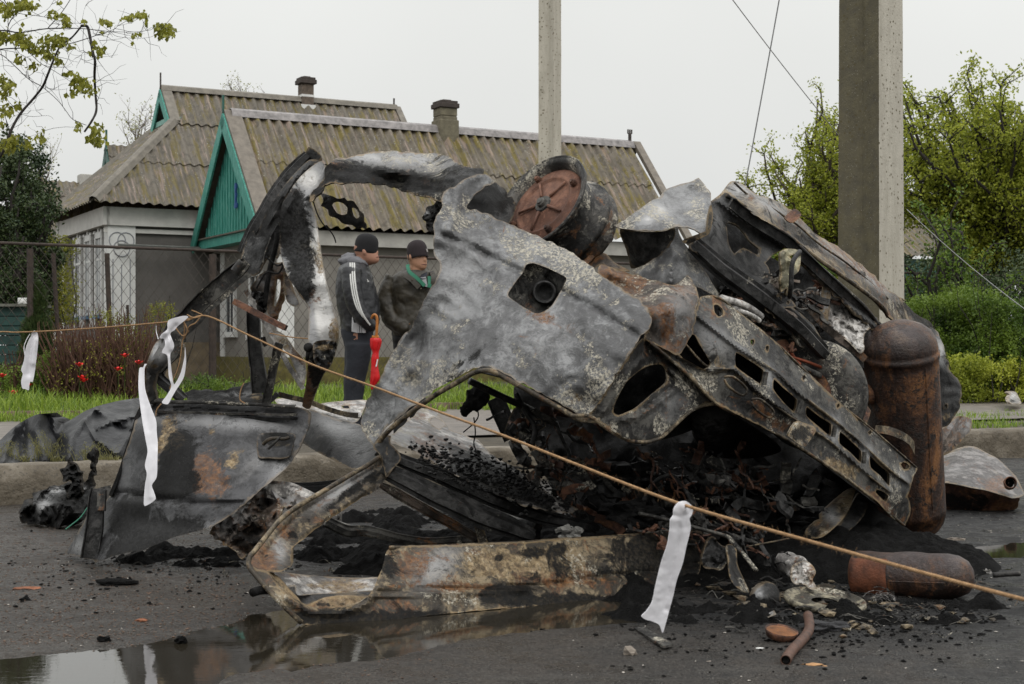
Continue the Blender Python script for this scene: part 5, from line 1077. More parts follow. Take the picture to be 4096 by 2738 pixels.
panel('sill_inner',wk,'C4 325,690 440,695 580,714 750,728 900,737 1080,742 1195,738 1180,790 1160,835 1060,840 900,855 700,862 570,868 545,800 480,810 440,790','D 620,1300,6.35 700,1310,6.55 880,1320,6.6 800,1350,6.5 860,1345,6.45',B_white,step=9,flange=.02,nz=(.02,8),blob=[('tan','C4',900,800,300,50,1.4),('rust','C4',950,810,160,40,.6),('rust','C4',500,720,90,30,.6)])
panel('sill_lip',wk,'C4 320,690 370,700 440,760 500,830 560,890 625,955 760,900 880,880 1000,880 1110,890 1120,882 1080,920 1000,955 900,980 720,990 620,965 480,870 380,760','D 620,1305,6.1 720,1405,6.0 850,1380,6.15 780,1400,6.03',B_tan,step=8,flange=.02,nz=(.01,8),blob=[('rust','C4',800,930,300,50,1.1),('tan','C4',500,830,140,50,1.6,45),('tan','C4',900,910,200,60,1.4)])
panel('sill_floor',wk,'C4 560,870 700,864 900,857 1160,838 1130,885 1000,880 880,880 760,902 625,952','D 720,1380,6.25 860,1350,6.4 800,1370,6.3',B_dark,step=10,nz=(.01,8))
# right arms of the X
beam('crossed_pillar',wk,'B1 850,840,6.88 1000,900,6.9 1200,985,6.92 1450,1090,6.98 1700,1195,7.05 1950,1285,7.15 2150,1330,7.2 2320,1360,7.3',.080,B_dark,'hat',.03,scale=[.7,.8,.95,1.0,.95,.85,.7])
beam('crossed_pillar',wk,'B1 885,960,6.84 1000,1020,6.84 1250,1150,6.85 1500,1260,6.9 1750,1365,6.95 1900,1420,7.0',.105,B_dark,'hat',.035,scale=[.6,.85,1.0,1.1,.9,.6])
beam('thin_bar',wk,'B1 870,1062,6.9 1000,1130,6.92 1150,1220,6.95 1300,1310,7.0 1510,1430,7.05',.048,B_rust,'hat',.02,scale=[.5,1,1,1,.9])
panel('pillar_knot',wk,'B1 830,820 850,770 880,745 940,745 935,790 980,840 1010,900 960,960 915,1020 900,960 880,900 865,862','D 870,1010,6.86 900,1040,6.84 880,1060,6.82 910,1050,6.83',B_dark,step=8,flange=.06,nz=(.03,14),blob=[('tan','B1',900,860,60,60,.6)])
panel('small_plate',wk,'B1 1505,1345 1560,1355 1595,1465 1535,1470','D 1095,1190,7.0 1110,1220,7.0 1100,1230,7.0',B_tan,step=7,sm=0,flange=.01)
beam('buckled_rail',wk,'C4 780,290,7.0 950,370,7.05 1090,370,7.1 1200,390,7.1 1400,440,7.15 1650,460,7.2 1950,440,7.2',.055,B_rail,'hat',.025,tw=.5)
beam('buckled_strip',wk,'A4 1800,1100,7.42 1950,1130,7.38 2100,1200,7.3 2250,1275,7.22 C4 800,300,7.15 1000,365,7.1',.085,B_white,'hat',.015,scale=[1.0,1.2,1.1,.9,.7,.5])
panel('crumpled_skirt',wk,'A4 1400,1380 1470,1320 1600,1230 1700,1130 1780,1080 1880,1075 1960,1110 2060,1160 2000,1230 1900,1240 1850,1330 1780,1400 1700,1500 1640,1568 1560,1500 1450,1440','D 820,1080,0 ' .replace('D 820,1080,0 ','')+'A4 1450,1400,7.3 1700,1200,7.35 1880,1100,7.45 2000,1180,7.3 1650,1500,7.2',B_rust,step=10,nz=(.16,16),flange=.04,jit=18,blob=[('grey','A4',1880,1140,140,50,1.3,25),('grey','A4',1560,1320,120,60,.8,-35),('soot','A4',1650,1440,120,90,.7),('soot','A4',1760,1200,40,40,1.6)])
# under sill: rear long bar
beam('long_bar',wk,'B1 190,1095,7.5 400,1100,7.5 620,1080,7.5',.07,B_dark,'hat',.02)
# --- left arch
panel('bent_roof_pillar',wk,'A2 475,330 510,375 505,440 460,500 405,560 400,600 432,690 460,850 480,1000 515,1170 545,1280 582,1400 590,1470 580,1568 C2 1275,870 1250,960 1200,1080 1100,1110 1040,1060 1045,900 1050,700 1040,640 1000,560 900,430 850,310 830,220 815,150 A2 205,900 200,760 215,620 250,560 300,480 350,420 420,360',
 'D 720,370,7.6 690,430,7.55 650,500,7.45 640,580,7.45 700,640,7.35 720,560,7.5 760,800,7.4 710,790,7.3 750,870,7.42 690,700,7.35',B_grey,step=13,flange=.05,nz=(.02,5),
 crease=[('A2 395,560 370,640 400,800 420,1000 410,1180',12,-.03),('A2 300,530 260,640',14,-.03)],
 blob=[('soot','A2',300,850,110,420,1.6,-4),('soot','A2',370,1080,70,160,.9),('grey','A2',470,1200,80,330,2.2,-8),('grey','A2',390,440,90,90,2.2,-40),('grey','A2',450,850,40,200,1.4),('rust','A2',430,1250,40,140,.7),('tan','A2',470,1000,30,200,.9),('tan','A2',560,1480,50,90,1.4),('rust','A2',575,1470,30,60,1.0),('grey','A2',500,1450,60,120,1.2),('soot','C2',1150,1080,110,60,1.4),('rust','A2',300,540,60,30,.5)])
panel('seat_belt_mount',wk,'C2 1090,930 1180,905 1265,925 1255,1000 1225,1080 1195,1130 1130,1125 1090,1060','D 770,810,7.3 790,850,7.33 760,860,7.3',B_dark,step=7,flange=.03,nz=(.05,24),crease=[('C2 1130,960 1240,985',5,-.04),('C2 1110,1020 1130,1090',5,.04),('C2 1160,1010 1210,1020',5,.04)],blob=[('tan','C2',1180,960,90,30,1.2),('pale','C2',1180,1030,40,40,.8)])
panel('pillar_foot',wk,'C2 1215,1080 1160,1170 1120,1260 1080,1370 1055,1440 1020,1435 1000,1420 1030,1250 1040,1150 1050,1060 1110,1110','D 770,900,7.45 730,950,7.6 740,880,7.4 725,990,7.65',B_rust,step=9,flange=.04,blob=[('soot','C2',1120,1180,60,140,1.3),('rust','C2',1030,1300,30,160,1.5)])
beam('roof_rail',wk,'A2 395,290,7.85 330,360,7.85 260,440,7.85 170,560,7.82 90,700,7.8 20,820,7.8 -40,950,7.8',.088,B_dark,'hat',.04,scale=[.7,.9,1.1,1.0,1.0,1.1,.9])
panel('rail_tab',wk,'A2 392,232 430,250 475,290 482,320 430,330 380,322 350,312','D 705,345,7.85 725,370,7.85 700,375,7.85',B_dark,step=8,sm=0,flange=.02,blob=[('rust','A2',430,280,50,50,.5)])
panel('inner_pillar_skin',wk,'A2 470,330 380,400 300,500 230,590 215,680 205,800 200,900 180,980 C2 760,230 700,290 660,370 620,400 590,400 545,370 510,300 560,130 610,20 A2 40,830 100,700 160,600 240,480 330,380 400,320','D 700,380,7.72 640,450,7.7 600,560,7.7 560,620,7.68 640,600,7.65 580,500,7.78',B_dark,step=12,flange=.04,nz=(.04,6),crease=[('A2 400,350 300,450 200,600 100,800',12,-.05),('C2 800,0 720,120 690,250 650,370',10,-.03)],blob=[('soot','A2',150,800,160,260,.6),('grey','A2',60,830,60,60,.3)])
beam('windscreen_pillar',wk,'C2 560,290,7.68 500,350,7.68 400,440,7.68 300,530,7.68 200,620,7.7 100,720,7.72 0,830,7.72 A4 1150,180,7.72 1080,240,7.7 1040,290,7.7',.088,B_rail,'U',.035,scale=[.6,.9,1,1,1,1,1.1,1,.9])
beam('gutter_strip',wk,'C2 590,385,7.6 500,460,7.6 400,550,7.6 260,670,7.62 150,790,7.64 40,900,7.66 A4 1250,100,7.66',.026,B_rail,'flat',.02)
rod('pipe_joint',wk,'C2 470,370,7.6 500,330,7.6 530,295,7.6',.026,B_rail)
panel('lower_pillar',wk,'A4 1075,95 1110,90 1190,110 1230,150 1160,220 1090,290 1050,330 1035,420 1050,510 1010,530 985,480 975,380 985,270 1010,190 1040,130','D 640,0,0'.replace('D 640,0,0','')+'A4 1100,120,7.7 1000,300,7.68 1030,500,7.75 1180,160,7.75 1040,250,7.62',B_dark,step=9,flange=.05,nz=(.02,8),crease=[('A4 1060,140 1010,260 1000,450',8,-.03)],blob=[('grey','A4',1060,180,50,90,1.3,30),('tan','A4',1030,270,40,30,1.0)])
beam('lower_loop',wk,'A4 1190,180,7.9 1110,250,7.9 1060,310,7.92 1080,370,7.95 1150,430,7.95 1240,500,7.95',.06,B_dark,'hat',.03)
panel('roof_bar',wk,'A2 505,372 560,322 620,305 680,293 760,278 820,265 900,260 1000,262 1100,266 1200,272 1300,292 1385,332 1400,345 1480,375 1530,378 1562,378 1565,425 1600,440 1560,412 1500,425 1420,465 1340,515 1285,560 1285,600 1190,575 1100,545 1000,515 900,490 820,480 750,470 670,470 600,480 530,470 500,490 445,560 400,600 400,565 460,500 505,440',
 'D 745,385,7.6 760,365,7.65 850,350,7.75 1000,355,7.7 1100,380,7.5 1120,410,7.4 1060,430,7.2 1010,470,7.3 900,420,7.5 780,400,7.5 720,410,7.6 900,385,7.5',B_rail,step=11,flange=.05,nz=(.04,8),jit=10,
 crease=[('A2 560,325 800,370 1000,410 1200,440 1350,450',8,-.06),('A2 540,380 800,420 1050,480 1270,540',8,.05),('A2 1350,440 1365,380 1390,335',9,-.04),('A2 850,300 900,345 930,340',9,.02),('A2 1120,370 1150,385',12,.03)],
 blob=[('grey','A2',780,300,200,40,1.1,6),('grey','A2',1120,320,230,60,1.0,8),('soot','A2',900,440,460,60,1.7,8),('rust','A2',1030,265,50,12,1.2),('rust','A2',600,360,90,40,.8),('soot','A2',1450,420,130,60,1.4),('pale','A2',980,320,120,30,.9),('soot','A2',460,530,60,60,.6),('rust','A2',1150,470,200,20,.5,10)])  # blobs make the bar's top brighter and its lower channel darker
panel('seat_bracket',wk,'A2 468,535 500,545 530,565 600,580 660,590 700,610 740,660 770,715 785,760 775,775 740,780 690,770 640,750 600,730 560,715 535,690 510,650 495,630 470,620 490,590','D 770,465,7.65 800,470,7.6 835,510,7.55 790,500,7.6',B_black,step=7,flange=.025,nz=(.03,14),jit=14,holes=['A2 545,615 575,595 620,605 655,640 650,680 620,690 580,675','A2 680,635 705,640 730,670 735,700 715,715 690,690'],blob=[('rust','A2',740,750,40,30,.6),('grey','A2',500,560,40,30,.8)])
rod('wire',wk,'A2 425,600,7.5 450,680,7.5 490,750,7.5 540,800,7.5 565,840,7.5 575,875,7.5',.0035,B_black,5)
rod('wire',wk,'C2 700,240,7.5 690,300,7.5 705,220,7.5 750,100,7.5',.0035,B_rail,5)
# crumpled lump at the junction of roof bar and panel
panel('torn_lump',wk,'A2 1180,650 1250,600 1285,600 1285,640 1245,700 1230,790 1200,790 1185,740 1155,720 1160,700','D 1000,480,7.25 1020,500,7.2 1005,520,7.2',B_black,step=6,jit=14,nz=(.08,30),flange=.05,blob=[('grey','A2',1180,680,20,20,1.0)])
# struts below the arch
beam('centre_post',wk,'C2 610,640,7.95 620,760,7.95 625,900,7.95 640,1050,7.95 660,1160,7.95 670,1320,7.95',.072,B_dark,'U',.03,scale=[.9,1,1,1.05,1.1,1.2])
beam('short_post',wk,'C2 820,930,7.6 790,1060,7.62 755,1200,7.64 715,1400,7.66',.042,B_rail,'U',.02)
beam('brown_bar',wk,'C2 472,605,7.55 560,650,7.52 700,725,7.5 870,810,7.48',.030,B_brown,'box',.04,n=2,wob=.001)
beam('pale_brace',wk,'C2 555,510,7.75 640,650,7.75 720,800,7.73 800,930,7.72 900,1120,7.7 1005,1290,7.7',.025,B_white,'L',.02)
panel('rusty_gusset',wk,'C2 700,380 760,330 800,300 870,280 880,340 850,440 860,560 830,640 800,740 770,760 740,700 720,640 640,640 640,560 600,500 640,430','D 610,620,0'.replace('D 610,620,0','')+'C2 700,400,7.85 860,300,7.85 780,740,7.85 650,560,7.85',B_rust,step=9,nz=(.06,12),jit=10,flange=.03,holes=['C2 800,420 830,440 825,540 790,640 770,640 780,540'],blob=[('rust','C2',820,600,40,200,1.3),('grey','C2',700,440,50,60,.7)])
panel('pale_gusset',wk,'C2 850,370 900,430 940,540 975,620 930,640 880,600 860,520','D 620,620,0'.replace('D 620,620,0','')+'C2 860,400,7.8 960,620,7.8 880,590,7.78',B_rust,step=8,nz=(.02,8),flange=.02,blob=[('grey','C2',920,600,60,60,1.0)])
panel('lower_gusset',wk,'C2 760,830 850,860 940,980 1010,1060 1025,1160 1010,1250 980,1230 930,1100 880,1000 800,930','C2 800,850,7.72 1010,1100,7.7 1000,1240,7.7 900,1000,7.7',B_white,step=9,nz=(.02,8),flange=.02,blob=[('tan','C2',850,930,90,30,1.3,45),('grey','C2',960,1080,50,80,.8),('rust','C2',970,1040,90,20,.8,50)])
panel('diagonal_sheet',wk,'C2 850,250 880,300 930,380 1000,470 1060,555 1030,600 985,560 940,480 890,400 850,320','C2 860,280,7.6 950,400,7.55 1050,560,7.5 930,440,7.55',B_rust,step=8,flange=.03,blob=[('soot','C2',920,430,40,130,1.2,-35)])
rod('torsion_rod',wk,'C2 800,60,7.55 790,160,7.55 750,320,7.58 730,420,7.6 700,640,7.6',.014,B_black)
rod('cable',wk,'C2 710,250,7.5 800,320,7.5 850,300,7.5 810,380,7.5 720,370,7.5 660,460,7.5 640,500,7.5',.005,B_black,5)
panel('lock_case',wk,'C2 610,520 690,530 705,570 710,680 660,690 640,640 650,600 600,560','C2 650,540,7.6 700,660,7.6 620,540,7.6',B_black,step=6,nz=(.1,30),flange=.04,blob=[('grey','C2',660,550,50,30,.5)])
rod('chain',wk,'C2 690,880,7.55 700,920,7.55 715,950,7.55',.012,B_black,6)
rod('thin_latch_rod',wk,'C2 1045,955,7.3 1035,1080,7.3',.010,B_black,6)
m=MB(); m.ico(P(*K('C2',1045,962),7.3),.024,2); m.o('latch_knob',B_black,wk,smooth=True)
panel('crumpled_bonnet_edge',wk,'C2 75,1320 130,1300 200,1290 300,1298 380,1300 450,1280 540,1250 610,1225 640,1260 700,1380 690,1400 400,1395 300,1400 120,1385 95,1350','D 520,0,0'.replace('D 520,0,0','')+'C2 80,1330,8.1 400,1310,8.1 630,1240,8.15 600,1390,7.9 150,1380,7.95',B_black,step=10,nz=(.05,12),jit=8,flange=.05,blob=[('grey','C2',500,1330,160,20,.5),('tan','C2',640,1340,50,30,1.0)])
# --- front left door
door=panel('door',wk,'A4 1045,515 1200,517 1500,527 1800,540 1990,552 2080,590 2068,680 2020,800 1950,920 1850,1020 1740,1110 1640,1200 1480,1320 1350,1375 1200,1410 1050,1470 900,1530 A4 800,1568 C3 1080,520 900,560 820,590 750,615 740,600 670,580 590,558 512,540 590,420 640,330 690,235 C3 745,230 A4 735,1150 760,1080 800,970 870,780 920,600 940,520 1000,512',
 'A4 1000,530,7.78 1500,530,7.72 2070,600,7.62 1960,900,7.42 1640,1200,7.25 1350,1370,7.18 C3 760,610,7.42 520,540,7.72 720,240,7.62 A4 800,1000,7.62 1200,900,7.46 1600,850,7.44 1200,1200,7.32 950,700,7.62 1000,1400,7.30',B_door,step=15,flange=.05,nz=(.02,3.0),jit=3,sm=.6,
 crease=[('A4 740,1125 900,1140 1100,1172 1300,1192 1620,1200',9,.035),('A4 1500,1100 1650,1050 1800,900',30,.02),('A4 900,1300 1200,1350 1500,1290',40,.02),('A4 1060,650 1150,900 1120,1150',40,.015)],
 holes=['A4 1770,745 1860,738 1950,745 1952,780 1935,860 1900,885 1800,880 1745,870 1750,800'],
 blob=[('soot','A4',1180,930,110,230,1.6,8),('soot','A4',1250,1060,110,60,1.2),('tan','A4',1140,780,100,120,1.3,20),('rust','A4',1400,960,160,120,1.25,20),('rust','A4',1420,1100,150,90,1.1),('tan','A4',1200,640,160,40,.5),('tan','A4',1540,930,50,100,1.0,25),('rust','A4',1440,1270,40,90,.8,-20),
  ('grey','A4',1500,660,500,40,.75,4),('grey','A4',1900,930,60,160,.7,30),('grey','A4',950,1400,260,60,.35,-20),('soot','A4',870,1300,150,150,1.5),('soot','A4',1100,1420,260,80,1.5,-20),('soot','A4',1000,1500,200,60,1.5,-15),('grey','A4',1750,900,140,120,.3),('soot','A4',1500,560,520,30,1.3,2),('rust','A4',1800,545,200,18,1.0),('grey','A4',850,1000,60,220,.15),('pale','A4',1650,670,200,20,.5),('grey','A4',1300,1380,200,30,.4,-15),('grey','C3',620,480,60,60,.8),('tan','A4',1420,700,30,60,.6)])  # low soot blobs also put the shading of the door's bottom into colour
panel('handle_recess',door,'A4 1740,735 1965,730 1970,790 1945,880 1880,900 1800,895 1730,885','A4 1750,740,7.50 1960,740,7.47 1850,890,7.40 1850,800,7.49',B_door,step=8,nz=(.01,9),blob=[('soot','A4',1860,770,110,50,1.6),('tan','A4',1880,800,70,16,1.4)])
rod('handle_bar',door,'A4 1765,800,7.42 1800,770,7.40 1850,760,7.40 1900,765,7.40 1935,755,7.42',.010,B_tan,6); rod('handle_bar',door,'A4 1800,830,7.40 1840,790,7.38 1880,750,7.40',.007,B_rail,6)
for (x,y) in ((1205,548),(1320,555),(1440,566),(1565,574),(1685,581),(1945,592)):
    m=MB(); c=P(*K('A4',x,y),7.66+.00002*(1500-x)); m.box(c+Vector((0,-.030,0)),(.056,.012,.011),Matrix.Rotation(-.05,4,'Y')); m.o('slot',B_black,door)
beam('window_channel',door,'A4 1040,512,7.72 1300,520,7.70 1600,530,7.67 1985,548,7.60',.020,B_rail,'hat',.015); beam('window_channel',door,'A4 1045,582,7.70 1300,592,7.68 1600,600,7.64 1990,603,7.56',.012,B_rail,'box',.02); beam('window_channel',door,'A4 1050,618,7.70 1300,625,7.68 1600,632,7.64 1990,630,7.56',.016,B_black,'box',.02)
beam('door_edge_post',door,'A4 668,1105,7.52 650,1200,7.50 630,1400,7.47 C3 705,590,7.46',.085,B_dark,'U',.03,scale=[.9,.9,1,1.0])
beam('post_bracket',door,'C3 800,65,7.48 790,215,7.46',.04,B_rail,'box',.03)
beam('door_rear_edge',door,'A4 1040,515,7.76 950,560,7.74 880,770,7.68 805,985,7.62 745,1150,7.58',.018,B_black,'box',.03)
# --- bare rear wheel
def wheel():
    c=P(*K('A2',1992,640),7.42); ax=Vector((.62,.60,-.50)).normalized()   # pointing away from the camera
    w_=bpy.data.objects.new('wheel',None)
    root=wk
    m=MB(); m.lathe([(.268,-.055),(.275,-.062),(.279,-.055),(.277,-.045),(.262,-.040),(.250,-.025),(.232,.0),(.226,.03),(.228,.10),(.245,.13),(.262,.145),(.268,.17),(.262,.172),(.252,.152),(.236,.138),(.219,.11),(.214,.03),(.222,-.005),(.243,-.045),(.262,-.058),(.268,-.055)],c,ax,72); rim=m.o('wheel_rim',burnt('rim_steel',(.022,.021,.020),(.085,.08,.072),pale=.02,rust=.03,soot=.02),root,smooth=True)
    m=MB(); m.lathe([(.001,-.0),(.05,-.0),(.055,.004),(.135,.008),(.150,.012),(.158,.004),(.172,.0),(.18,.010),(.200,.012),(.221,.020),(.226,.04)],c+ax*(-.034),ax,64); m.o('wheel_disc',B_hub,rim,smooth=True)
    a=ax.cross(Vector((0,0,1))).normalized(); b=ax.cross(a)
    m=MB(); 
    for i in range(5):
        q=i*2*math.pi/5+.35; d=a*math.cos(q)+b*math.sin(q); m.tube([c+d*.05-ax*.040,c+d*.10-ax*.038,c+d*.155-ax*.036],[.009,.007,.008],6)
    m.o('spoke_rib',B_hub,rim,smooth=True)
    m=MB(); m.lathe([(.001,-.038),(.016,-.038),(.018,-.030),(.024,-.028),(.026,-.010),(.044,-.012),(.048,-.004),(.05,.01)],c-ax*.03,ax,24); m.o('hub_nut',B_rail,rim,smooth=False)
    for i in range(4):
        q=i*math.pi/2+.95; d=a*math.cos(q)+b*math.sin(q); m=MB(); m.lathe([(.001,-.030),(.009,-.030),(.012,-.022),(.016,-.020),(.018,.0)],c+d*.192-ax*.028,ax,10); m.o('wheel_bolt',B_brown,rim)
    m=MB(); m.lathe([(.224,.16),(.25,.17),(.262,.19),(.255,.22),(.262,.235),(.25,.26),(.22,.27),(.12,.28)],c,ax,64); m.o('brake_drum',burnt('drum_steel',(.03,.028,.026),(.10,.09,.075),pale=.02,rust=.06,soot=.0),rim,smooth=True)
    for (x,y,dx) in ((0,0,0),):
        pass
wheel()
panel('axle_bracket',wk,'A3 0,830 80,812 88,850 60,880 15,905 A3 -20,1000 -60,960 -20,880','A3 40,850,7.35 -10,980,7.4 80,830,7.35',B_white,step=7,flange=.03)
beam('trailing_arm',wk,'A2 2346,860,7.5 2290,960,7.4 2220,1040,7.3 2160,1090,7.2',.055,B_rust,'hat',.03)
panel('shock_turret',wk,'A2 2300,1000 2346,950 A3 40,950 100,1010 200,1065 100,1052 0,1025 A2 2280,1060','A3 0,1000,7.3 150,1050,7.15 -20,950,7.4',B_rust,step=8,flange=.03)
# --- engine bay clutter between the rails
rod('exhaust_pipe',wk,'A3 810,1245,7.05 880,1265,7.08 960,1290,7.12 1030,1330,7.15 1080,1370,7.2',.018,B_white,10); rod('exhaust_pipe',wk,'A3 920,1330,7.05 980,1345,7.05 1040,1375,7.1 1070,1400,7.12',.012,B_white,8)
pr_,cl_=None,None
def tyre_disc():
    c=P(*K('B2',1570,800),7.62); ax=Vector((.45,.85,-.1)).normalized()
    m=MB(); m.lathe([(.12,-.02),(.235,-.03),(.262,-.02),(.27,.0),(.275,.02),(.285,.03),(.29,.06),(.275,.10),(.2,.12)],c,ax,64); m.o('brake_disc',B_rail,wk,smooth=True)
    m=MB(); m.lathe([(.001,-.04),(.03,-.04),(.05,-.025),(.12,-.02)],c,ax,24); m.o('stub_axle',B_brown,wk,smooth=True)
tyre_disc()
cop=simple('copper_pipe',(.30,.085,.045),.35,20,.4,.2,.6)
rod('copper_tube',wk,'B4 120,765,7.45 300,820,7.5 480,890,7.62 680,960,7.75 750,1010,7.85 775,1040,7.9',.0085,cop,7)
rod('copper_tube',wk,'B4 140,720,7.45 220,830,7.48 330,910,7.5 460,965,7.6 600,995,7.7 740,1040,7.85 770,1075,7.9',.0095,cop,7)
rod('pipe_sleeve',wk,'B4 240,860,7.47 320,905,7.49 420,950,7.55',.017,B_rail,8); rod('pipe_sleeve',wk,'B4 480,968,7.6 560,985,7.66 640,1000,7.72',.016,B_rail,8)
panel('small_bracket',wk,'B4 0,640 100,612 140,690 120,720 60,700','B4 0,650,7.4 100,620,7.45 120,700,7.42',B_brown,step=7,flange=.03)
rod('bracket_stud',wk,'B4 130,690,7.4 170,640,7.4 150,720,7.4 200,700,7.4',.009,B_brown)
panel('rail_bracket',wk,'B4 790,1310 860,1228 900,1280 880,1350 860,1400','B4 800,1310,7.6 860,1240,7.65 880,1380,7.62',B_brown,step=6,flange=.03,sm=0)
for i in range(46):   # blackened engine lumps
    x=R.uniform(820,1350);q=(x-820)/530; y=1150+q*420+R.uniform(-60,60)
    if i%2: x,y=R.uniform(1100,1500),R.uniform(1080,1200)
    u,v=K('A3',x,y); m=MB(); m.ico(P(u,v,R.uniform(7.6,7.9)),R.uniform(.02,.06),2,1.2,(1.2,1,.8)); 
    if i%6==0: m.o('engine_part',[B_black,B_dark,B_rail,B_brown][i%4],wk)
bay=panel('bulkhead',wk,'A3 760,1110 900,1130 1100,1180 1200,1050 1400,1040 1550,1150 1700,1290 B4 560,640 820,800 850,1000 760,1200 600,1100 400,950 200,800 0,640 A3 1000,1420 850,1290','D 1700,640,8.1 1900,700,8.8 1950,800,8.9 1800,760,8.4 2050,880,9.2',B_black,step=16,nz=(.12,10),flange=.02,blob=[('rust','A3',950,1240,120,40,1.0),('rust','B4',250,700,120,60,.4)])

panel('boot_floor',wk,'D 1380,820 1460,760 1560,790 1660,900 1640,960 1500,1010 1380,960','D 1400,800,7.1 1600,850,7.3 1500,1000,7.2',B_black,step=16,nz=(.05,7))  # black backing added to darken the lamp opening
panel('dash_shell',wk,'A3 830,700 960,720 1080,860 1120,1000 900,1000 830,900','A3 850,740,8.1 1080,900,8.2 900,1000,8.0',B_black,step=12,nz=(.05,9),holes=['A3 900,960 940,905 1010,950 1000,985'])  # dark backing put in to cover bright sky behind the rail hole

def clutter(name,mats_,regs,n,rr=(.003,.008)):
    """burnt wires, ribs and bent strips hanging about inside the wreck"""
    for g in range(len(mats_)):
        m=MB()
        for i in range(n//len(mats_)):
            k,x0,x1,y0,y1,Y0,Y1=R.choice(regs); x=R.uniform(x0,x1);y=R.uniform(y0,y1); Yd=R.uniform(Y0,Y1); L=R.uniform(30,220); an=R.gauss(.6,.7); pts=[]
            for q in range(5): pts.append(P(*K(k,x+math.cos(an)*L*q/4+R.gauss(0,L*.05),y+math.sin(an)*L*q/4+R.gauss(0,L*.05)),Yd+R.gauss(0,.02)))
            if i%3: m.tube([Vector(q) for q in spline(pts,3)],R.uniform(*rr),4)
            else:
                w_=R.uniform(.008,.028); m.sweep([Vector(q) for q in spline(pts,3)],[(-w_,0),(w_*.6,.004),(w_,-.01),(w_*.6,0),(-w_,-.004)],(R.gauss(0,.3),-1,R.gauss(0,.4)),True)
        o=m.o(name,mats_[g],wk); o['kind']='stuff'
clutter('wiring',[B_dark,B_rail,B_brown],[('B1',1700,2300,560,1000,7.3,7.6),('B1',1900,2346,900,1300,7.2,7.4),('B2',300,1300,1150,1500,7.2,7.6),('B3',0,1300,60,420,7.0,7.5),('B3',0,900,430,640,6.85,7.1)],330)
clutter('engine_clutter',[B_rail,B_rust,B_dark],[('A3',800,1200,1230,1450,7.3,7.6),('A3',1150,1400,1180,1400,7.6,7.8),('B4',60,420,420,760,7.9,8.1),('A3',760,1250,1080,1300,7.4,7.6)],130,(.004,.012))
clutter('engine_clutter',[B_white,B_brown],[('A3',800,1200,1200,1450,7.3,7.5),('A3',1350,1500,1080,1250,7.9,8.1),('B4',260,420,150,400,8.0,8.2)],26,(.006,.014))

for nm_,pt,r_,mt_ in (('rail_bead','B2 805,262,6.84 1080,482,6.86 1330,642,6.96 1500,792,7.05 1720,962,7.22 1930,1142,7.40 2100,1300,7.56 2225,1398,7.67',.0065,B_tan),('rail_bead','B2 745,470,6.72 900,625,6.76 1060,640,6.84 1200,770,6.88 1460,960,6.97 1700,1110,7.15 1900,1290,7.35 2105,1455,7.52',.005,B_tan),
 ('rail_bead','B2 500,450,6.58 740,655,6.66 950,866,6.75 1200,990,6.88 1440,1115,7.02 E2 200,880,7.18 400,1030,7.32 700,1270,7.6 940,1478,7.76',.007,B_tan),('rail_bead','B2 850,150,6.96 960,152,6.96 1100,257,7.02 1330,442,7.13 1500,602,7.20 1750,842,7.38 2000,1042,7.58 2285,1290,7.83',.005,B_tan)):
    rod(nm_,wk,pt,r_,mt_,6,4)
for i,(x0,y0,x1,y1,Y0) in enumerate(((1262,650,1245,740,6.86),(1490,840,1470,925,6.99),(1725,1005,1712,1085,7.16),(1920,1185,1915,1262,7.34))):
    beam('web_rib',wk,f'B2 {x0+20},{y0},{Y0} {x1+20},{y1},{Y0}',.022,B_rail,'hat',.008)
beam('ledge_channel',wk,'A3 870,600,7.4 1000,700,7.55 1230,850,7.65 1350,960,7.75 1600,1190,8.0 1800,1380,8.25',.055,B_dark,'U',.02)
rod('ledge_seam',wk,'A3 850,560,7.45 960,625,7.55 1080,725,7.62 1220,800,7.7 1340,890,7.8 1500,1010,7.95 1700,1150,8.15 1880,1290,8.35 B4 1060,390,8.5',.012,B_tan,6); rod('ledge_seam',wk,'A3 1340,900,7.75 1480,1040,7.9 1640,1180,8.05 1780,1310,8.2 1870,1430,8.3',.011,B_rail,6)
rod('ledge_seam',wk,'A3 900,470,7.6 1000,560,7.68 1100,610,7.74 1240,700,7.8 1330,760,7.9 1480,890,8.05 1640,1000,8.2 1800,1130,8.4 1930,1250,8.55',.006,B_tan,6)
panel('bay_back',wk,'D 1590,600 1700,560 1850,640 1990,720 2080,800 2100,900 1990,960 1850,900 1700,760 1610,700','D 1600,650,8.3 2050,850,9.2 1850,650,9.0',B_black,step=18,nz=(.05,7))  # black backing added to hide bright sky in the gap

CR['G1']=(3000,1900,2.1405)
# ---------------- rusty gas cylinder ----------------
n=NT('rusty_cylinder'); a=n.noise(3.6,11,.78,.9,co=n.map((1,1,.5))); c=n.ramp(a,[(.40,(.015,.009,.007)),(.49,(.038,.019,.012)),(.53,(.085,.037,.016)),(.62,(.19,.085,.030))])
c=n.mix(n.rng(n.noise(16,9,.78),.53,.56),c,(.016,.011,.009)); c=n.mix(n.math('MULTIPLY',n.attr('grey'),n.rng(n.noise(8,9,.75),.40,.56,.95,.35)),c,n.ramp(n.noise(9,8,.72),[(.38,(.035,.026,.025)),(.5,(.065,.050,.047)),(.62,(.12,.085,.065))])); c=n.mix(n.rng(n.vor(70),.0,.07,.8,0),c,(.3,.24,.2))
n.bump(n.math('ADD',n.noise(60,6,.7),n.noise(12,5,.6)),.6,.012); cylm=n.done(c,n.rng(a,.35,.7,.38,.7),.1,.4)
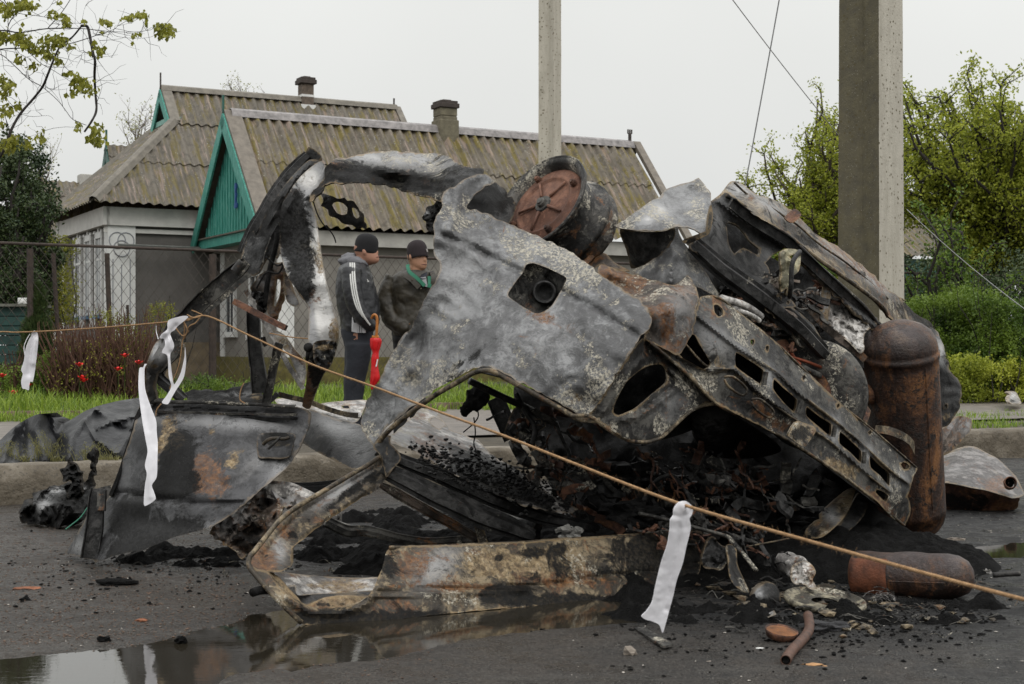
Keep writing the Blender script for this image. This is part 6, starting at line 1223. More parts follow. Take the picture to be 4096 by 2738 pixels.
def cyl_thing():
    base=Vector(P(*K('D',2086,1232),8.5)); base.z=.02; top=P(*K('D',2060,735),8.20); ax=(top-base).normalized(); L=(top-base).length; r=.203
    root=thing('gas_cylinder','tall rusty brown gas cylinder with a domed top standing right of the wreck','gas cylinder',base)
    pr=[(.001,0),(.06,.004),(.12,.02),(.165,.05),(.19,.09),(r,.14)]+[(r,.14+i*(L-.36)/24) for i in range(25)]+[(r+.006,L-.215),(r+.006,L-.19),(r-.004,L-.185),(r,L-.17),(.196,L-.12),(.172,L-.07),(.13,L-.035),(.07,L-.01),(.001,L)]
    m=MB(); m.lathe(pr,base,ax,56); m.o('tank_body',cylm,root,smooth=True,attrs={'grey':[min(1,max(0,((Vector(v)-base).dot(ax)-(L-.17))/.06)) for v in m.v]})
    m=MB(); a0=base+ax*.18+Vector((.08,-.19,0)); m.tube([a0,a0+ax*(L-.45)],.005,5); m.o('weld_seam',cylm,root)
    c=P(*K('B4',850,1130),8.25); m=MB(); m.lathe([(.001,-.06),(.03,-.06),(.034,-.05),(.034,-.035),(.05,-.03),(.05,-.01),(.058,-.01),(.058,.03)],c,(1,.35,.05),20); m.o('valve_flange',B_brown,root)
    m=MB()
    for i in range(7):
        q=i*.9; d=Vector((0,math.cos(q),math.sin(q)))*.042; m.tube([c+d-Vector((.045,0,0)),c+d-Vector((.01,0,0))],.007,6)
    m.ico(c-Vector((.06,0,-.03)),.014,1,.5); m.o('valve_bolts',B_brown,root)
    m=MB(); pts=[P(*q) for q in Q('E2 600,345,7.85 720,355,7.82 830,385,7.82 930,430,7.85 1010,490,7.92 1050,560,8.0 1055,620,8.1')]; m.sweep([Vector(q) for q in spline(pts,6)],[(-.022,-.002),(.022,-.002),(.022,.002),(-.022,.002)],(0,-1,.3),True); m.o('strap',B_tan,root)
cyl_thing()
# ---------------- fuel tank behind it ----------------
def fueltank():
    root=thing('fuel_tank','dented grey fuel tank with a round filler hole lying right of the rusty cylinder','fuel tank',G(3950,2040))
    mt=burnt('tank_steel',(.075,.068,.065),(.16,.15,.145),pale=-.04,rust=-.0,soot=-.06,rough=(.3,.5),metal=.4)
    panel('upper_shell',root,'E2 1300,700 1400,650 1480,618 1600,572 1700,546 1790,560 1900,622 2030,690 2150,800 2250,905 2300,1000 2342,1105 2290,1140 2200,1152 2100,1120 1900,1060 1750,1035 1600,1000 1450,975 1300,960','E2 1400,650,10.7 1700,546,10.75 2030,690,10.55 2300,1000,10.2 1400,960,9.95 1900,1060,9.85 2200,1150,9.85 1800,760,10.3 1500,750,10.35',mt,step=9,flange=.05,crease=[('E2 1400,690 1600,680 1800,700 2000,720 2130,800',26,-.05),('E2 1900,660 1950,690',12,.02)],blob=[('rust','E2',2060,1000,200,90,1.1),('rust','E2',1400,730,60,30,.9),('grey','E2',1500,800,160,60,.3),('rust','E2',1850,800,180,60,.4)])
    panel('lower_shell',root,'E2 1300,965 1450,980 1600,1005 1750,1040 1900,1065 2100,1125 2200,1155 2290,1150 2275,1200 2265,1262 2150,1310 1900,1302 1600,1302 1400,1285 1300,1270','E2 1400,980,9.95 2200,1155,9.85 1400,1280,10.05 1900,1300,10.0 2260,1260,10.0',B_brown,step=9,flange=.15,blob=[('soot','E2',1600,1200,400,140,1.2),('rust','E2',2100,1250,160,50,.6)])
    c=P(*K('E2',2180,978),9.85); m=MB(); m.lathe([(.030,.06),(.040,.03),(.042,-.03),(.040,-.042),(.034,-.042),(.034,.0),(.034,.08)],c,(.25,1,-.25),24); m.o('filler_pipe',B_brown,root,smooth=True)
    m=MB(); m.lathe([(.001,.0),(.034,.0)],c+Vector((0,.03,0)),(.25,1,-.25),20); m.o('filler_opening',B_black,root)
fueltank()
# ---------------- tank lying in front ----------------
def lying():
    b=G(*K('G1',1400,1058)); a=P(*K('G1',890,850),6.75); e=P(*K('G1',1912,880),6.45); ax=(e-a).normalized(); L=(e-a).length; r=.103
    root=thing('rusty_tank','rounded rusty brown tank with an orange rust patch lying under the rope at the right','tank',(b.x,b.y,0))
    m=MB(); pr=[(.001,0),(.075,.002),(.094,.006),(.100,.012),(.104,.02)]+[(.104,.02+L*.1*i) for i in range(1,8)]+[(.100,L*.80),(.090,L*.88),(.072,L*.95),(.045,L*.985),(.001,L)]
    m.lathe(pr,a,ax,40)
    for v in m.v:
        q=(v-a).dot(ax); c=a+ax*q; d=v-c; v.z=c.z+d.z*1.0+.004*math.sin(q*30)
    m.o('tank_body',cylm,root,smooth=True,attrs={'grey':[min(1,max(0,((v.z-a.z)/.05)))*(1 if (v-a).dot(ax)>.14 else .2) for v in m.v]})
    m=MB()
    for k in range(9):
        q0=-.9+k*.2
    up=Vector((0,0,1)); fw=ax.cross(up).normalized(); vs=[];fs=[]
    for i in range(8):
        for j in range(10):
            an=-.95+j*.2; p=a+ax*(.015+.17*i/7)+(fw*math.cos(an)+ax.cross(fw).normalized()*-math.sin(an))*(.107+.0015*math.sin(i*2+j)); vs.append(p)
    for i in range(7):
        for j in range(9): fs.append((i*10+j,i*10+j+1,i*10+j+11,i*10+j+10))
    obj('rust_plate',(vs,fs),simple('orange_rust',(.10,.030,.011),.65,16,.75,.6),root,smooth=True,solid=.004)
    m=MB(); m.tube([a+ax*(.2+.05*i)+fw*.1045+Vector((0,0,-.012)) for i in range(6)],.003,4); m.o('weld_seam',cylm,root)
lying()
# ---------------- twine ----------------
n=NT('twine'); c=n.ramp(n.noise(90,5,.7),[(.3,(.20,.12,.06)),(.7,(.42,.27,.15))]); twine=n.done(c,.9,0,.1)
def rope(pts,r,pitch,name='rope'):
    sp=[Vector(q) for q in spline([P(*q) for q in Q(pts)],14)]
    # even steps
    L=[0]; 
    for i in range(1,len(sp)): L.append(L[-1]+(sp[i]-sp[i-1]).length)
    N=int(L[-1]/(pitch/8)); q=np.linspace(0,L[-1],N); A=np.array([tuple(p) for p in sp]); S_=[Vector((np.interp(t,L,A[:,0]),np.interp(t,L,A[:,1]),np.interp(t,L,A[:,2]))) for t in q]
    m=MB()
    for k in range(3):
        pp=[]
        for i,p in enumerate(S_):
            t=(S_[min(i+1,N-1)]-S_[max(i-1,0)]).normalized(); a=t.cross(Vector((0,0,1))).normalized(); b=a.cross(t); an=q[i]/pitch*2*math.pi+k*2.094
            pp.append(p+(a*math.cos(an)+b*math.sin(an))*r*.5*(1+.15*MN.noise(p*40)))
        m.tube(pp,r*.55,5)
    for i in range(int(L[-1]*260)):
        p=S_[R.randint(1,N-2)]; d=Vector((R.gauss(0,1),R.gauss(0,1),R.gauss(0,1))).normalized(); m.tube([p+d*r*.8,p+d*r*(1.5+R.random()*1.3)+Vector((R.gauss(0,1),0,R.gauss(0,1)))*r*.6],r*.06,3,cap=False)
    return m
tag(rope('D -900,800,10.6 -120,768,8.9 0,761,8.7 40,762,8.65 150,757,8.4 300,746,8.0 430,734,7.65',.0042,.02).o('rope',twine,smooth=True),'thin twine running from the left edge to the wreck pillar with one white rag','rope')
tag(rope('D 430,735,7.58 475,725,7.52 573,770,7.0 716,836,6.35 860,888,5.75 1000,942,5.1 1134,991,4.62 1317,1063,4.12 1553,1153,3.66 1842,1237,3.22 2234,1345,2.82 2480,1405,2.6 3100,1540,2.2',.0042,.018).o('rope',twine,smooth=True),'sisal rope stretched from the wreck pillar down to the right across the foreground','rope')
RL=[]
for s_ in ('C2 0,760,7.58 70,745,7.56 130,730,7.56 210,710,7.56 180,690,7.58 130,670,7.6','C2 70,745,7.56 75,820,7.58 65,900,7.6 95,830,7.56 70,760,7.56','C2 210,712,7.56 150,730,7.54 95,705,7.6','C2 75,890,7.6 110,800,7.56 160,770,7.55 200,720,7.56','C2 0,800,7.6 60,870,7.58 110,830,7.58','C2 60,900,7.6 30,1100,7.6 -40,1280,7.6 A4 1150,400,7.6','A4 1080,530,7.6 1050,570,7.6 1045,610,7.6','C2 740,850,7.4 900,880,7.4 1060,895,7.32','C2 540,1240,7.5 515,1300,7.5 510,1370,7.5 550,1400,7.5'):
    m=rope(s_,.0032,.02); RL.append(m)
LB=('loose twine ends tied in a bow on the wreck pillar','twine loop hanging straight down from the bow on the wreck pillar','short twine knot just right of the bow','twine wound over the edge of the wreck pillar','twine loop crossing the lower side of the wreck pillar','long twine tail hanging from the pillar to the car door','short twine end curling on the top edge of the car door','thin twine strung level between the two struts under the arch','kinked twine end hanging behind the car door')
for mm,lb in zip(RL,LB): tag(mm.o('twine_loop',twine,smooth=True),lb,'twine')
# ---------------- white rags ----------------
n=NT('white_cotton'); c=n.ramp(n.noise(12,4,.6),[(.3,(.70,.69,.72)),(.7,(.80,.79,.82))]); c=n.mix(n.math('MULTIPLY',n.rng(n.vor(26),.0,.10,1,0),n.rng(n.noise(60,2,.5),.5,.55)),c,(.35,.35,.38)); n.bump(n.noise(90,4,.6),.15,.004); rag=n.done(c,.9,0,.1)
def ragp(ol,dp,label,crease,nz=(.0035,16),step=8,**k):
    panel('rag',None,ol,dp,rag,step=6,thick=.0015,nz=nz,deep=True,crease=[(a,max(b*1.9,11),c*.55) for a,b,c in crease],**k)
    o=list(C.objects)[-1]; tag(o,label,'rag',group='white rags hung on the rope and wreck')
    n_=0; return o
ragp('E4 1740,340 1800,335 1855,380 1850,440 1828,480 1838,560 1800,720 1770,860 1720,1000 1690,1130 1650,1280 1625,1370 1600,1452 1580,1400 1560,1375 1500,1350 1460,1340 1420,1312 1460,1270 1510,1190 1540,1050 1590,850 1640,700 1662,560 1665,490 1690,455 1692,410 1710,370',
 'E4 1790,340,3.63 1740,480,3.62 1800,560,3.66 1640,900,3.66 1740,900,3.68 1480,1300,3.66 1610,1400,3.70',"large white rag knotted on the rope in the right foreground",[('E4 1740,520 1720,700 1660,1000 1620,1250',5,.012),('E4 1690,450 1760,470 1830,420',5,.010),('E4 1760,370 1810,420',7,-.012),('E4 1790,600 1730,850 1650,1200',8,-.008),('E4 1690,600 1640,800 1560,1150',8,-.008)],flange=.004)
ragp('F2 285,628 300,616 322,618 340,650 342,720 330,830 315,960 300,1050 290,1075 275,1068 265,1090 258,1147 225,1135 200,1130 190,1070 205,1000 198,985 190,960 215,880 225,800 238,750 262,690 280,660','F2 310,620,8.6 250,900,8.6 300,900,8.62 230,1100,8.6',"small white rag hanging on the twine at the left edge",[('F2 300,650 270,800 255,1000',5,.03),('F2 315,700 295,900',5,-.02)])
ragp('A4 935,292 960,285 970,262 985,262 968,300 972,430 1010,550 1045,640 1050,720 1057,800 1055,900 1050,1020 1018,1075 1032,1120 1042,1170 985,1210 965,1203 972,1080 985,1000 972,940 990,850 975,760 955,650 935,500 928,400','A4 950,300,7.50 960,500,7.42 1020,800,7.25 1000,1000,7.20 1000,1180,7.18',"long white rag hanging down over the car door",[('A4 950,300 960,480 1000,700',7,.015),('A4 1050,850 1000,1000 1010,1150',6,-.02)])
ragp('A4 1130,-30 1230,-60 1260,-50 1190,10 1170,35 1140,60 1165,130 1160,165 1140,205 1152,330 1168,400 1212,320 1235,220 1240,150 1247,240 1232,350 1185,430 1155,480 1125,532 1085,520 1120,470 1148,412 1130,340 1122,210 1085,185 1105,140 1100,95 1070,90 1085,60 1120,30','A4 1180,0,7.5 1130,120,7.48 1140,350,7.5 1230,250,7.55 1110,510,7.45',"white rag knotted round the wreck pillar with two loose tails",[('A4 1120,60 1150,160',6,-.03),('A4 1100,100 1140,60 1180,10',6,.03),('A4 1136,220 1145,380',5,-.02)])
m=MB(); m.tube([Vector(q) for q in spline([P(*q) for q in Q('F2 270,640,8.6 235,700,8.6 215,760,8.6 222,830,8.6')],6)],.0022,4); tag(m.o('thread',rag),'white thread dangling beside the left rag','thread')
m=MB(); m.tube([Vector(q) for q in spline([P(*q) for q in Q('F2 1400,570,7.9 1400,620,7.9 1418,690,7.85')],6)],.0018,4); tag(m.o('thread',rag),'short white thread hanging from the twine next to the wreck pillar','thread')
# ---------------- black tarpaulin ----------------
n=NT('black_plastic'); c=n.ramp(n.noise(3,5,.6),[(.3,(.007,.0072,.008)),(.7,(.014,.0145,.016))]); c=n.mix(n.math('MULTIPLY',n.rng(n.vor(34),.0,.16,1,0),.6),c,(.16,.16,.17)); n.bump(n.math('ADD',n.noise(10,4,.6),n.math('MULTIPLY',n.vor(34),.3)),.3,.02); tarpm=n.done(c,n.rng(n.noise(5,4,.6),.3,.7,.34,.55),0,.2)
panel('tarpaulin',None,'A4 -140,900 -60,820 0,775 100,682 200,622 262,598 300,600 340,618 420,660 500,622 560,585 640,550 720,528 800,510 880,498 940,490 1000,505 1060,520 1060,900 830,880 760,890 700,900 600,905 400,912 200,930 0,940 -140,950',
 'A4 -140,900,10.75 0,930,10.72 200,925,10.78 400,905,10.86 700,895,10.98 1000,900,11.2 262,598,11.6 420,660,11.75 640,550,12.1 940,490,12.5 0,775,11.3 560,760,11.2 850,700,11.5',tarpm,step=11,deep=True,nz=(.10,4.5),flange=.35,thick=.003,
 crease=[('A4 262,600 240,700 280,800 300,900',22,-.18),('A4 320,620 340,720 380,800 390,900',16,.16),('A4 420,665 390,720 400,830',20,.12),('A4 640,560 560,640 480,760 460,900',16,-.14),('A4 560,640 640,760 780,870',7,-.10),('A4 650,690 750,650 900,610',6,-.11),('A4 750,650 820,700 900,720',6,.10),('A4 740,650 700,600 640,560',6,-.09),('A4 880,500 900,600 880,700 800,860',20,-.10),('A4 100,690 60,800 20,920',14,-.12),('A4 180,640 150,780 160,920',14,.10)])
o=list(C.objects)[-1]; tag(o,'crumpled wet black plastic sheet lying on the verge behind the kerb','plastic sheet')
# ---------------- charred lump at the kerb ----------------
root=thing('charred_seat','torn charred lump with upright shreds lying against the kerb at the left','charred debris',G(*K('A4',350,1340)))
panel('charred_shell',root,'A4 135,1310 150,1200 180,1172 215,1195 235,1140 300,1105 350,1092 430,1062 470,1075 540,1070 600,1110 700,1100 720,1200 640,1260 600,1265 540,1310 460,1345 350,1352 230,1335','A4 150,1300,9.1 350,1350,9.05 640,1260,9.1 430,1062,9.6 250,1140,9.4 400,1200,9.0',B_black,step=8,jit=22,nz=(.22,14),flange=.12,blob=[('grey','A4',300,1200,50,60,.9),('grey','A4',380,1110,50,20,1.4),('rust','A4',190,1240,60,60,.5)])
panel('charred_flap',root,'A4 410,990 450,908 500,930 510,980 545,1010 548,1080 540,1160 470,1170 440,1090 470,1060 420,1030','A4 450,920,9.3 540,1080,9.2 480,1150,9.15',B_black,step=6,jit=18,nz=(.12,30),flange=.05,blob=[('rust','A4',470,960,30,30,.5)])
panel('charred_flap',root,'A4 590,860 620,835 655,845 650,890 630,930 640,990 615,1040 605,1100 560,1095 590,1030 610,990 600,920','A4 620,850,9.5 600,1000,9.45 580,1080,9.4',B_black,step=6,jit=18,nz=(.10,30),flange=.05,blob=[('grey','A4',560,1100,40,16,1.5)])
m=MB(); m.tube([Vector(q) for q in spline([P(*q) for q in Q('A4 620,1180,9.0 590,1220,8.95 540,1290,8.9 480,1340,8.85 440,1370,8.8')],6)],.0035,5); m.o('green_wire',simple('green_wire',(.01,.12,.07),.2,9,.5,0),root)
# ---------------- seeding grass stems on the kerb ----------------
lv=Leaves(); m=MB()
for i in range(120):
    x=R.choice([R.uniform(-40,160),R.uniform(200,420),R.uniform(230,330),R.uniform(500,780),R.uniform(560,760)]); b=P(*K('A4',x,920+R.uniform(-8,8)),10.86+R.uniform(-.05,.08)); h=R.uniform(.03,.15)*(1.5 if 200<x<470 else 1)
    e=b+Vector((R.gauss(0,.05),R.gauss(0,.03),h)); mid=b.lerp(e,.5)+Vector((0,0,h*.12)); m.tube([b,mid,e],[.0022,.0018,.001],3)
    for q in range(9): lv.leaf(e+Vector((R.gauss(0,.012),R.gauss(0,.012),R.uniform(-.05,.01))),.012,.005,d=(R.gauss(0,.4),R.gauss(0,.4),1))
for i in range(500): 
    x=R.choice([R.uniform(-40,500),R.uniform(560,800)]); lv.blade(P(*K('A4',x,926),10.88+R.uniform(-.06,.06)),R.uniform(.02,.07),.006,R.uniform(.3,1.2))
m.add(lv.v,lv.f); tag(m.o('seeding_grass',leafmat('dry_seed_heads',(.20,.19,.07),(.30,.27,.11),.3)),'pale seeding grass stems growing out of the kerb in front of the black sheet','grass',kind='stuff')
# ---------------- people ----------------
skin=simple('skin',(.33,.17,.115),.12,9,.55,.1,spec=.3)
def E(x,y,Yd): return P(*K('E3',x,y),Yd)
def head_mesh(H,yaw,c,pitch=0,roll=0):
    zt=[0,.06,.15,.25,.35,.45,.52,.60,.72,.85,.95,1.0]
    fr=[.26,.34,.36,.355,.345,.34,.325,.355,.35,.27,.13,.0]; bk=[-.06,-.14,-.24,-.31,-.36,-.40,-.42,-.43,-.43,-.36,-.22,0]; hw=[.10,.20,.27,.305,.325,.34,.345,.35,.35,.31,.19,.005]
    vs=[];fs=[];N=44;M=46
    for i in range(M):
        z=i/(M-1); f=np.interp(z,zt,fr);b=np.interp(z,zt,bk);w_=np.interp(z,zt,hw); ce=(f+b)/2; rr=(f-b)/2
        for k in range(N):
            q=2*math.pi*k/N; cx_=math.cos(q);sy=math.sin(q); x=ce+rr*cx_; y=w_*sy*(1-.08*abs(cx_)) 
            dq=min(q,2*math.pi-q)
            nose=.125*math.exp(-(dq/.16)**2)*(np.interp(z,[.29,.33,.37,.52,.56],[0,.9,1,.22,0])); eye=-.045*math.exp(-((dq-.48)/.20)**2)*math.exp(-((z-.505)/.05)**2)
            lip=.022*math.exp(-(dq/.26)**2)*(math.exp(-((z-.225)/.018)**2)+math.exp(-((z-.175)/.018)**2)); chin=.03*math.exp(-(dq/.3)**2)*math.exp(-((z-.06)/.05)**2); chk=.018*math.exp(-((dq-.75)/.3)**2)*math.exp(-((z-.38)/.08)**2); brow=.02*math.exp(-((dq-.35)/.3)**2)*math.exp(-((z-.585)/.03)**2)
            k_=1+nose*1.9+eye+lip+chin+chk+brow; vs.append(Vector(((x)*(k_ if x>0 else 1),y*(1+eye*.5),z-.5)))
    for i in range(M-1):
        for k in range(N): fs.append((i*N+k,i*N+(k+1)%N,(i+1)*N+(k+1)%N,(i+1)*N+k))
    fs.append(tuple(range(N))[::-1]); fs.append(tuple((M-1)*N+k for k in range(N)))
    m=MB(); m.add(vs,fs)
    for s in (-1,1):
        m.ico((-.02,s*.355,-.03),.11,3,0,(.55,.28,1.0)); 
    Mx=Matrix.Translation(c)@Matrix.Rotation(yaw,4,'Z')@Matrix.Rotation(-pitch,4,'Y')@Matrix.Rotation(roll,4,'X')@Matrix.Scale(H,4)
    return [Mx@v for v in m.v],m.f,Mx
def loft(m,rings,n=28):
    """rings: (centre, half width x, half depth y)"""
    vs=[];fs=[]
    for c,a,b in rings:
        for k in range(n):
            q=2*math.pi*k/n; vs.append(Vector(c)+Vector((a*math.copysign(abs(math.cos(q))**.85,math.cos(q)),b*math.copysign(abs(math.sin(q))**.85,math.sin(q)),0)))
    for i in range(len(rings)-1):
        for k in range(n): fs.append((i*n+k,i*n+(k+1)%n,(i+1)*n+(k+1)%n,(i+1)*n+k))
    fs.append(tuple(range(n))[::-1]); fs.append(tuple((len(rings)-1)*n+k for k in range(n)))
    m.add(vs,fs)
def erings(rows,Y,dep):
    """rows 'y,xl,xr,d' in E3"""
    out=[]
    for r in rows.split():
        y,a,b,d=[float(q) for q in r.split(',')]; c=E((a+b)/2,y,Y); out.append((c,(b-a)/2/2.063/F*Y,d*dep))
    ys=[]; N=len(out)
    # smooth between given rings
    A=np.array([[*c,a,b] for c,a,b in out]); t=np.arange(N); tt=np.linspace(0,N-1,(N-1)*5+1); sp=np.array(spline([tuple(r) for r in A],5))
    return [((r[0],r[1],r[2]),max(.01,r[3]),max(.01,r[4])) for r in sp]
def remesh(o,vx,sm=4):
    r=o.modifiers.new('r','REMESH'); r.mode='VOXEL'; r.voxel_size=vx; r.use_smooth_shade=True
    s=o.modifiers.new('s','SMOOTH'); s.iterations=sm; s.factor=.5
def wrinkle(o,st,sc_):
    t=bpy.data.textures.new('folds','CLOUDS'); t.noise_scale=sc_; t.noise_depth=3; d=o.modifiers.new('d','DISPLACE'); d.texture=t; d.strength=st; d.mid_level=.5
def person1():
    Y=13.0; gx=E(345,1826,Y); root=thing('person','person in a black knitted hat and black tracksuit with white sleeve stripes and grey hood','person',(gx.x,Y,.28))
    hc=E(448,262,Y); yaw=rad(-8)  # faces right
    hv,hf,Mx=head_mesh(.245,yaw,hc,pitch=rad(16))
    m=MB(); m.add(hv,hf)
    m.tube([E(415,320,Y),E(385,400,Y)],[.062,.072],16)
    loft(m,erings('390,310,450,.1 450,240,470,.19 600,230,520,.19 800,255,520,.16 950,300,440,.12',Y,1))
    for dy in (-.10,.10): m.tube([E(365,930,Y+dy),E(360,1300,Y+dy),E(345,1760,Y+dy)],[.085,.06,.045],12)
    for dy in (-1,1): m.tube([E(320,425,Y+dy*.17),E(330,640,Y+dy*.21),E(440,840,Y+dy*.19),E(500,900,Y+dy*.16)],[.055,.048,.038,.03],12)
    b=m.o('body',skin,root); remesh(b,.009,2)
    m=MB()
    for s in (-1,1): m.ico(Mx@Vector((.318,s*.15,.005)),.012,2)
    m.o('eyes',simple('eye_dark',(.03,.02,.018),.1,9,.3,0),b)
    m=MB(); m.tube([Mx@Vector((.375,.0,-.30)),Mx@Vector((.355,-.10,-.305)),Mx@Vector((.31,-.16,-.31))],[.004,.004,.002],5); m.o('mouth',simple('lip',(.16,.05,.04),.1,9,.5,0),b)
    # trousers
    tr=simple('navy_trousers',(.012,.014,.020),.25,6,.85,.3,bd=.02); m=MB()
    loft(m,erings('890,238,505,.19 940,240,500,.185 1000,258,500,.18 1060,268,495,.17',Y,1))
    for dy,dx in ((-.095,0),(.095,-8)): loft(m,[(c if True else c,a,b_) for c,a,b_ in erings(f'1020,{272+dx},{490+dx},.11 1150,{275+dx},{478+dx},.105 1300,{262+dx},{440+dx},.09 1450,{265+dx},{422+dx},.08 1650,{262+dx},{405+dx},.075 1770,{262+dx},{400+dx},.07',Y+dy,1)])
    o=m.o('trousers',tr,root); remesh(o,.014,5); wrinkle(o,.02,.12)
    jk=simple('black_jacket',(.016,.0165,.019),.25,5,.42,.35,bd=.02,spec=.5); m=MB()
    loft(m,erings('345,300,440,.10 380,235,462,.17 430,208,478,.215 550,196,515,.225 650,197,543,.22 750,213,552,.21 820,228,551,.20 880,236,540,.195 930,240,500,.185',Y,1))
    AP=[(325,405,-.20),(322,520,-.235),(345,660,-.25),(400,790,-.24),(468,862,-.21),(500,880,-.18)]
    for sg in (1,-1): m.tube([Vector(q) for q in spline([E(x,y,Y+d*sg) for x,y,d in AP],4)],[np.interp(i/20,[0,.3,.6,.85,1],[.088,.085,.072,.058,.05]) for i in range(21)],16)
    o=m.o('jacket',jk,root); remesh(o,.012,5); wrinkle(o,.022,.07)
    # three stripes along the sleeve
    for k in range(3):
        sp=[Vector(q) for q in spline([E(x-14+k*17*(1-.3*(j>3))+(4-k)*(-1 if j>2 else 0)*2,y-(14-k*14 if j>2 else 0)-(40 if j==0 else 0),Y+d-(.088 if j<4 else .072)+abs(k-1)*.004) for j,(x,y,d) in enumerate([(325,395,-.17),(330,500,-.235),(352,640,-.25),(398,760,-.245),(470,855,-.212)])],8)]
        m=MB(); m.sweep(sp,[(-.0058,-.02),(.0058,-.02),(.0058,.006),(-.0058,.006)],(0,-1,0),True); m.o('sleeve_stripe',white,root)
    m=MB(); 
    vs=[E(326,770,Y-.205),E(340,850,Y-.215),E(375,848,Y-.215),E(372,935,Y-.20),E(322,922,Y-.20)]; 
    m.prism(vs,(0,.03,0)); m.o('white_side_patch',simple('white_nylon',(.48,.48,.49),.1,9,.6,.1),root)
    for (a,b_) in ((375,386),(392,403),(408,438)):
        m=MB(); m.prism([E(a,845,Y-.212),E(b_,845,Y-.212),E(b_,935,Y-.20),E(a,932,Y-.20)],(0,.03,0)); m.o('hem_stripe',simple('white_nylon2',(.48,.48,.49),.1,9,.6,.1),root)
    m=MB(); m.prism([E(450,488,Y-.215),E(466,510,Y-.212),E(454,514,Y-.212)],(0,.03,0)); m.o('chest_mark',white,root)
    hd=simple('grey_hood',(.13,.13,.14),.2,9,.9,.4); m=MB()
    loft(m,[(E(385,390,Y),.085,.11),(E(375,365,Y),.095,.12),(E(362,335,Y),.085,.115),(E(345,305,Y),.05,.09)],20)
    m.tube([E(215,330,Y-.02),E(240,345,Y),E(300,340,Y),E(360,350,Y-.06),E(425,385,Y-.08)],[.018,.035,.05,.04,.02],10); m.tube([E(235,315,Y+.06),E(290,305,Y+.06),E(350,320,Y)],[.02,.04,.05],10)
    o=m.o('hood',hd,root); remesh(o,.010,3); wrinkle(o,.015,.04)
    hat(root,E(448,196,Y),.103,.150,yaw,rad(8),simple('black_knit',(.008,.008,.009),.2,60,.95,.5,bd=.004))
    sh=simple('black_shoe',(.015,.015,.016),.2,9,.5,.1)
    for dy in (-.10,.10):
        m=MB(); g=E(350,1800,Y+dy); m.ico((g.x+.05,Y+dy,.33),.07,3,0,(2.0,.65,.75)); m.o('shoe',sh,root,smooth=True)
def hat(root,c,r,h,yaw,tilt,mat):
    m=MB(); pr=[(r*.93,-h*.54),(r*.965,-h*.53),(r*.98,-h*.40),(r*1.0,-h*.1),(r*.97,h*.12),(r*.86,h*.34),(r*.66,h*.49),(r*.38,h*.58),(r*.1,h*.61),(.001,h*.61)]
    m.lathe(pr,(0,0,0),(0,0,1),48,ref=(1,0,0))
    Mx=Matrix.Translation(c)@Matrix.Rotation(yaw,4,'Z')@Matrix.Rotation(tilt,4,'Y')@Matrix.Diagonal((1.02,.88,1,1)); m.v=[Mx@v for v in m.v]
    o=m.o('knitted_hat',mat,root,smooth=True); return o
person1()
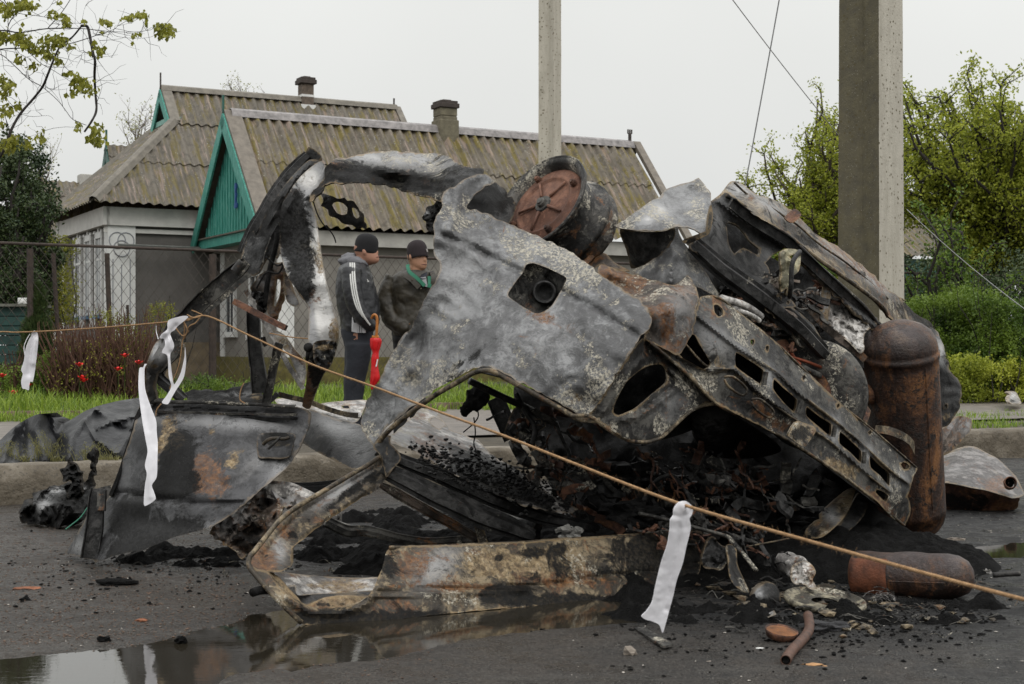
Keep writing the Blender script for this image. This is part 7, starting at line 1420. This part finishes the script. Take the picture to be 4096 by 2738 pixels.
def person2():
    Y=13.35; gx=E(780,1826,Y); root=thing('person','person in a dark brown knitted hat and olive brown padded jacket with a green collar','person',(gx.x,Y,.28))
    hc=E(868,305,Y); yaw=rad(-42)
    hv,hf,Mx=head_mesh(.25,yaw,hc,pitch=rad(2))
    m=MB(); m.add(hv,hf); m.tube([E(865,370,Y),E(850,470,Y)],[.064,.075],16)
    loft(m,erings('440,720,960,.14 600,690,980,.16 800,690,970,.15 950,700,950,.15',Y,1))
    for dx in (-1,1): m.tube([E(820+dx*70,950,Y),E(800+dx*75,1300,Y),E(790+dx*75,1770,Y)],[.085,.06,.045],12)
    m.tube([E(690,500,Y),E(640,700,Y-.03),E(760,880,Y-.13)],[.055,.048,.035],12); m.tube([E(985,500,Y),E(1020,700,Y-.03),E(960,880,Y-.13)],[.055,.048,.035],12)
    b=m.o('body',simple('tanned_skin',(.34,.18,.11),.12,9,.5,.12,spec=.35),root); remesh(b,.009,2)
    m=MB()
    for s in (-1,1): m.ico(Mx@Vector((.318,s*.15,.005)),.011,2)
    m.o('eyes',simple('eye_dark2',(.03,.02,.018),.1,9,.3,0),b)
    m=MB()
    for s in (-1,1): m.tube([Mx@Vector((.335,s*.05,.085)),Mx@Vector((.325,s*.15,.10)),Mx@Vector((.28,s*.22,.08))],[.003,.005,.003],5)
    m.o('eyebrows',bark_d,b); m=MB(); m.tube([Mx@Vector((.33,.13,-.305)),Mx@Vector((.375,.0,-.30)),Mx@Vector((.33,-.13,-.305))],[.002,.005,.002],5); m.o('mouth',simple('lip2',(.14,.045,.035),.1,9,.5,0),b)
    m=MB()
    loft(m,erings('900,660,985,.18 1000,662,960,.17',Y,1))
    for a,c in ((665,800),(805,950)): loft(m,erings(f'980,{a},{c},.12 1150,{a+4},{c-6},.10 1400,{a+6},{c-14},.085 1770,{a+4},{c-20},.075',Y,1))
    o=m.o('trousers',simple('black_trousers',(.012,.012,.013),.2,6,.8,.3,bd=.02),root); remesh(o,.014,5); wrinkle(o,.02,.12)
    n=NT('worn_olive_leather'); c=n.ramp(n.noise(6,7,.7),[(.35,(.016,.014,.010)),(.6,(.035,.029,.018)),(.8,(.085,.055,.025))]); n.bump(n.noise(30,6,.7),.5,.01); jm=n.done(c,.5,0,.4)
    m=MB(); loft(m,erings('420,745,985,.12 450,690,1000,.16 490,655,1015,.185 560,640,1020,.19 700,640,1010,.185 850,655,1000,.19 905,655,990,.195 960,660,985,.185',Y,1))
    for xs_,sg in (((672,622,618,660,745,790),1),((1005,1040,1045,1020,960,930),-1)):
        ys_=(480,600,710,830,885,900); dz=(0,-.02,-.04,-.09,-.15,-.16)
        m.tube([Vector(q) for q in spline([E(x,y,Y+d) for x,y,d in zip(xs_,ys_,dz)],4)],[np.interp(i/20,[0,.3,.6,.85,1],[.085,.088,.080,.068,.058]) for i in range(21)],16)
    o=m.o('jacket',jm,root); remesh(o,.012,4); wrinkle(o,.035,.08)
    # collar, green lining, shirt and grey jumper
    gm=simple('green_lining',(.018,.13,.075),.2,9,.8,.2)
    def strip(name,pts,wd,mat): 
        m=MB(); m.sweep([Vector(q) for q in spline([E(*q) for q in pts],6)],[(-wd,-.008),(wd,-.008),(wd,.008),(-wd,.008)],(0,-1,.2),True); m.o(name,mat,root)
    strip('collar_lining',[(785,375,Y-.05),(800,430,Y-.15),(860,480,Y-.205),(925,545,Y-.215)],.016,gm); strip('collar_lining',[(965,470,Y-.15),(968,520,Y-.205),(962,560,Y-.215)],.017,gm)
    strip('jacket_collar',[(765,400,Y-.03),(760,450,Y-.14),(820,495,Y-.21),(880,560,Y-.225)],.024,jm); strip('jacket_collar',[(985,430,Y-.10),(1000,480,Y-.20),(990,560,Y-.21)],.022,jm)
    m=MB(); m.prism([E(862,480,Y-.20),E(935,470,Y-.20),E(950,555,Y-.212),E(925,550,Y-.212)],(0,.06,0)); m.o('jumper',simple('grey_jumper',(.28,.28,.29),.15,20,.9,.3),root)
    m=MB(); m.prism([E(825,430,Y-.16),E(880,480,Y-.204),E(900,450,Y-.19),E(945,430,Y-.16),E(935,485,Y-.204),E(905,492,Y-.208),E(870,495,Y-.208)],(0,.05,0)); m.o('shirt_collar',simple('dark_check_shirt',(.02,.022,.03),.6,60,.9,.1),root)
    for (x,y) in ((895,568),(820,495),(800,860)):
        m=MB(); m.ico(E(x,y,Y-.235),.008,2); m.o('button',B_tan,root)
    hm=simple('brown_knit',(.018,.012,.014),.2,60,.95,.5,bd=.004); h=hat(root,E(862,250,Y),.099,.150,yaw,rad(-13),hm)
    m=MB(); m.ico(E(832,190,Y),.022,2,.4,(1.2,1.2,.6)); m.o('hat_tip',hm,root,smooth=True)
    m=MB(); m.prism([E(936,240,Y-.075),E(948,236,Y-.07),E(954,262,Y-.065),E(944,268,Y-.07)],(0,.012,0)); m.o('hat_badge',simple('badge',(.3,.28,.27),.3,60,.7,.2),root)
    for x in (720,860):
        m=MB(); g=E(x,1800,Y); m.ico((g.x+.03,Y-.06,.33),.07,3,0,(.75,1.7,.75)); m.o('shoe',simple('brown_shoe',(.02,.014,.01),.2,9,.5,.1),root,smooth=True)
person2()
def umbrella():
    Y=12.70; wood=simple('orange_wood',(.34,.12,.02),.25,30,.35,.1); rd=NT('red_nylon'); rc=rd.ramp(rd.noise(9,5,.6),[(.3,(.42,.004,.006)),(.7,(.62,.010,.012))]); rd.bump(rd.noise(22,4,.6),.5,.01); rdm=rd.done(rc,.45,0,.4)
    b=E(490,1400,Y); root=thing('umbrella','folded red umbrella with an orange wooden crook handle hanging at the tracksuit pocket','umbrella',b)
    m=MB(); m.tube([Vector(q) for q in spline([E(488,812,Y+.02),E(500,790,Y),E(516,785,Y),E(530,805,Y),E(533,850,Y),E(528,960,Y)],6)],.0125,12); m.o('handle',wood,root,smooth=True)
    m=MB()
    for k in range(8):
        x=494+k*7; m.tube([E(x,955,Y-.02*math.sin(k*.4)),E(x,978,Y-.02*math.sin(k*.4))],.005,6)
    m.tube([E(494,966,Y-.01),E(545,966,Y-.01)],.012,8); m.o('ferrule_ring',simple('orange_tips',(.45,.16,.02),.2,30,.4,.1),root)
    m=MB(); rows=[(975,484,552),(1000,480,566),(1050,484,556),(1095,497,545),(1140,488,545),(1200,486,540),(1260,483,550),(1310,480,552),(1350,479,530),(1400,484,500)]
    vs=[];fs=[];N=24
    A=np.array(spline([tuple(r) for r in rows],5))
    for j,(y,a,b_) in enumerate(A):
        c=E((a+b_)/2,y,Y); r=(b_-a)/2/2.063/F*Y
        for k in range(N):
            q=2*math.pi*k/N; f=1+.16*math.sin(q*6+j*.16)+.05*math.sin(q*11); vs.append(c+Vector((math.cos(q)*r*f,math.sin(q)*r*f*.9,0)))
    for i in range(len(A)-1):
        for k in range(N): fs.append((i*N+k,i*N+(k+1)%N,(i+1)*N+(k+1)%N,(i+1)*N+k))
    fs.append(tuple(range(N))[::-1]); fs.append(tuple((len(A)-1)*N+k for k in range(N))); obj('canopy',(vs,fs),rdm,root,smooth=True)
    m=MB(); m.prism([E(520,1212,Y-.045),E(530,1210,Y-.045),E(541,1150,Y-.04),E(533,1150,Y-.04)],(0,.02,0)); m.o('label_tag',white,root)
    m=MB(); m.tube([E(490,1395,Y),E(488,1440,Y)],.006,8); m.o('tip',B_rail,root)
umbrella()

# ---------------- debris on the road ----------------
ash=simple('black_ash',(.007,.0068,.0066),.6,22,.85,1.0,bd=.03,spec=.12)
def heap(name,label,x0,x1,y0,y1,hf,mat,nx=150,ny=60):
    """a low heap of char on the road; hf(x,y) gives its height"""
    vs,fs=grid(np.linspace(x0,x1,nx),np.linspace(y0,y1,ny),lambda x,y:-.025+hf(x,y))
    o=obj(name,(vs,fs),mat,smooth=True); tag(o,label,'char and ash',kind='stuff')
def ell(x,y,cx_,cy_,a,b): return max(0,1-((x-cx_)/a)**2-((y-cy_)/b)**2)
def hf1(x,y):
    e=max(ell(x,y,.55,7.75,1.5,.75),ell(x,y,1.6,7.6,.9,.75),ell(x,y,.3,7.0,.8,.3)*.3)
    k=e*.16+.0; return (k+.035*min(1,e*4)*(fnoise(x,y,6,2,5)+.6*fnoise(x,y,19,8,4))+(.05 if e>0 else 0)*min(1,e*6))
heap('ash_heap','heap of black ash and burnt lining under the wreck',-2.2,2.8,6.6,8.6,hf1,ash,240,110)
def hf2(x,y):
    e=max(ell(x,y,1.05,6.1,.75,.32),ell(x,y,1.75,6.15,.75,.32),ell(x,y,.75,6.6,.5,.3)); k=fnoise(x,y,4.5,2,5)+.25; return (.055*min(1,e*2.5)*max(0,k)*1.5+.022*min(1,e*4)*(.8*fnoise(x,y,24,8,4))) if e>0 and k>0 else -.01
def hf3(x,y):  # the part under the door is added as dark contact shade
    e=max(ell(x,y,-1.35,7.75,.85,.42),ell(x,y,-.75,8.9,.9,1.2),ell(x,y,-.2,7.3,.8,.45)); k=fnoise(x,y,3.5,6,5)+.30; return (.06*min(1,e*2.5)*max(0,k)*1.5+.022*min(1,e*4)*fnoise(x,y,24,8,4)) if e>0 and k>0 else -.01
heap('ash_heap','black char and soot behind the loop of the wreck, also as dark contact shade under the car door',-2.4,.8,6.7,10.3,hf3,ash,200,220)
heap('ash_heap','scattered black char on the asphalt in front of the wreck, right of the sill',.3,2.6,5.7,7.0,hf2,ash,220,120)
# chips, pebbles and bits of everything: nobody could count them
def chips(name,label,n,fn,smin,smax,mat,flat=.6):
    m=MB()
    base=bmesh.new(); bmesh.ops.create_icosphere(base,subdivisions=1,radius=1); bv=[v.co.copy() for v in base.verts]; bf=[tuple(v.index for v in f.verts) for f in base.faces]; base.free()
    V=[];Fc=[]
    for i in range(n):
        x,y,z=fn(); s=smin+(smax-smin)*R.random()**3; q=R.random()*6.28; a,b,c=R.uniform(.5,1.5),R.uniform(.5,1.3),R.uniform(.3,1)*flat
        o=len(V)
        for v in bv:
            k=1+R.uniform(-.3,.3); X=v.x*a*k;Y_=v.y*b*k; V.append((x+s*(X*math.cos(q)-Y_*math.sin(q)),y+s*(X*math.sin(q)+Y_*math.cos(q)),z+s*c*v.z*k))
        Fc+=[tuple(j+o for j in f) for f in bf]
    o=obj(name,(V,Fc),mat); tag(o,label,'grit',kind='stuff')
def on(u0,u1,v0,v1):
    def f():
        u=R.uniform(u0,u1);v=v0+(v1-v0)*R.random()**1.0; p=G(*K('D',u,v)); return p.x,p.y,road_z(p.x,p.y)+.002
    return f
def mixf(fs,w_):
    return lambda: R.choices(fs,w_)[0]()
def gau(u,v,su,sv,z=0):
    def f():
        p=G(*K('D',R.gauss(u,su),max(1000,R.gauss(v,sv)))); return p.x,p.y,road_z(p.x,p.y)+z+.003
    return f
chips('char_chips','black char crumbs scattered round the wreck on the wet asphalt',4200,mixf([gau(1800,1430,230,45),gau(1700,1350,160,60),gau(1900,1400,160,40),gau(350,1290,220,40),gau(1150,1250,260,60),on(0,600,1180,1400),on(1400,2346,1180,1560),gau(500,1350,300,40),gau(2200,1200,120,40),gau(2000,1430,130,30)],[4,3,3,4,2,1,1.5,1,1,4]),.0015,.0125,ash)
chips('brown_grit','brown and reddish grit strewn over the left side of the road',9000,mixf([on(-40,1000,1190,1568),on(-40,560,1190,1480)],[1,3]),.0015,.006,simple('brown_grit',(.10,.065,.045),.7,90,.9,.2))
chips('pale_grit','pale specks of glass and stone on the asphalt',900,mixf([on(-40,900,1190,1500),on(1300,2400,1150,1568),gau(2250,1200,100,30)],[3,2,1]),.0015,.006,simple('pale_grit',(.38,.35,.31),.4,90,.7,.2))
rubble=simple('rubble',(.20,.17,.14),.3,30,.9,.5); brickm=simple('brick_bits',(.20,.075,.035),.4,30,.9,.5)
def bit(name,label,cat,x,y,r,mat,scl=(1,1,.6),k='D',group=None,seed=0,sub=2):
    g=G(*K(k,x,y)); m=MB(); m.ico((g.x,g.y+r*.3,r*scl[2]*.55),r,sub,.8,scl); o=m.o(name,mat); tag(o,label,cat,group); return o
bit('stone','pale stone lying near the bottom, left of the hanging rag','stone',1443,1500,.022,rubble,(1.2,1,.7))
bit('stone','flat orange brown chip at the bottom right of the bent pipe','stone',1862,1528,.022,simple('ochre_chip',(.36,.20,.09),.3,30,.9,.3),(1.6,.8,.35))
bit('stone','small pale chip next to the flat orange brown chip','stone',1890,1530,.009,simple('ochre_chip2',(.36,.20,.09),.3,30,.9,.3),(1.3,.8,.5))
bit('stone','whitish chip on the asphalt above the flat orange brown chip','stone',1740,1487,.011,white,(1.8,.8,.3))
bit('stone','pale pinkish chip on the asphalt below the white rag tip','stone',1625,1520,.011,rubble,(1.6,.9,.4))
bit('char_lump','black char lump above the left end of the puddle','char lump',238,1473,.022,ash,(1.3,1,.8)); bit('char_lump','black char lump just above the puddle edge in the middle','char lump',415,1472,.020,ash,(1.2,1,.8))
bit('char_lump','larger black char lump on the asphalt below the car door','char lump',268,1343,.045,ash,(2.2,1,.5)); bit('char_lump','small black char lump at the far left of the road','char lump',58,1380,.02,ash,(1.2,1,.7))
bit('brick_bit','brown brick flake lying at the left of the road','brick flake',60,1352,.035,brickm,(1.7,.8,.25)); bit('brick_bit','dark red brick crumb between the two small char lumps','brick crumb',325,1425,.016,brickm,(1.6,1,.5))
# bent rusty pipe
def gp(k,x,y,dz=0):   # a point near the ground
    g=G(*K(k,x,y)); return Vector((g.x,g.y,dz))
pipem=simple('rusty_pipe',(.075,.036,.022),.6,22,.6,.4)
m=MB(); pts=[gp('B3',1075,1450,.022),gp('B3',1110,1390,.022),gp('B3',1170,1330,.024),gp('B3',1215,1280,.026),gp('B3',1235,1230,.03),gp('B3',1225,1180,.045)]; m.tube([Vector(q) for q in spline(pts,6)],.0175,16,cap=False); 
root=thing('rusty_pipe','short bent rusty pipe lying on the asphalt in the right foreground','pipe',(pts[0].x,pts[0].y,0)); m.o('pipe',pipem,root,smooth=True,solid=.003); m=MB(); d=(pts[0]-pts[1]).normalized(); m.lathe([(.001,0),(.012,0)],pts[0]-d*.01,d,12); m.o('bore',B_black,root)
# rusty lid
g=gp('B3',1045,1268,0); g.z=.024; root=thing('paint_tin_lid','round orange rusty lid lying upside down beside the bent pipe','lid',(g.x,g.y,0)); m=MB(); m.lathe([(.001,.004),(.05,.006),(.062,.010),(.066,.014),(.064,.004),(.058,-.014),(.04,-.02),(.001,-.022)],g,(.12,-.16,1),32); 
for v in m.v: v.x=g.x+(v.x-g.x)*.95
m.o('lid_bowl',B_brown,root,smooth=True); m=MB(); m.lathe([(.001,.009),(.057,.010)],g,(.12,-.16,1),32); m.o('rusty_disc',simple('orange_lid',(.17,.062,.014),.6,25,.3,.5),root)
# oval pan with a rim
def pan():
    g=gp('G1',640,1135,0); g.z=.03; root=thing('burnt_pan','oval singed metal pan lying in the char in front of the rusty tank','pan',(g.x,g.y,0))
    m=MB(); m.lathe([(.055,-.004),(.06,.0),(.12,.002),(.135,-.002),(.150,.004),(.160,.012),(.168,.010),(.172,.0),(.165,-.014),(.14,-.018),(.06,-.01),(.055,-.004)],g,(.08,-.13,1),48); m.v=[Vector((g.x+(v.x-g.x)*1.02,v.y,v.z)) for v in m.v]; m.o('pan_bowl',burnt('pan_metal',(.05,.045,.035),(.20,.18,.13),pale=.03,rust=.03,soot=.02),root,smooth=True)
pan()
# crumpled can
def can():
    a=P(*K('G1',290,740),6.75); b=P(*K('G1',470,830),6.6); ax=(b-a).normalized(); root=thing('crumpled_can','crumpled silvery can with a bent tail standing in the char under the rope','can',(a.x,a.y,.05))
    m=MB(); m.lathe([(.001,-.02),(.035,-.02),(.045,-.01),(.05,.03),(.052,.08),(.058,.10),(.055,.115),(.045,.12),(.03,.11),(.001,.115)],a,ax,32)
    for v in m.v: v+=Vector((MN.noise(v*25),MN.noise(v*25+Vector((3,0,0))),MN.noise(v*25+Vector((0,7,0)))))*.008
    m.o('can_body',B_white,root,smooth=True)
    panel('can_tail',root,'G1 380,780 470,740 530,760 550,820 540,900 560,970 500,975 470,940 380,935 350,860','G1 450,780,6.5 500,950,6.4 400,900,6.45',B_white,step=7,nz=(.05,30),jit=8,flange=.02,blob=[('rust','G1',530,850,30,50,1.0)])
can()
# bent mirror housing
root=thing('mirror_housing','dark curved mirror housing with a pale flap among the char','mirror housing',gp('G1',120,1240,0))
panel('housing',root,'G1 10,1060 30,1000 90,945 150,925 210,940 245,1000 260,1080 230,1150 150,1180 60,1200 20,1150','G1 20,1100,6.35 150,930,6.45 240,1100,6.4 120,1050,6.28',B_dark,step=8,flange=.06,nz=(.02,8),crease=[('G1 60,1100 80,1010 150,970',9,-.03)],blob=[('grey','G1',70,1020,30,50,1.2)])
panel('flap',root,'G1 35,1235 40,1200 190,1140 222,1195 60,1255','G1 40,1240,6.22 200,1150,6.25 120,1200,6.2',B_white,step=7,sm=0,flange=.01,blob=[('grey','G1',120,1200,80,40,1.0)])
# curved pale strip leaning under the rail
root=thing('bent_trim','bent pale metal trim leaning in the dark under the slotted rail','metal trim',gp('G1',560,545,0))
panel('trim_sheet',root,'G1 490,470 560,400 605,380 600,340 680,260 760,190 840,130 900,120 880,190 850,280 790,380 700,470 620,530 540,545 480,520','G1 500,500,7.35 700,300,7.5 880,130,7.7 650,500,7.3',B_tan,step=8,nz=(.04,10),flange=.03,crease=[('G1 560,500 700,330 860,150',9,-.04)],blob=[('grey','G1',680,330,50,90,1.3,-45),('soot','G1',540,480,40,40,.8)])
panel('trim_shade',root,'G1 850,290 930,160 1010,180 980,330 900,430 780,520 640,545 740,450','G1 900,200,7.75 700,530,7.45 960,300,7.7',B_dark,step=9,nz=(.05,10),flange=.03)
# metal hinge rail reaching out of the heap
def thg(name,label,cat,k,pts,r,mat,flat=1,n=8,group=None):
    P3=[P(*q) for q in Q(k+' '+pts)]; m=MB(); m.tube([Vector(q) for q in spline(P3,5)],r,n,flat=flat); o=m.o(name,mat,smooth=True); tag(o,label,cat,group); return o
thg('hinge_arm','grey jointed metal arm reaching right out of the heap behind the white rag','metal arm','B3','100,425,6.9 300,470,6.8 480,520,6.75 660,570,6.7 700,590,6.68 780,680,6.62 880,805,6.55',.019,B_rail,.5)
thg('bent_hoop','dark bent hoop standing in the ash behind the white rag','metal hoop','B3','130,340,7.2 180,240,7.2 250,180,7.2 320,170,7.2 380,230,7.15 440,320,7.1 500,420,7.0 550,500,6.95',.02,B_dark,.5)
thg('thin_stick','thin straight rod lying across the ash left of the crumpled can','rod','B3','650,700,6.9 800,650,6.9 1000,610,6.9 1100,590,6.9',.004,B_tan)
for i,(s,l) in enumerate((('1640,1125,6.2 1750,1150,6.15 1900,1200,6.1','brown stick with a frayed end in the char right of the pan'),('1480,1195,6.15 1600,1170,6.15 1740,1145,6.15','short dark stick pointing at the brown stick'),('1660,1265,6.0 1690,1210,6.05 1740,1160,6.1','knobbly dark stick under the brown stick'),('1900,980,6.4 2010,1040,6.3 2170,1115,6.25','long thin strip lying right of the pan'),('1640,1120,6.2 1880,1120,6.2 2100,1125,6.2','grey wire strip lying flat below the rusty tank'),('500,985,6.5 560,1030,6.45 630,1085,6.4','small brown sliver under the sill near the white rag'),('2105,1190,6.1 2160,1180,6.1 2220,1150,6.1','pale curved sliver at the right end of the char'))):
    thg('stick',l,'stick','B3',s,[.011,.009,.008,.008,.009,.010,.008,.007,.007,.008,.006] if i<3 else .005,[B_brown,B_brown,B_tan,B_tan,B_rail,B_tan,B_white][i],.6,group='sticks and slivers in the char')
thg('metal_rod','short grey rod lying at the right of the rusty tank','rod','G1','2080,860,6.9 2200,850,6.9 2310,845,6.9',.012,B_rail)
thg('hose_bit','black hose piece lying left of the sill corner','hose','C3','1975,850,5.9 2050,830,5.95 2130,830,6.0',.018,B_black)
m=MB(); a=gp('B3',90,1205,.006);b=gp('B3',290,1330,.006); d=Vector((.02,.02,0)); m.prism([a-d,b-d,b+d,a+d],(0,0,.008)); tag(m.o('slat',B_rail),'flat grey slat lying on the asphalt under the white rag','slat')
thg('twig','pale twig lying at the bottom right edge','twig','B3','1850,1562,5.1 1890,1548,5.1 1925,1542,5.1',.004,rubble)
bit('yellow_leaf','yellow leaf on the asphalt under the tip of the white rag','leaf',172,1213,.014,simple('yellow_leaf',(.35,.28,.03),.2,9,.6,.1),(1.3,.8,.2),'B3')
bit('foam_bit','whitish foam scrap between the rusty tank and the right puddle','foam scrap',1815,665,.022,white,(1.2,.8,.6),'G1'); bit('foam_bit','greyish flat scrap right of the cylinder foot','foam scrap',1760,565,.035,rubble,(1.5,1,.3),'G1')
bit('scrap','tin scrap beside the short grey rod','scrap',2040,860,.02,B_white,(.8,.8,1),'G1'); bit('char_clump','matted grey black clump left of the sticks','char clump',680,1340,.05,simple('grey_clump',(.035,.035,.037),.5,40,.9,.9),(1.7,.9,.5),'G1',sub=3)
bit('ash_clump','light grey ash clump lying on the sill','ash clump',1290,1225,.001,white)
m=MB(); 
for i in range(30): m.ico(P(*K('E4',R.uniform(700,890),R.uniform(560,700)),6.84+R.uniform(0,.05)),R.uniform(.01,.028),2,1.0,(1,1,.8))
tag(m.o('ash_clump',simple('grey_ash',(.20,.195,.18),.5,40,.95,.8)),'light grey ash clump stuck on top of the rusty sill','ash clump')
o=[q for q in C.objects if q.name.startswith('ash_clump') and q.data.materials[0]==white]
for q in o: bpy.data.objects.remove(q)
# wires curling out of the char
def curl(cx_,cy_,Y,n,k='G1',spread=90,r=.0022):
    m=MB()
    for i in range(n):
        x=cx_+R.gauss(0,spread);y=cy_+R.gauss(0,spread*.6); an=R.random()*6.28; rr=R.uniform(30,110); pts=[]
        for q in range(7): pts.append(P(*K(k,x+rr*math.cos(an+q*.5)+q*6,y-abs(rr*.8*math.sin(an+q*.5))),Y+R.gauss(0,.04)+q*.01))
        m.tube([Vector(q) for q in spline(pts,4)],r,4)
    return m
tag(curl(230,780,6.65,16).o('wire_tangle',B_black),'tangle of thin burnt wires round the crumpled can','wire tangle'); tag(curl(930,1060,6.4,7,spread=130).o('wire_tangle',B_rail),'thin wires curling between the pan and the rusty tank','wire tangle')
tag(curl(1350,1270,6.1,22,spread=25,r=.0009).o('fibre_tuft',B_white),'pale frayed fibre tuft at the end of the brown stick','fibre tuft'); tag(curl(1090,1090,6.3,20,spread=40,r=.0009).o('fibre_tuft',B_white),'pale frayed fibre tuft right of the pan','fibre tuft')
panel('crushed_cover',None,'B3 520,700 560,600 600,590 640,640 700,660 680,760 640,800 560,790 515,760','B3 560,600,6.75 600,790,6.65 690,700,6.7',B_dark,step=8,nz=(.05,20),flange=.04,jit=8); tag(list(C.objects)[-1],'crushed dark cover lying at the right end of the sill','cover')
panel('fluted_strip',None,'B3 680,640 740,650 750,760 790,860 830,950 790,945 730,900 700,840 690,740','B3 700,650,6.7 760,800,6.6 810,940,6.5',B_rail,step=7,crease=[('B3 715,650 725,800 800,940',4,.02),('B3 700,700 715,820 760,910',4,-.02)],flange=.02); tag(list(C.objects)[-1],'fluted grey strip hanging down into the char right of the white rag','metal strip')
# shapes inside the dark hollow
for i,(x,y,Yd,rr) in enumerate(((1420,1090,7.5,.10),(1500,1120,7.6,.12),(1620,1150,7.6,.14),(1730,1130,7.9,.10),(1560,1190,7.3,.09),(1450,1170,7.2,.08),(1820,1210,7.7,.09),(1690,1210,7.35,.08))):
    m=MB(); m.ico(P(*K('D',x,y),Yd),rr,3,1.1,(1.4,.8,.6)); o=m.o('burnt_lump',B_black); tag(o,['burnt lump deep in the hollow, nearest to the arch','large burnt lump in the hollow behind the first','largest burnt lump in the middle of the hollow','burnt lump under the slotted rail','flat burnt lump on the ash behind the white rag','small burnt lump at the left of the hollow','burnt lump near the foot of the slotted rail','burnt lump low in the ash right of the white rag'][i],'burnt lump','burnt lumps under the overturned body')
# white scrap on the far pavement and the dark scrap in the weeds
root=thing('plastic_scrap','broken white and grey plastic scrap on the far pavement at the right edge','plastic scrap',P(*K('F4',1360,1475),20)); 
panel('scrap_shell',root,'F4 1280,1345 1330,1328 1380,1340 1400,1375 1440,1460 1400,1475 1320,1470 1290,1420 1310,1370','F4 1290,1350,20.0 1430,1460,19.9 1340,1400,19.85',B_white,step=4,flange=.12,blob=[('grey','F4',1350,1380,50,40,1.5),('soot','F4',1340,1440,60,20,.8)])

# more bent slivers in the char: one countless litter
m=MB()
for i in range(150):
    u,v=R.choice(((R.gauss(2000,120),R.gauss(1420,24)),(R.gauss(1800,130),R.gauss(1400,30)),(R.gauss(1700,80),R.gauss(1340,30)),(R.gauss(2200,60),R.gauss(1330,25)),(R.gauss(1250,200),R.gauss(1235,12)),(R.gauss(500,150),R.gauss(1290,20))))
    g=G(*K('D',u,max(1100,v))); an=R.gauss(.1,.7); L=R.uniform(.03,.16); pts=[g+Vector((math.cos(an)*L*q/3,math.sin(an)*L*q/3*.6,.012+.02*R.random()+.01*math.sin(q*2))) for q in range(4)]
    m.tube([Vector(q) for q in spline(pts,3)],R.uniform(.0015,.006),4,flat=R.uniform(.3,1))
tag(m.o('slivers',B_rail),'small singed slivers and wire ends littered through the char','litter',kind='stuff')
m=MB()
for i in range(60):
    u,v=R.choice(((R.gauss(2000,120),R.gauss(1415,22)),(R.gauss(1750,120),R.gauss(1370,30)),(R.gauss(1650,90),R.gauss(1290,30))))
    g=G(*K('D',u,max(1150,v))); m.ico(g+Vector((0,0,.015)),R.uniform(.008,.028),1,1.4,(1.5,1,.6))
tag(m.o('burnt_lumps',B_tan),'small singed brown and grey lumps in the char','litter',kind='stuff')
